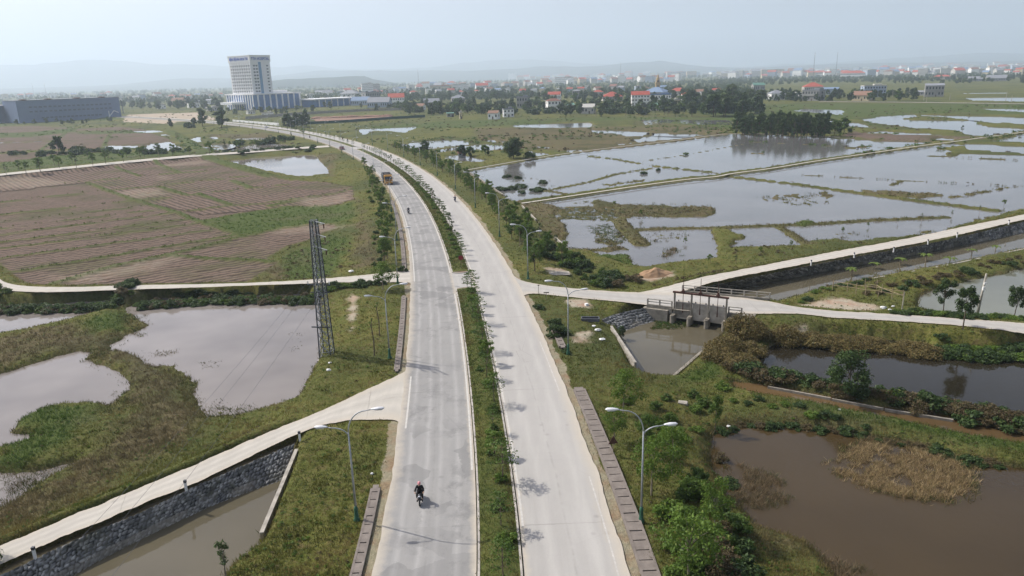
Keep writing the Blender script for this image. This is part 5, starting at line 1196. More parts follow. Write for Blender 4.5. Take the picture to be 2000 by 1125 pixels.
# right verge above the junction
k = 0
for y in np.arange(118, 330, 3.6):
    for o_ in (random.uniform(12.2, 14.5), random.uniform(15, 19)):
        if random.random() < .25 and y > 170: continue
        k += 1; p = offpt(cl_at(y), o_); plant(random.choice(('verge', 'verge', 'verge2', 'wisp')), p[0], p[1], random.uniform(2.8, 4.2), f'young tree on the right verge beyond the junction, {nth(k)} from the junction', 'young trees on the right verge', wide=.85)
for k, (px, py, h, kd) in enumerate(((1045, 530, 4.4, 'verge2'), (1018, 478, 3.8, 'verge'), (1012, 455, 3.4, 'verge2'), (1035, 478, 3.8, 'verge2'), (990, 446, 3.6, 'verge'), (1000, 468, 3.4, 'verge2'), (1052, 500, 3.0, 'verge2'), (1065, 478, 2.4, 'verge2'))):
    plant_px(kd, px, py, h, f'fuller green tree in the clump above the right junction, {nth(k + 1)} nearest', 'full trees above the right junction', 1.15, zg=-.2)
for k in range(34):
    t = k / 33; px = 1060 + 125 * t + random.uniform(-18, 22); py = 490 + 65 * t + random.uniform(-12, 10); plant_px(random.choice(('weed', 'low', 'shrub', 'weed', 'dry')), px, py, random.uniform(.9, 1.7), f'bush on the slope right of the junction trees, {nth(k + 1)} down the slope', 'bushes on the slope above the right junction', 1.2, zg=-.6)
for k in range(12): plant_px(random.choice(('dry', 'weed')), 1170 + 80 * random.random(), 545 + 16 * random.random(), random.uniform(1.0, 1.6), f'grey-green bush beside the orange earth heap, {nth(k + 1)} of the thicket', 'thicket beside the earth heap', 1.3, zg=-.5)
# lower right
for kd, px, py, h, lb, w in (('feather', 1217, 812, 4.4, 'feathery green tree right of the drain, above the nearest right lamp', .8), ('feather', 1200, 868, 3.4, 'small feathery tree behind the triangular sign', .75), ('feather', 1272, 968, 4.6, 'leaning young tree just right of the nearest right lamp', .8),
    ('feather', 1345, 1140, 4.6, 'wide feathery tree at the bottom edge between road and brown pond', 1.05), ('feather', 1312, 925, 3.8, 'young feathery tree halfway between the nearest right lamp and the brown pond', .75), ('verge2', 1262, 885, 3.4, 'green young tree just behind the nearest right lamp', .8), ('feather', 1395, 1040, 3.6, 'feathery young tree nearest the brown pond shore', .75), ('verge2', 1397, 835, 3.6, 'slim dark sapling below the sluice pool', .6), ('leafy', 1655, 775, 5.0, 'broad dark leafy tree on the dyke between dark pond and ditch', .95),
    ('low', 1748, 795, 1.8, 'small bright bush on the dyke right of the leafy tree', .8), ('round', 1880, 643, 5.0, 'round leafy tree on the near side of the right road', .85), ('round', 1842, 612, 4.4, 'round leafy tree beside the grey pond behind the right road', .85), ('round', 1980, 622, 4.2, 'slender round-headed tree at the right edge beside the grey pond', .75),
    ('wisp', 441, 1135, 3.0, 'wispy little tree in the left canal at the bottom edge', 1.0), ('leafy', -34, 1165, 4.6, 'dark tree reaching in from the lower left corner', .8), ('leafy', 1213, 658, 1.5, 'dark creeper bush hanging over the stone wing wall', .9),
    ('weed', 1085, 640, 1.5, 'dark bush on the verge beside the second right lamp', 1.0), ('weed', 1088, 655, 1.6, 'bush at the foot of the second right lamp', 1.2), ('weed', 1052, 603, .8, 'green clump on the verge below the right junction', 1.5), ('weed', 1104, 688, .5, 'small weed patch below the second right lamp', 1.5)):
    plant_px(kd, px, py, h, lb, None, w, zg=-.3)
rb = random.Random(4); k = 0
for _ in range(400):
    px = rb.uniform(1180, 1470); py = rb.uniform(770, 1150); u = (py - 770) / 355
    lo = 1200 + 95 * u; hi = 1400 + 60 * u
    if u < .2: lo, hi = 1215, 1440
    if not (lo < px < hi): continue
    if rb.random() < .45 and px < lo + 60: continue
    k += 1
    if k > 58: break
    plant_px(rb.choice(('shrub', 'low', 'low', 'shrub', 'low') if px < 1380 else ('dry', 'weed', 'shrub', 'shrub')), px, py, rb.uniform(.6, 1.6), f'green bush in the undergrowth beside the brown pond, {nth(k)} of the thicket', 'undergrowth bushes beside the brown pond', rb.uniform(1, 1.4), zg=-.8)
# creeper mounds
for px, py, h, w, lb in ((1415, 690, 2.4, .9, 'largest brown-leaved creeper mound sloping from the sluice to the pool corner'), (1448, 655, 3.0, .9, 'tall brown creeper mound beside the sluice gate'), (1462, 690, 1.5, .8, 'dark lower flank of the creeper mound behind the dark pond tip'), (1405, 700, 1.9, .8, 'creeper mound at the pool edge below the largest one'), (1470, 660, 2.6, .9, 'brown creeper mound right of the tall one'), (1440, 712, 1.6, .9, 'lowest creeper mound at the right corner of the sluice pool'),
    (1536, 645, 2.5, .9, 'rounded brown creeper mound on the near side of the right road'), (1592, 646, 1.7, .9, 'smaller brown creeper mound next to the rounded one'), (1640, 650, 1.5, 1.0, 'flat brown creeper mound along the dark pond, left part'), (1675, 651, 1.5, 1.0, 'flat brown creeper mound along the dark pond, middle part'),
    (1712, 653, 1.4, 1.0, 'flat brown creeper mound along the dark pond, right part'), (1782, 661, 1.4, .95, 'brown creeper mound between two white stakes, left half'), (1812, 664, 1.4, .95, 'brown creeper mound between two white stakes, right half')):
    plant_px('mound', px, py, h, lb, 'brown creeper mounds', w * 2.5 / max(h, 1.5) * 1.02, zg=-.6)
def row(kinds, pts, n, h0, h1, fmt, group, wide=1.2, jit=3, zg=-1.0, jx=4, one=None, stuff=False):
    its = []
    pts = np.array(pts, float); s = np.r_[0, np.cumsum(np.hypot(*np.diff(pts, axis=0).T))]
    for k in range(n):
        t = s[-1] * (k + .5) / n; px = np.interp(t, s, pts[:, 0]) + random.uniform(-jx, jx); py = np.interp(t, s, pts[:, 1]) + random.uniform(-jit, jit)
        if one:
            z_ = zg
            for _ in range(3): q = P(px, py, z_); z_ = max(gz(q[0], q[1]), ZW - .1)
            its.append((random.choice(kinds), q[0], q[1], random.uniform(h0, h1), wide * random.uniform(.85, 1.2), z_))
        else: plant_px(random.choice(kinds), px, py, random.uniform(h0, h1), fmt % nth(k + 1), group, wide, zg=zg)
    if one: mass(one, its, None if stuff else fmt, None if stuff else 'hedge', 'stuff' if stuff else None)
row(('dry', 'dry', 'weed'), [(1425, 716), (1500, 738), (1620, 763), (1725, 782)], 60, .9, 1.5, 'dark brown hedge on the dyke between the sluice pool and the leafy tree', None, 1.2, 5, one='hedge')
row(('dry', 'dry', 'dry', 'weed'), [(1725, 784), (1862, 807), (2040, 840)], 80, 1.0, 1.5, 'long brown hedge on the dyke right of the leafy tree', None, 1.2, 4, one='hedge')
row(('weed', 'weed', 'low'), [(1835, 668), (1900, 676), (2050, 690)], 50, .8, 1.4, '', None, 1.3, 9, one='undergrowth', stuff=True)
row(('low', 'weed', 'shrub'), [(1740, 610), (1800, 613), (1860, 617), (2050, 628)], 50, .5, .8, 'low green hedge along the far side of the right road', None, 1.5, 4, -.3, one='hedge')
row(('low', 'weed'), [(1830, 666), (1870, 671), (1990, 690)], 34, .5, .9, 'bushy green hedge on the near side of the right road beside the round leafy tree', None, 1.4, 4, -.3, one='hedge')
row(('weed', 'shrub', 'dry'), [(-20, 590), (60, 589), (112, 588), (237, 582), (375, 579), (500, 574), (620, 571)], 130, .9, 1.3, 'dark green hedge along the lower edge of the upper left path', None, 1.3, 2.5, -.9, one='hedge')
row(('shrub', 'weed', 'shrub'), [(-20, 583), (60, 583), (112, 583), (237, 577), (375, 574), (500, 569), (622, 566)], 150, .85, 1.15, '', None, 1.4, 2, -.6, one='undergrowth', stuff=True)
row(('weed', 'low'), [(625, 566), (690, 560), (745, 556)], 14, .6, 1.0, 'low hedge on the upper left path between pylon and lamp', None, 1.3, 4, -.3, one='hedge')
row(('low', 'weed'), [(1400, 757), (1440, 783), (1560, 800), (1700, 834)], 12, .4, .9, '', None, 1.3, 8, one='undergrowth', stuff=True)
row(('dry', 'weed'), [(1400, 845), (1500, 828), (1620, 836), (1700, 852), (1820, 878), (1960, 910)], 40, .35, .8, '', None, 1.4, 5, one='undergrowth', stuff=True)
row(('banana',), [(1640, 545), (1700, 530), (1770, 520), (1860, 512), (1970, 488)], 7, 1.2, 2.0, 'young banana plant on the canal bank, %s from the bamboo fence', 'banana plants on the canal bank', 1.0, 3)
row(('dry', 'dry', 'weed'), [(1690, 570), (1760, 560), (1840, 545), (1930, 520), (2050, 500)], 34, .5, .9, '', None, 1.6, 9, one='undergrowth', stuff=True)
row(('low', 'weed'), [(1560, 590), (1600, 568), (1650, 560), (1700, 548)], 12, .3, .6, '', None, 1.6, 3, one='undergrowth', stuff=True)
# middle distance
plant_px('big', 1003, 309, 7.4, 'broad round dark tree standing alone on the dyke of the flooded paddies', None, 1.35, zg=-1)
for px, py, h, kd, lb in ((830, 300, 5.5, 'town', 'dark ragged tree by the ponds left of the lone broad tree'), (902, 305, 5.2, 'town', 'dark tree beside the small hut in the ponds'), (918, 304, 4.5, 'town2', 'smaller tree touching the hut in the ponds'), (948, 303, 4.2, 'town2', 'sparse tree midway between hut and lone broad tree'), (966, 292, 3.2, 'banana', 'banana-like plant behind the sparse tree in the ponds'), (1035, 309, 3.0, 'far', 'small round bush right of the lone broad tree'),
    (1648, 262, 7.5, 'town2', 'lighter green tree at the right end of the dark grove'), (1630, 266, 7.0, 'town2', 'yellow-green tree just before the right end of the grove'), (396, 247, 13, 'tall', 'tall dark tree left of the pair by the main road'), (433, 250, 13, 'town', 'wide round dark tree right of the pair by the main road'), (380, 245, 6, 'town', 'small dark tree left of the tall pair'), (334, 249, 6, 'town', 'round bush-like tree in the field left of the tall pair'), (368, 250, 5, 'far', 'dark bush by the little shed in the far field'),
    (116, 299, 8, 'town', 'dark tree standing in the far left field above the village road'), (152, 300, 5, 'far', 'bushy growth right of the dark tree in the far left field'), (1378, 258, 5, 'wisp', 'bare twiggy sapling in the green marsh'), (1288, 251, 5, 'wisp', 'thin sapling in the green marsh left of the grove'), (1878, 262, 4, 'wisp', 'lone thin tree on the green spit in the far paddies')):
    plant_px(kd, px, py, h, lb, None, 1.1, zg=-1)
k = 0
for px in np.arange(1440, 1620, 7.5):
    for dy in (0, 7):
        k += 1; py = 263 + (px - 1440) * .02 - dy; plant_px('grove', px + random.uniform(-4, 4), py + random.uniform(-1, 1), random.uniform(8, 10), f'dark slender tree of the grove beyond the flooded paddy, {nth(k)} from left', 'trees of the dark grove', 1.15, zg=-1)
for k, px in enumerate(np.arange(562, 600, 6)): plant_px('town', px, 250 + random.uniform(-3, 2), random.uniform(7, 10), f'dark tree in the clump left of the orange earth site, {nth(k + 1)} from the left', 'tree clump by the earth site', zg=-1)
row(('far', 'far', 'banana'), [(20, 306), (90, 302), (160, 300), (250, 298), (300, 300), (370, 296)], 34, 1.8, 3.2, 'ragged dark hedge behind the yellow-green meadow', None, 1.1, 3, one='hedge')
row(('verge', 'wisp', 'verge'), [(0, 345), (60, 338), (180, 322), (300, 309), (420, 300), (520, 293)], 16, 4.0, 5.5, 'thin roadside tree along the village road, %s from the left', 'roadside trees along the village road', 1.0, 2, -.2)
row(('verge', 'verge2'), [(20, 331), (110, 322), (220, 308), (330, 300)], 9, 3.5, 5.0, 'small tree in the yellow-green meadow, %s from the left', 'trees in the meadow', 1.1, 3)
row(('far', 'weed'), [(420, 301), (480, 302), (560, 297), (620, 295)], 14, 1.2, 2.2, 'dark bush between village road and bright pond, %s from the left', 'bushes by the bright pond', 1.2, 2)
row(('verge', 'far', 'wisp'), [(400, 290), (470, 287), (560, 278), (590, 268), (460, 283)], 16, 2.0, 4.5, 'small tree around the far left ponds, %s from the left', 'trees around the far left ponds', 1.1, 3)
row(('wisp', 'verge'), [(1180, 385), (1400, 520), (1700, 448), (1850, 425), (1990, 405)], 16, 1.0, 2.0, 'tiny thin shrub at the edge of the flooded paddies, %s from the left', 'thin shrubs at the paddy edge', 1.0, 4)
# tussocks in the near paddy
for k, (px, py, w) in enumerate(((990, 346, 1.9), (1011, 349, 1.6), (1061, 358, 1.8), (985, 372, 2.2), (1000, 370, 2.2), (1018, 366, 2.6), (1018, 378, 1.4), (1045, 374, 2.4), (1055, 371, 2.0), (975, 371, 1.8), (1257, 340, 1.4), (1286, 333, 1.0))):
    p = P(px, py, ZW); plant('weed', p[0], p[1], 1.3, f'dark reed tussock standing in the flooded paddy, {nth(k + 1)} from the dyke', 'reed tussocks in the paddy', w * .9, ZW - .15)
# ------------------------------------------------------------------ buildings
WALLC = {'white': plain('white_wall', (.84, .83, .80), .85), 'cream': plain('cream_wall', (.55, .47, .32), .85), 'grey': plain('grey_block_wall', (.28, .28, .27), .9, 0, .2), 'pale': plain('pale_wall', (.48, .46, .42), .85), 'blue': plain('pale_blue_wall', (.36, .42, .50), .8), 'yellow': plain('ochre_wall', (.50, .36, .15), .85)}
ROOFC = {'red': plain('red_tile_roof', (.34, .075, .05), .8, 0, .3, 1.5), 'brown': plain('brown_tile_roof', (.20, .10, .075), .85, 0, .3, 1.5), 'grey': plain('grey_metal_roof', (.22, .23, .25), .6, 0, .2), 'blue': plain('blue_metal_roof', (.16, .23, .34), .5), 'green': plain('green_metal_roof', (.10, .22, .17), .55), 'rust': plain('rusty_metal_roof', (.22, .13, .09), .8, 0, .35), 'pale': plain('pale_flat_roof', (.45, .44, .40), .85)}
m_win = plain('window_glass', (.035, .045, .055), .15, 0, .2, spec=.6); m_door = plain('dark_door', (.10, .075, .055), .6)
HP = {}
def house_proto(w, d, h, roof, fl, detail):
    """parts of a house as meshes: walls, roof, windows, door; front faces -y"""
    key = (w, d, h, roof, fl, detail)
    if key in HP: return HP[key]
    parts = []; b = MB(); b.box((0, 0, h / 2 - .4), (w, d, h + .8))
    if roof == 'gable': b.add([(-w / 2, -d / 2, h), (-w / 2, d / 2, h), (-w / 2, 0, h + d * .28), (w / 2, -d / 2, h), (w / 2, d / 2, h), (w / 2, 0, h + d * .28)], [(0, 2, 1), (3, 4, 5)])
    for k in range(1, fl): b.box((0, -d / 2 - .35, h * k / fl), (w * .96, .7, .22))
    parts.append(('wall', b.mesh('wall'), 'w')); r = MB(); o = .45; z = h + .02
    if roof == 'gable':
        t = z + (d / 2 + o) * .56; e = z - o * .1
        for s in (-1, 1): r.add([(-w / 2 - o, s * (d / 2 + o), e), (w / 2 + o, s * (d / 2 + o), e), (w / 2 + o, 0, t), (-w / 2 - o, 0, t), (-w / 2 - o, s * (d / 2 + o), e + .16), (w / 2 + o, s * (d / 2 + o), e + .16), (w / 2 + o, 0, t + .16), (-w / 2 - o, 0, t + .16)], [(0, 1, 2, 3), (4, 7, 6, 5), (0, 4, 5, 1), (0, 3, 7, 4), (1, 5, 6, 2)])
    elif roof == 'hip':
        t = z + min(w, d) * .26; k = max(0, (w - d) / 2); r.add([(-w / 2 - o, -d / 2 - o, z), (w / 2 + o, -d / 2 - o, z), (w / 2 + o, d / 2 + o, z), (-w / 2 - o, d / 2 + o, z), (-k, 0, t), (k + .01, 0, t)], [(0, 1, 5, 4), (1, 2, 5), (2, 3, 4, 5), (3, 0, 4), (3, 2, 1, 0)])
    elif roof == 'shed': r.add([(-w / 2 - o, -d / 2 - o, z), (w / 2 + o, -d / 2 - o, z), (w / 2 + o, d / 2 + o, z + d * .14), (-w / 2 - o, d / 2 + o, z + d * .14), (-w / 2 - o, -d / 2 - o, z + .15), (w / 2 + o, -d / 2 - o, z + .15), (w / 2 + o, d / 2 + o, z + d * .14 + .15), (-w / 2 - o, d / 2 + o, z + d * .14 + .15)], [(3, 2, 1, 0), (4, 5, 6, 7), (0, 1, 5, 4), (1, 2, 6, 5), (2, 3, 7, 6), (3, 0, 4, 7)])
    else:
        r.box((0, 0, h + .08), (w + .5, d + .5, .2))
        for s in (-1, 1): r.box((s * (w / 2 + .1), 0, h + .5), (.15, d + .35, .7)); r.box((0, s * (d / 2 + .1), h + .5), (w + .05, .15, .7))
        r.box((w * .2, d * .15, h + 1.1), (w * .35, d * .4, 1.9))
    parts.append(('roof', r.mesh('roof'), 'r'))
    if detail:
        n = max(2, int(w / 2.6)); fh = h / fl
        for f in range(fl):
            for k in range(n):
                x = -w / 2 + w * (k + .5) / n
                if f == 0 and k == n // 2: continue
                for s in ((-1, 1) if detail > 1 else (-1,)):
                    q = MB(); q.box((x, s * (d / 2 + .01), fh * f + fh * .58), (w / n * .45, .08, fh * .42)); parts.append(('window', q.mesh('window'), 'g'))
            if detail:
                for s in (-1, 1): q = MB(); q.box((s * (w / 2 + .01), 0, fh * f + fh * .58), (.08, d * .2, fh * .4)); parts.append(('window', q.mesh('window'), 'g'))
        q = MB(); q.box((-w / 2 + w * (n // 2 + .5) / n, -d / 2 - .02, 1.05), (1.1, .1, 2.1)); parts.append(('door', q.mesh('door'), 'd'))
    HP[key] = parts; return parts
def house(x, y, w, d, h, roof, wc, rc, label, group=None, fl=1, detail=1, rz=0, z=-1.0, name='house', cat=None):
    root = empty(name, (x, y, z), rz); tag(root, label, cat or name.replace('_', ' '), group)
    mt = {'w': WALLC[wc], 'r': ROOFC[rc], 'g': m_win, 'd': m_door}
    w, d, h = (round(v * 2) / 2 for v in (w, d, h)); par = None
    for nm, me, k in house_proto(w, d, h, roof, fl, detail):
        o = link(nm, me, root)
        if not me.materials: me.materials.append(mt[k])
        o.material_slots[0].link = 'OBJECT'; o.material_slots[0].material = mt[k]
    return root
def ppm(py, px=1000):      # pixels per metre at a ground pixel
    p = P(px, py, -1.0); return FOC / float(np.dot(np.array([p[0], p[1], -1 - CAMH]), _F)), p
def house_px(px, py, wpx, hpx, roof, wc, rc, label, group=None, fl=1, detail=1, dd=.8, rz=None, name='house', cat=None):
    s, p = ppm(py, px); w = wpx / s; h = hpx / s; hw = h * (.72 if roof in ('gable', 'hip') else .86); az_ = -math.atan2(p[0], p[1])
    return house(p[0], p[1], w, w * dd, hw, roof, wc, rc, label, group, fl, detail, (az_ + (random.uniform(-.45, .45) if rz is None else rz)), -1.2, name, cat)
HS = '''hut|902,303|13,8|gable|grey|rust|small rusty-roofed hut standing in the ponds left of the lone broad tree|1
house|880,228|14,8|shed|grey|green|low green-roofed shed at the front left of the village|1
house|900,232|5,14|flat|cream|pale|narrow cream wall-like hut among the front left trees|1
house|965,232|20,15|gable|white|rust|house with a rust-brown gable roof at the front of the village|1
house|993,228|20,17|flat|white|grey|small white box house at the front of the village|2
house|1022,211|22,24|flat|grey|grey|dark two-storey block house behind the white box house|2
house|1081,216|26,26|hip|white|brown|white two-storey house with brown hip roof at the village front|2
house|1083,196|24,16|gable|white|red|house with bright red gable roof behind the brown-roofed one|1
house|1110,214|22,11|shed|pale|green|low shop with green awning right of the brown-roofed house|1
house|1126,193|16,21|hip|grey|grey|tall narrow grey house with dark roof in the village middle|3
house|1149,221|24,16|gable|pale|pale|pale barn-like house in the front row right of the green shop|1
house|1168,188|20,12|hip|pale|red|red hip-roofed house in the village middle|1
house|1195,196|38,11|hip|pale|red|long low house with red hip roof left of the tall white one|1
house|1250,206|34,28|gable|white|red|tall white house with steep red gable roof in the village middle|3
house|1290,202|40,20|flat|white|blue|white building with a blue metal roof right of the steep red gable|2
house|1282,190|44,14|hip|grey|blue|wide blue-grey roofed building in front of the church tower|1
house|1286,215|30,12|shed|pale|green|green shed roof in the front row below the blue roof|1
house|1318,205|16,11|flat|cream|pale|small yellowish flat house in the village front|1
house|1345,200|28,22|hip|white|red|white house with broad red hip roof left of the big trees|2
house|1325,186|34,12|hip|pale|red|long red roof behind the white hip-roofed house|1
house|1398,186|14,14|gable|pale|red|small steep red roof peeping over the big trees|1
house|1380,190|24,12|flat|grey|grey|dark flat house left of the steep red roof|1
house|1366,188|20,12|gable|grey|rust|rusty roof left of the dark flat house|1
house|1480,178|22,16|gable|grey|green|dark green-walled shed right of the big trees|1
house|1515,194|28,16|hip|white|grey|white house with dark grey hip roof right of the big trees|1
house|1558,192|12,12|gable|white|pale|small pale gable house by the palms|1
house|1588,196|34,22|flat|grey|grey|blank grey concrete block with a red roof behind|2
house|1587,178|36,12|hip|pale|red|red roofed house behind the blank grey block|1
house|1622,184|28,12|shed|blue|blue|low blue-roofed hall with a green wall|1
house|1684,196|32,14|gable|cream|rust|open cream gable house with a dark red roof|1
house|1704,189|40,24|flat|blue|pale|pale blue three-storey house right of the cream gable|3
house|1823,188|32,24|shed|grey|grey|unfinished grey block house standing alone at the far right|2
house|1796,186|14,9|gable|grey|grey|tiny shed left of the lone grey block house|1
house|820,214|20,10|gable|white|rust|white-walled house with palms at the left of the village front|1
house|843,206|30,9|gable|grey|grey|long grey roof behind the palms|1
house|895,200|26,12|hip|pale|grey|pale round-looking roof in the left village|1
house|775,205|30,20|gable|white|red|white house with red gable roof right of the blue-grey row|2
house|742,209|42,14|gable|blue|grey|long blue-grey row house left of the red gable|1
house|725,200|30,22|flat|grey|grey|dark flat-roofed block behind the blue-grey row|2
house|686,194|34,16|hip|white|grey|large white hip-roofed house behind the glass pavilion|2
house|706,205|34,12|gable|blue|blue|low blue-roofed hall next to the white hip-roofed house|1
house|640,190|20,12|gable|white|grey|small white house right of the hospital podium|1
house|607,192|16,9|flat|white|pale|small white flat house at the hospital's right shoulder|1
house|350,206|22,13|gable|cream|rust|cream gable-roofed house left of the hospital|2
house|315,212|16,8|flat|white|pale|little white house left of the cream gable|1
house|378,210|20,9|flat|white|pale|white low house right of the cream gable|1
house|403,203|22,8|shed|white|grey|flat white shed touching the hospital drive|1
house|415,216|20,7|flat|pale|pale|low gatehouse in front of the hospital palms|1
house|523,228|18,8|flat|white|pale|small white kiosk before the hospital|1
house|490,222|14,6|flat|white|pale|tiny white guard hut before the hospital podium|1'''
for ln in HS.split('\n'):
    nm, a, b_, roof, wc, rc, lb, fl = ln.split('|'); px, py = map(float, a.split(',')); w, h = map(float, b_.split(',')); house_px(px, py, w, h, roof, wc, rc, lb, 'houses of the village' if nm == 'house' else None, int(fl), 1, random.uniform(.6, .9), None, nm)
# larger far buildings
BG = '''office_block|1102,164|36,15|flat|white|red|big white office block with a reddish roof rising above the town|4|.5
office_block|1140,175|26,8|flat|white|pale|long white building in the right of the big office block|2|.5
hotel|1508,149|42,15|flat|cream|pale|cream and white hotel block with many bays at the far right town|4|.4
apartment_block|1320,151|36,12|flat|pale|red|pinkish long apartment block left of the yellow building|3|.4
apartment_block|1350,150|18,12|flat|yellow|yellow2|yellow block in the town beyond the church tower|3|.6
apartment_block|718,184|22,24|flat|white|pale|tall narrow white building right of the hospital|6|.8
apartment_block|735,180|14,18|flat|pale|pale|slab beside the tall narrow white building|5|.8
school|862,177|42,11|flat|cream|red|long cream colonnaded school with red roof, left wing|2|.3
school|900,176|30,13|flat|white|green|pale school wing with a green-white facade|3|.4
school|941,178|24,15|gable|white|red|steep red roofed hall in the distant town|2|.7
town_hall|1665,153|44,14|hip|white|red|broad white building with red roofs at the far right town|2|.4
town_hall|1600,150|26,12|hip|white|red|white building with twin red roofs left of the broad one|2|.5
town_hall|1418,142|18,9|hip|cream|brown|domed cream building on the skyline of the town|2|.7
warehouse|1425,153|40,4|flat|pale|pale|long flat pale warehouse roof in the middle town|1|.4
warehouse|1840,155|28,8|hip|pale|red|red-roofed long hall in the far right town|1|.4
warehouse|1885,133|36,8|flat|pale|red|far red-roofed hall near the right skyline|2|.4
office_block|1980,124|14,9|flat|white|pale|white block on the skyline at the right edge|3|.6
office_block|1775,132|14,9|flat|cream|pale|cream block near the skyline of the far right town|3|.6
warehouse|1905,158|26,6|gable|grey|grey|grey barn at the near edge of the far right town|1|.6
warehouse|1945,158|34,7|gable|grey|grey|pair-like grey barn right of the first grey barn|1|.6'''
ROOFC['yellow2'] = plain('ochre_roof', (.42, .32, .14), .8)
for ln in BG.split('\n'):
    nm, a, b_, roof, wc, rc, lb, fl, dd = ln.split('|'); px, py = map(float, a.split(',')); w, h = map(float, b_.split(',')); house_px(px, py, w, h, roof, wc, rc, lb, None, int(fl), 1, float(dd), random.uniform(-.2, .2), nm, nm.replace('_', ' '))
# many more roofs of the town, in rows
COLN = {'white': 'white', 'cream': 'cream', 'pale': 'pale', 'grey': 'grey', 'blue': 'bluish'}; rt = random.Random(11)
def town_row(x0, x1, y0, y1, n, wmin, wmax, where, step=0):
    for k in range(n):
        t = (k + rt.uniform(.1, .9)) / n; px = x0 + (x1 - x0) * t; py = y0 + (y1 - y0) * t + rt.uniform(-1.6, 1.6)
        roof = rt.choice(('hip', 'gable', 'gable', 'flat')); rc = rt.choice(('red', 'red', 'red', 'brown', 'grey', 'rust', 'blue')) if roof != 'flat' else 'pale'; wc = rt.choice(('white', 'white', 'cream', 'pale', 'blue'))
        w = rt.uniform(wmin, wmax); house_px(px, py, w, w * rt.uniform(.6, 1.0), roof, wc, rc, f'{COLN[wc]} house with {"flat" if roof == "flat" else rc + " " + roof} roof, {nth(k + 1)} {where}', 'houses ' + where, rt.choice((1, 2)), 0, rt.uniform(.6, 1), rt.uniform(-.6, .6))
town_row(230, 440, 196, 190, 14, 8, 14, 'in the row left of the hospital'); town_row(0, 230, 192, 188, 9, 8, 13, 'on the far left horizon'); town_row(620, 800, 186, 180, 16, 8, 14, 'behind the tall white building')
town_row(800, 1060, 174, 168, 26, 10, 17, 'in the distant town below the hills'); town_row(1060, 1330, 164, 158, 26, 10, 16, 'in the distant town beyond the village'); town_row(800, 1300, 186, 176, 22, 9, 15, 'in the second row of the village'); town_row(960, 1460, 157, 148, 34, 8, 14, 'along the back of the middle town')
town_row(1400, 2000, 152, 145, 44, 10, 19, 'in the near row of the right town'); town_row(1420, 2000, 146, 137, 40, 9, 16, 'in the middle row of the right town'); town_row(1500, 2010, 140, 130, 34, 7, 13, 'in the back row of the right town')
# church tower
s, p = ppm(186, 1284); r = empty('church_tower', (p[0], p[1], -1)); tag(r, 'slender ochre church tower with a pointed spire above the village roofs', 'church tower'); m_och = plain('ochre_stone', (.42, .30, .15), .85); H = 38 / s; w = 8 / s
b = MB(); b.box((0, 0, H * .3), (w, w, H * .6)); b.box((0, 0, H * .62), (w * 1.15, w * 1.15, H * .04)); b.box((0, 0, H * .7), (w * .8, w * .8, H * .14)); b.build('tower', m_och, r)
b = MB(); b.tube([(0, 0, H * .76), (0, 0, H * .8), (0, 0, H * 1.06)], [w * .45, w * .38, .05], 8); b.bar((0, 0, H * 1.05), (0, 0, H * 1.12), .25); b.build('spire', m_och, r)
for zz_ in (.45, .69):
    b = MB(); b.box((0, -w * .5 if zz_ < .5 else -w * .4, H * zz_), (w * .3, .2, H * .08)); b.build('belfry_opening', m_win, r)
# hospital
c0 = P(499, 214.5, -1.0); s = FOC / float(np.dot(c0 - np.array([0, 0, CAMH]), _F)); ur = np.array([.619, .786]); ur /= np.hypot(*ur); rzh = math.atan2(ur[1], ur[0])
hp = empty('hospital', (c0[0], c0[1], -1.0), rzh); tag(hp, 'white hospital tower on a blue glass podium with blue lettering at the top', 'hospital')
m_blue = plain('blue_glass_front', (.05, .15, .36), .35, 0, .2, .3, .5); m_bluew = plain('blue_window_band', (.10, .24, .42), .25, .1); m_hw = plain('hospital_white', (.80, .80, .80), .8, 0, .03); m_txt = plain('blue_letters', (.05, .11, .42), .5, 0, .02)
PH = 30 / s * .95; PW = 91 / s / .84; PD = 62.0
b = MB(); b.box((PW / 2, PD / 2, PH / 2 - .5), (PW, PD, PH + 1)); b.build('podium', m_blue, hp)
b = MB(); b.box((PW / 2, PD / 2, PH + .4), (PW + 2, PD + 2, 1.6)); b.build('podium_cornice', m_hw, hp)
for k in range(8):
    b = MB(); b.box((PW * (k * .129 + .045 + .03), -.25, PH / 2), (2.1, .9, PH)); b.build('pilaster', m_hw, hp)
for k in range(12):
    b = MB(); b.box((-.25, PD * (k + .5) / 12, PH / 2), (.9, 1.8, PH)); b.build('pilaster', m_hw, hp)
b = MB(); b.box((-9, PD * .55, PH * .45), (18, 26, 3.0)); b.box((-15, PD * .4, PH * .2), (1.2, 1.2, PH * .5)); b.box((-15, PD * .7, PH * .2), (1.2, 1.2, PH * .5)); b.build('entrance_canopy', m_hw, hp)
b = MB(); b.box((PW * .80, PD * .45, PH + 2.4), (22, 10, 3.2)); b.build('roof_annex', m_hw, hp)
TX0, TW, TD, TH = 3.0, 37 / s / .84, 46.0, 73 / s; ty = 4.0
b = MB(); b.box((TX0 + TW / 2, ty + TD / 2, PH + TH / 2), (TW, TD, TH)); b.box((TX0 + TW + 2.2, ty + TD * .6, PH + TH * .47), (4.4, TD * .75, TH * .94)); b.build('tower', m_hw, hp)
b = MB(); b.box((TX0 + TW / 2, ty + TD / 2, PH + TH - 3.8), (TW + 1.4, TD + 1.4, 7.4)); b.box((TX0 + TW / 2, ty + TD / 2, PH + TH + .2), (TW + 2.2, TD + 2.2, .8)); b.build('parapet', m_hw, hp)
b = MB(); b.box((TX0 + TW * .46, ty - .12, PH + TH * .44), (TW * .13, .5, TH * .88)); b.build('glass_strip', m_bluew, hp)
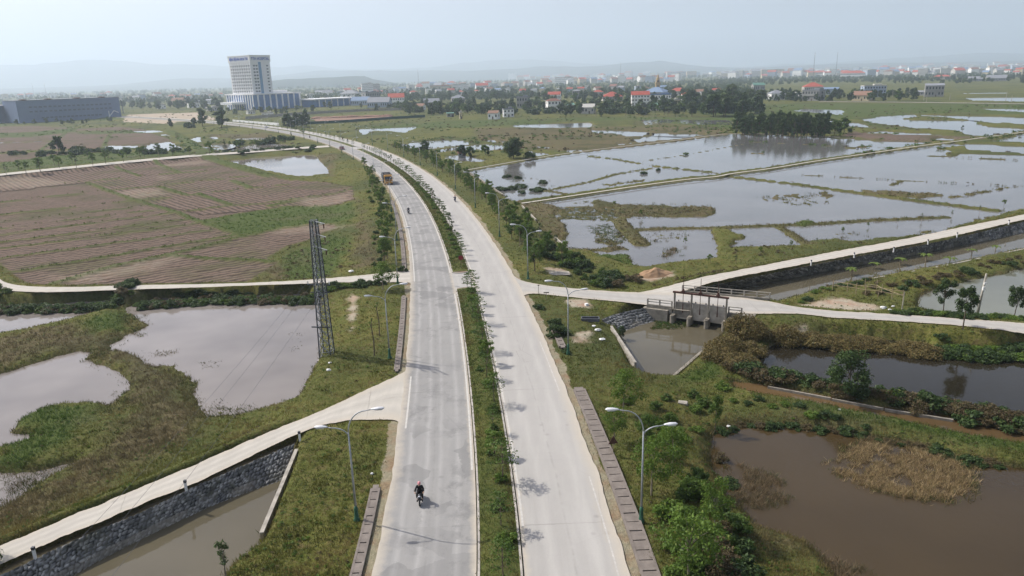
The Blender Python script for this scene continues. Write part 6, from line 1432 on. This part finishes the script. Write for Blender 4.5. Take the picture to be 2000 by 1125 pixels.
for f in range(9):
    z = PH + 2.6 + f * (TH - 12) / 9
    for xx in (.17, .30, .84):
        b = MB(); b.box((TX0 + TW * xx, ty - .1, z + 1.2), (TW * .085, .4, 1.7)); b.build('window', m_win, hp)
    for j in range(9):
        b = MB(); b.box((TX0 - .1, ty + TD * (j + .6) / 9.4, z + 1.2), (.4, 1.9, 2.0)); b.build('window', m_win, hp)
for j in range(9):
    b = MB(); b.box((TX0 - .3, ty + TD * (j + .1) / 9.4 + .2, PH + (TH - 8) / 2), (.7, 1.1, TH - 8)); b.build('rib', m_hw, hp)
b = MB(); b.box((TX0 + TW + 6, ty + TD * .4, PH + TH * .80), (5, 1.2, .6)); b.build('balcony_bracket', m_hw, hp)
def lettering(txt, size, loc, rot, mat, parent, name='lettering', width=None):
    cu = bpy.data.curves.new(name, 'FONT'); cu.body = txt; cu.size = size; cu.extrude = .15; cu.align_x = 'CENTER'; cu.align_y = 'CENTER'; cu.offset = size * .02; to = bpy.data.objects.new(name, cu); C.objects.link(to)
    me = bpy.data.meshes.new_from_object(to.evaluated_get(bpy.context.evaluated_depsgraph_get())); bpy.data.objects.remove(to); me.materials.clear(); me.materials.append(mat); o = link(name, me, parent)
    if width:
        co = [v.co.x for v in me.vertices]; o.scale = (width / (max(co) - min(co)), 1, 1)
    o.location = loc; o.rotation_euler = rot
lettering('TTH HOSPITAL', 4.6, (TX0 + TW / 2, ty - 1.0, PH + TH - 3.9), (math.pi / 2, 0, 0), m_txt, hp, width=TW * .92)
lettering('BỆNH VIỆN ĐA KHOA TTH', 4.2, (TX0 - 1.0, ty + TD / 2, PH + TH - 3.9), (math.pi / 2, 0, -math.pi / 2), m_txt, hp, width=TD * .86)
# long grey-blue factory, far left
m_fac = plain('blue_grey_cladding', (.15, .20, .31), .8, 0, .06, .2); m_facw = plain('dark_factory_window', (.07, .09, .12), .4)
a = P(39, 241, -1.2); b2 = P(238, 229.5, -1.2); d = (b2 - a)[:2]; FL_ = float(np.hypot(*d)); fr = empty('factory_building', tuple(a), math.atan2(d[1], d[0])); tag(fr, 'long blue-grey factory building with rows of windows and a white bracket mark', 'factory'); sF = FOC / float(np.dot((a + b2) / 2 - np.array([0, 0, CAMH]), _F)); FH = 40 / sF
b = MB(); b.box((FL_ / 2, 18, FH / 2), (FL_, 36, FH)); b.build('wall', m_fac, fr)
b = MB(); b.box((FL_ / 2, 18, FH + .3), (FL_ + .6, 36.6, .6)); b.build('roof', plain('factory_roof', (.22, .24, .27), .7), fr)
for fz, x0_ in ((.70, .12), (.50, .12), (.20, .22)):
    for k in range(18):
        x = FL_ * (x0_ + (.94 - x0_) * k / 18)
        if fz < .3 and x > FL_ * .8: continue
        b = MB(); b.box((x, -.05, FH * fz), (FL_ * .028, .3, FH * .07)); b.build('window', m_facw, fr)
b = MB(); x = FL_ * .87; b.bar((x, -.4, 1), (x, -.4, FH * .36), .8); b.bar((x, -.4, 2), (x + 5.5, -.4, FH * .36), .7); b.bar((x + 5.5, -.4, FH * .36), (x + 10, -.4, FH * .26), .7); b.build('white_bracket', m_white, fr)
for k in (.07, .3, .58, .83):
    b = MB(); b.ball((FL_ * k, 2, FH + .7), (4.0, 3, .9), 12, 6); b.build('roof_vent', m_rust, fr)
for q, (px, py, w, h, lb) in enumerate(((12, 240, 46, 33, 'second blue-grey factory block cut by the left edge of the picture'),)):
    s_, p_ = ppm(py, px); f2 = empty('factory_building', tuple(P(-60, 243, -1.2)), 0); tag(f2, lb, 'factory'); b = MB(); L2 = float(P(33, 238, -1.2)[0] - P(-60, 243, -1.2)[0]); b.box((L2 / 2, 12, h / s_ / 2), (L2, 24, h / s_)); b.build('wall', m_fac, f2); b = MB(); b.box((L2 / 2, 12, h / s_ + .2), (L2 + .5, 24.5, .5)); b.build('roof', m_hw, f2)
    for k in range(7): b = MB(); b.box((L2 * (.3 + .1 * k), -.05, h / s_ * .6), (2.2, .3, 1.3)); b.build('window', m_facw, f2)
# hospital surroundings: pavilion, walls, green fence, orange earth site
s_, p_ = ppm(209, 620); g_ = empty('glass_pavilion', (p_[0], p_[1], -1), rzh); tag(g_, 'low wide pavilion with a white roof edge right of the hospital', 'pavilion'); b = MB(); b.box((32, 14, 4.5), (70, 28, 9)); b.build('wall', m_blue, g_); b = MB(); b.box((32, 13, 9.6), (76, 34, 1.4)); b.build('roof', m_hw, g_)
for k in range(7): b = MB(); b.box((2 + k * 10, -2, 4.5), (1, 1, 9)); b.build('column', m_hw, g_)
def long_wall(name, pts, z, h, th_, mat, lb, cat):
    W_ = [P(x, y, z) for x, y in pts]; b = MB()
    for q, r_ in zip(W_[:-1], W_[1:]): b.bar((q[0], q[1], z + h / 2), (r_[0], r_[1], z + h / 2), th_, h)
    tag(b.build(name, mat), lb, cat)
long_wall('compound_wall', [(480, 233), (560, 226), (640, 221), (720, 217), (790, 215)], -1, 2.6, .5, m_conclt, 'long pale compound wall in front of the hospital grounds', 'wall')
long_wall('compound_wall', [(455, 239), (500, 243), (545, 246)], -1, 2.2, .5, m_hw, 'white wall along the road beside the tree clump', 'wall')
long_wall('green_fence', [(600, 243), (680, 239), (760, 233), (830, 229)], -1, 2.0, .4, plain('dark_green_sheet', (.02, .07, .06), .7), 'dark green sheet fence below the orange earth site', 'fence')
me_ = MB(); pts = PP(S('612,233 650,227 720,226 780,228 745,232 660,237 618,238'), -.6); me_.add([(x, y, -.55) for x, y in pts], [tuple(range(len(pts)))]); tag(me_.build('earth_site', plain('bare_orange_earth', (.21, .125, .085), .95, 0, .3, .3)), kind='structure')
for k in range(9):
    px = 620 + k * 17; p_ = P(px, 231 - k * .5, -.6); b = MB(); b.ball((0, 0, 0), (random.uniform(5, 9), 5, random.uniform(1.0, 1.8)), 12, 6, .15, random.Random(k)); o = b.build('earth_mound', plain('bare_orange_earth', (.22, .13, .09), .95, 0, .3, .3) if k == 0 else bpy.data.materials['bare_orange_earth.001'], None, True); o.location = tuple(p_); tag(o, f'mound of orange earth on the building site, {nth(k + 1)} from the left', 'earth mound', 'mounds on the building site')
# masts
def mast(px, py, toppx, lb, w=.9):
    s_, p_ = ppm(py, px); H = (py - toppx) / s_; r = empty('radio_mast', (p_[0], p_[1], -1)); tag(r, lb, 'mast'); b = MB(); k_ = w * 1.0
    for a in range(3): b.bar((k_ * math.cos(a * 2.09), k_ * math.sin(a * 2.09), 0), (k_ * .35 * math.cos(a * 2.09), k_ * .35 * math.sin(a * 2.09), H), .28)
    for q in range(int(H / 3)):
        z = q * 3; f = 1 - .65 * z / H
        for a in range(3): b.bar((k_ * f * math.cos(a * 2.09), k_ * f * math.sin(a * 2.09), z), (k_ * f * math.cos((a + 1) * 2.09), k_ * f * math.sin((a + 1) * 2.09), z + 2.8), .14)
    b.build('lattice', m_darkst, r); b = MB(); b.box((0, -.6, H * .93), (1.6, .5, 2.4)); b.box((.5, .4, H * .88), (.5, 1.6, 2.4)); b.build('antenna', m_hw, r)
mast(1212, 160, 124, 'dark lattice mast rising above the town right of the office block'); mast(818, 172, 137, 'thin mast at the left end of the distant town'); mast(1588, 152, 105, 'tall mast on a white base in the right town'); mast(1632, 150, 104, 'tall thin mast just right of the white-based one', .7)
mast(1802, 134, 105, 'thin mast near the right skyline', .7); mast(241, 222, 192, 'short mast with a box standing at the right end of the factory', .8); mast(67, 188, 164, 'thin mast on the far left horizon, left of the pair', .7); mast(91, 188, 162, 'thin mast on the far left horizon, right of the pair', .7)
# far concrete poles of the right village
for k, (px, py, h) in enumerate(((1732, 196, 7), (1743, 190, 7), (1761, 196, 7), (1774, 190, 7), (1804, 196, 7), (1809, 200, 8), (1855, 196, 6), (1965, 192, 6), (1975, 200, 6), (1640, 192, 6))):
    p_ = P(px, py, -1.2); b = MB(); b.tube([(0, 0, -.5), (0, 0, h)], [.22, .15], 6); o = b.build('concrete_pole', m_conclt); o.location = (p_[0], p_[1], -1.2); tag(o, f'pale concrete pole near the lone grey block house, {nth(k + 1)} from the left', 'pole', 'concrete poles of the far fields')
long_wall('far_road_wall', [(1600, 199), (1750, 200), (1900, 202), (2100, 205)], -1, .5, 2.5, m_conclt, 'thin pale embankment road crossing the green fields at the far right', 'embankment')

# ------------------------------------------------------------------ village and town trees
TK = ('town', 'town', 'town2', 'tall', 'town')
def tree_band(n, f, fmt, group, hmin, hmax, seed, kinds=TK, stuff=False):
    r = random.Random(seed); L_ = sorted([f(r) for _ in range(n)])
    if stuff:
        its = []
        for px, py in L_: p_ = P(px, py, -1.2); its.append((r.choice(kinds), p_[0], p_[1], r.uniform(hmin, hmax), r.uniform(.9, 1.3), -1.2))
        mass('woods', its, kind='stuff'); return
    for k, (px, py) in enumerate(L_):
        p_ = P(px, py, -1.2); plant(r.choice(kinds), p_[0], p_[1], r.uniform(hmin, hmax), fmt % nth(k + 1), group, r.uniform(.9, 1.3), -1.2)
tree_band(85, lambda r: (r.uniform(770, 1440), r.uniform(203, 222) + 8 * r.random()), 'dark leafy tree around the front houses of the village, %s from the left', 'trees around the front houses', 6, 10, 1, TK + ('palm',))
tree_band(26, lambda r: (r.uniform(1340, 1490), r.uniform(205, 228)), 'dark tree of the wood ending the village, %s from the left', 'wood at the right end of the village', 9, 15, 2, ('town', 'tall', 'big'))
for px, py, h, lb in ((1428, 205, 19, 'tallest broad dark tree of the village wood'), (1462, 205, 14, 'second tallest tree of the village wood, right of the tallest'), (1452, 212, 12, 'olive-green round tree in front of the two tallest')): plant_px('tall', px, py, h, lb, None, 1.2, -1.2)
tree_band(170, lambda r: (r.uniform(800, 1440), r.uniform(176, 200)), 'dark tree between the village rows, %s from the left', 'trees between the village rows', 7, 11, 3, stuff=True)
tree_band(36, lambda r: (r.uniform(560, 800), r.uniform(190, 222)), 'tree around the houses right of the hospital, %s from the left', 'trees right of the hospital', 5, 9, 4, TK + ('palm',))
tree_band(24, lambda r: (r.uniform(405, 600), 216 + r.uniform(0, 8)), 'palm or small tree before the hospital podium, %s from the left', 'trees before the hospital', 4, 8, 5, ('palm', 'town2', 'town'))
tree_band(34, lambda r: (r.uniform(238, 440), r.uniform(196, 216)), 'dark tree in the belt left of the hospital, %s from the left', 'tree belt left of the hospital', 8, 12, 6)
tree_band(60, lambda r: (r.uniform(-20, 240), r.uniform(187, 197)), 'dark tree behind the factory, %s from the left', 'trees behind the factory', 9, 14, 7, stuff=True)
tree_band(30, lambda r: (r.uniform(1500, 1780), r.uniform(184, 200)), 'tree around the right village houses, %s from the left', 'trees around the right village houses', 4, 8, 8, TK + ('palm',))
tree_band(22, lambda r: (r.uniform(0, 240), r.uniform(236, 245)), 'low dark tree at the foot of the factory, %s from the left', 'trees at the foot of the factory', 2.5, 5, 9, stuff=True)
tree_band(200, lambda r: (r.uniform(1400, 2010), r.uniform(150, 164)), 'dark tree in the belt before the right town, %s from the left', 'tree belt before the right town', 5, 9, 10, stuff=True)
# far-off tree cover reads as one mass
def woods(n, f, size, seed, hgt):
    r = np.random.default_rng(seed); px, py = f(r, n); d = _F[None] + ((px - 1000) / FOC)[:, None] * _R + ((562.5 - py) / FOC)[:, None] * _U; t = (-1.2 - CAMH) / d[:, 2]; q = d * t[:, None]
    k = (t > 0) & (np.hypot(q[:, 0], q[:, 1]) < 9000); q = q[k]; c = np.c_[q[:, 0], q[:, 1], np.full(len(q), -1.2 + hgt * .5)]; R_ = hgt * .5 * r.uniform(.7, 1.3, len(q))
    return leaves('woods', c, R_, len(q) * 44, size, LM['dark'], seed, 1.0)
def hz_y(px): return 150 - .0275 * (px - 1000)
for sd, n, lo, hi, x0, x1, sz, hg in ((1, 1300, 20, 44, 700, 1480, 1.2, 6.5), (5, 700, 14, 30, 1400, 2050, 1.2, 6.5), (2, 1500, 12, 24, -60, 2060, 1.5, 7.5), (3, 1500, 5, 13, -60, 2060, 3.0, 14), (4, 420, 16, 34, -60, 700, 1.5, 10)):
    me = woods(n, lambda r, n: ((lambda px: (px, hz_y(px) + r.uniform(lo, hi, n)))(r.uniform(x0, x1, n))), sz, sd, hg); tag(link('woods', me), kind='stuff')

tree_band(170, lambda r: (r.uniform(770, 1440), r.uniform(200, 224)), '', None, 4, 8, 21, ('town2', 'town', 'far'), True)
tree_band(120, lambda r: (r.uniform(560, 1000), r.uniform(178, 200)), '', None, 7, 11, 22, TK, True)
tree_band(60, lambda r: (r.uniform(238, 440), r.uniform(192, 214)), '', None, 7, 11, 23, TK, True)

tree_band(90, lambda r: (r.uniform(1440, 1790), r.uniform(184, 199)), '', None, 4, 9, 24, TK, True)
tree_band(260, lambda r: (r.uniform(1400, 2010), r.uniform(143, 161)), '', None, 5, 9, 25, TK, True)
# rough growth over the far marsh and fields
def far_growth(n, x0, x1, y0, y1, size, seed, mat, name='marsh_growth', dmin=18, sc=40, cut=.02, up=.25, m_=14):
    r = np.random.default_rng(seed); px = r.uniform(x0, x1, n); py = r.uniform(y0, y1, n); d = _F[None] + ((px - 1000) / FOC)[:, None] * _R + ((562.5 - py) / FOC)[:, None] * _U; q = d * ((-1.2 - CAMH) / d[:, 2])[:, None]
    X, Y = q[:, 0], q[:, 1]; z, zn, _ = ground_height(X, Y, True); dc = d_line(X, Y, CLs, 34.0); sds = np.max([sd_poly(X, Y, p) for p in side_polys.values()], 0)
    k = (z > ZW) & (dc > dmin) & (sds < -.4) & (fbm(X, Y, sc, seed, 4) > cut) & ((zn[:, 0] < .3) | (r.random(n) < .06)); c = np.c_[X, Y, z + up][k]
    
    return tag(link(name, leaves(name, c, np.full(len(c), size * 2.2) * r.uniform(.6, 1.5, len(c)), len(c) * m_, size, mat, seed, .35)), kind='stuff')
far_growth(5200, -20, 2050, 205, 300, .40, 31, LM['green']); far_growth(2600, -20, 2050, 205, 300, .38, 32, LM['twig']); far_growth(2600, 560, 2050, 300, 560, .16, 33, LM['twig'])

far_growth(5200, -60, 2060, 420, 1200, .055, 41, LM['green'], 'verge_weeds', 9.3, 6, .02, .10, 22); far_growth(3600, -60, 2060, 420, 1200, .05, 42, LM['twig'], 'dry_weeds', 9.3, 5, .05, .10, 20); far_growth(1600, -60, 2060, 420, 1200, .07, 43, LM['young'], 'bright_weeds', 9.3, 7, .1, .12, 22)
# ------------------------------------------------------------------ grass, reeds and floating weeds: blades that nobody could count
def blades(name, pos, hgt, wid, col, lean, kind_mat, n_per=4, spread=.12, seed=1):
    r = np.random.default_rng(seed); n = len(pos); m_ = n * n_per
    b = np.repeat(pos, n_per, 0); h = np.repeat(hgt, n_per) * r.uniform(.5, 1.25, m_); w = np.repeat(wid, n_per) * r.uniform(.7, 1.3, m_); sp = np.repeat(np.maximum(spread, wid * 2.0), n_per)
    b = b + np.c_[r.normal(0, 1, (m_, 2)) * sp[:, None], np.zeros(m_)]; a = r.uniform(0, 2 * np.pi, m_); t = r.uniform(0, 2 * np.pi, m_); ln = h * lean * r.uniform(.2, 1.2, m_)
    V = np.stack([b + np.c_[np.cos(a) * w, np.sin(a) * w, -.05 * np.ones(m_)], b - np.c_[np.cos(a) * w, np.sin(a) * w, .05 * np.ones(m_)], b + np.c_[np.cos(t) * ln, np.sin(t) * ln, h]], 1).reshape(-1, 3)
    me = np_mesh(name, V, np.arange(3 * m_).reshape(-1, 3), kind_mat); c = np.repeat(col, n_per * 3, 0) * r.uniform(.75, 1.25, m_).repeat(3)[:, None]; vcol(me, 'blade', np.clip(c, 0, 1)); return tag(link(name, me), kind='stuff')
gn = N('grass_blades'); gc = gn.attr('blade'); gn.col(gc); tr = gn.t.nodes.new('ShaderNodeBsdfTranslucent'); gn.link(gc, tr.inputs[0]); ms = gn.t.nodes.new('ShaderNodeMixShader'); ms.inputs[0].default_value = .3
gn.link(gn.b.outputs[0], ms.inputs[1]); gn.link(tr.outputs[0], ms.inputs[2]); gn.link(ms.outputs[0], gn.o.inputs[0]); m_blade = gn.done(.8, 0, .1)
def px_scatter(n, x0, x1, y0, y1, seed):
    r = np.random.default_rng(seed); px = r.uniform(x0, x1, n); py = r.uniform(y0, y1, n)
    d = _F[None] + ((px - 1000) / FOC)[:, None] * _R + ((562.5 - py) / FOC)[:, None] * _U; t = (-.9 - CAMH) / d[:, 2]; q = d * t[:, None]; return q[:, 0], q[:, 1]
X, Y = px_scatter(125000, -160, 2160, 300, 1290, 3)
zz, zn, _p = ground_height(X, Y, True); R_ = np.hypot(X, Y)
dc = d_line(X, Y, CLs, 34.0); sds = np.max([sd_poly(X, Y, p) for p in side_polys.values()], 0)
ok = (zz > ZW + .03) & (dc > 8.45) & (sds < .12 * np.random.default_rng(4).random(len(X)) - .08) & (zn[:, 0] < .25) & (zn[:, 3] < .35 + .2 * np.random.default_rng(2).random(len(X)))
X, Y, zz, zn, R_, sds, dc = X[ok], Y[ok], zz[ok], zn[ok], R_[ok], sds[ok], dc[ok]
nb_ = fbm(X, Y, 6, 40, 3)[:, None]; base = np.array([[.135, .140, .032]]) * (1 + .8 * nb_) ; nc_ = fbm(X, Y, 1.6, 41, 3)[:, None]; base = np.where(nb_ + .5 * nc_ > .15, np.array([[.20, .165, .06]]), base); base = np.where(nc_ < -.28, base * .6, base)
base = base * (1 - zn[:, 1:2]) + np.array([[.075, .125, .026]]) * zn[:, 1:2]; base = base * (1 - zn[:, 2:3] * .85) + np.array([[.155, .125, .07]]) * zn[:, 2:3] * .85
hh = (.10 + .16 * np.clip(fbm(X, Y, 1.8, 44, 3) + .5, 0, 1) + .08 * zn[:, 1] + .12 * zn[:, 2]) * (1 + R_ * .0012)
blades('grass', np.c_[X, Y, zz], hh, .012 + R_ * .00030, base, .7, m_blade, 5, .16, 5)
# taller ragged growth on the banks at the water's edge
X, Y = px_scatter(150000, -160, 2160, 300, 1290, 8); zz = ground_height(X, Y); R_ = np.hypot(X, Y); dc = d_line(X, Y, CLs, 34.0); sds = np.max([sd_poly(X, Y, p) for p in side_polys.values()], 0)
ok = (zz > ZW - .12) & (zz < ZW + .38) & (dc > 12) & (sds < -.5) & (fbm(X, Y, 5, 50, 3) > -.25); X, Y, zz, R_ = X[ok], Y[ok], zz[ok], R_[ok]
cc = fbm(X, Y, 4, 51, 3)[:, None]; base = np.where(cc > 0, np.array([[.13, .11, .05]]), np.array([[.07, .085, .028]]))
blades('water_edge_grass', np.c_[X, Y, np.maximum(zz, ZW - .05)], .22 + R_ * .0008, .012 + R_ * .00030, base, .9, m_blade, 4, .2, 6)
# median grass
n_ = 9000; r_ = np.random.default_rng(12); ii_ = r_.integers(cl_at(34), cl_at(330), n_); ii_ = (ii_ * (r_.random(n_) ** .5)).astype(int) + 0; ii_ = np.clip(ii_, cl_at(34), cl_at(330)); o_ = r_.uniform(-1.2, 1.2, n_)
q = CLs[ii_] + NRM[ii_] * o_[:, None] + _t[ii_] * r_.uniform(-1, 1, n_)[:, None]; y_ = CLs[ii_, 1]; ok = (y_ < y_s - 1) | (y_ > y_n0 + 1); q = q[ok]
cc = fbm(q[:, 0], q[:, 1], 3, 60, 3)[:, None]; base = np.where(cc > .05, np.array([[.14, .125, .045]]), np.array([[.085, .11, .028]]))
blades('median_grass', np.c_[q, np.full(len(q), .17)], np.full(len(q), .2), .014 + q[:, 1] * .0003, base, .7, m_blade, 4, .14, 7)
# dead reeds in the brown pond
def reed_patch(name, poly, n, h, cols, seed, gaps=.0, lean=1.1, w=.02):
    r = np.random.default_rng(seed); mn, mxx = poly.min(0), poly.max(0); X = r.uniform(mn[0], mxx[0], n); Y = r.uniform(mn[1], mxx[1], n)
    s = sd_poly(X, Y, poly) + 1.2 * fbm(X, Y, 1.4, seed, 3); g_ = fbm(X, Y, 1.0, seed + 3, 4); k = (s > 0) & (r.random(n) < sstep(-.1, 1.2, s)) & (g_ > gaps - .25); X, Y, s = X[k], Y[k], s[k]
    c = cols[r.integers(0, len(cols), len(X))]; edge = (s < .7)[:, None] & (r.random(len(X)) < .6)[:, None]; c = np.where(edge, np.array([[.09, .10, .035]]), c)
    blades(name, np.c_[X, Y, np.full(len(X), ZW)], h * r.uniform(.5, 1.2, len(X)), np.full(len(X), w), c, lean, m_blade, 4, .12, seed)
tan = np.array([[.38, .28, .15], [.30, .22, .11], [.46, .36, .20], [.14, .10, .06], [.22, .18, .08]]); dul = np.array([[.22, .16, .095], [.15, .115, .065], [.30, .23, .14], [.09, .085, .045]])
reed_patch('dead_reeds', W('1606,896 1652,864 1698,849 1770,853 1840,867 1896,893 1925,930 1915,974 1896,991 1782,988 1710,971 1669,957 1623,925'), 14000, .34, tan, 70, .10, 1.3)
reed_patch('dead_reeds', W('1398,905 1463,907 1513,927 1559,974 1550,1000 1492,1000 1440,985 1410,960'), 3600, .40, dul, 71, .1, 1.2, .014)
reed_patch('dead_reeds', W('1420,970 1478,1028 1582,1052 1681,1090 1750,1135 1800,1200 1650,1260 1560,1180 1500,1090 1440,1020'), 9000, .42, dul, 72, .1, 1.1, .014)
reed_patch('dead_reeds', W('1655,862 1720,858 1800,878 1884,900 1990,922 1980,908 1884,893 1800,868 1700,848'), 3200, .45, dul, 73, .0, .8, .016)
reed_patch('water_hyacinth', W('1262,640 1275,625 1310,618 1345,622 1372,630 1365,636 1340,641 1300,645 1268,646'), 3200, .22, np.array([[.05, .11, .025], [.07, .14, .03], [.10, .13, .05], [.22, .19, .09]]), 74, .0, .9, .05)
reed_patch('water_hyacinth', W('1175,505 1210,500 1232,508 1228,522 1190,518'), 900, .3, np.array([[.05, .11, .025], [.07, .14, .03]]), 75, .0, .9, .08)
reed_patch('drowned_brush', W('1288,500 1300,486 1325,487 1330,497 1305,512'), 350, .8, dul, 76, .1, .9, .03)
reed_patch('floating_weed', W('1145,442 1187,437 1222,455 1232,472 1200,480 1165,475'), 2600, .12, np.array([[.09, .13, .05], [.07, .11, .04]]), 77, .05, 1.4, .07)
reed_patch('floating_weed', W('1085,405 1200,405 1207,433 1150,430 1085,428'), 3200, .14, np.array([[.09, .13, .05], [.12, .13, .06]]), 78, .0, 1.4, .07)
reed_patch('brown_bank_scrub', P(1700, 560, -.6)[None, :2] * 0 + PP(S('1690,570 1700,548 1853,519 2000,490 2100,470 2100,500 2000,524 1914,541 1866,553 1812,571 1760,590'), -1.2), 9000, .4, np.array([[.20, .15, .12], [.14, .105, .08], [.25, .19, .15], [.10, .09, .05]]), 79, .0, .9, .03)

dk_ = np.array([[.05, .04, .025], [.09, .075, .045], [.07, .08, .03]])
for i_, pl_ in enumerate(('270,685 300,680 345,686 340,700 290,700', '385,705 440,702 436,722 390,725', '560,650 590,640 600,690 570,700', '400,775 445,770 450,800 410,805', '395,595 460,592 470,605 400,606', '260,620 275,600 300,625 285,645')):
    reed_patch('floating_debris', W(pl_), 140, .10, dk_, 90 + i_, .05, 1.2, .05)
reed_patch('shore_weed', W('370,752 392,792 450,809 540,796 575,787 560,780 520,790 450,800 405,788 385,755'), 2600, .16, np.array([[.10, .12, .04], [.14, .11, .06]]), 97, .0, 1.2, .03)
reed_patch('shore_weed', W('0,990 60,950 130,915 125,905 70,925 0,935'), 2200, .16, np.array([[.14, .11, .06], [.10, .09, .05]]), 98, .0, 1.2, .025)
reed_patch('shore_weed', W('170,690 185,712 225,725 250,745 252,765 225,785 205,770 235,755 215,735 180,722 158,706'), 900, .16, np.array([[.08, .12, .03], [.12, .10, .05]]), 99, .1, 1.2, .025)
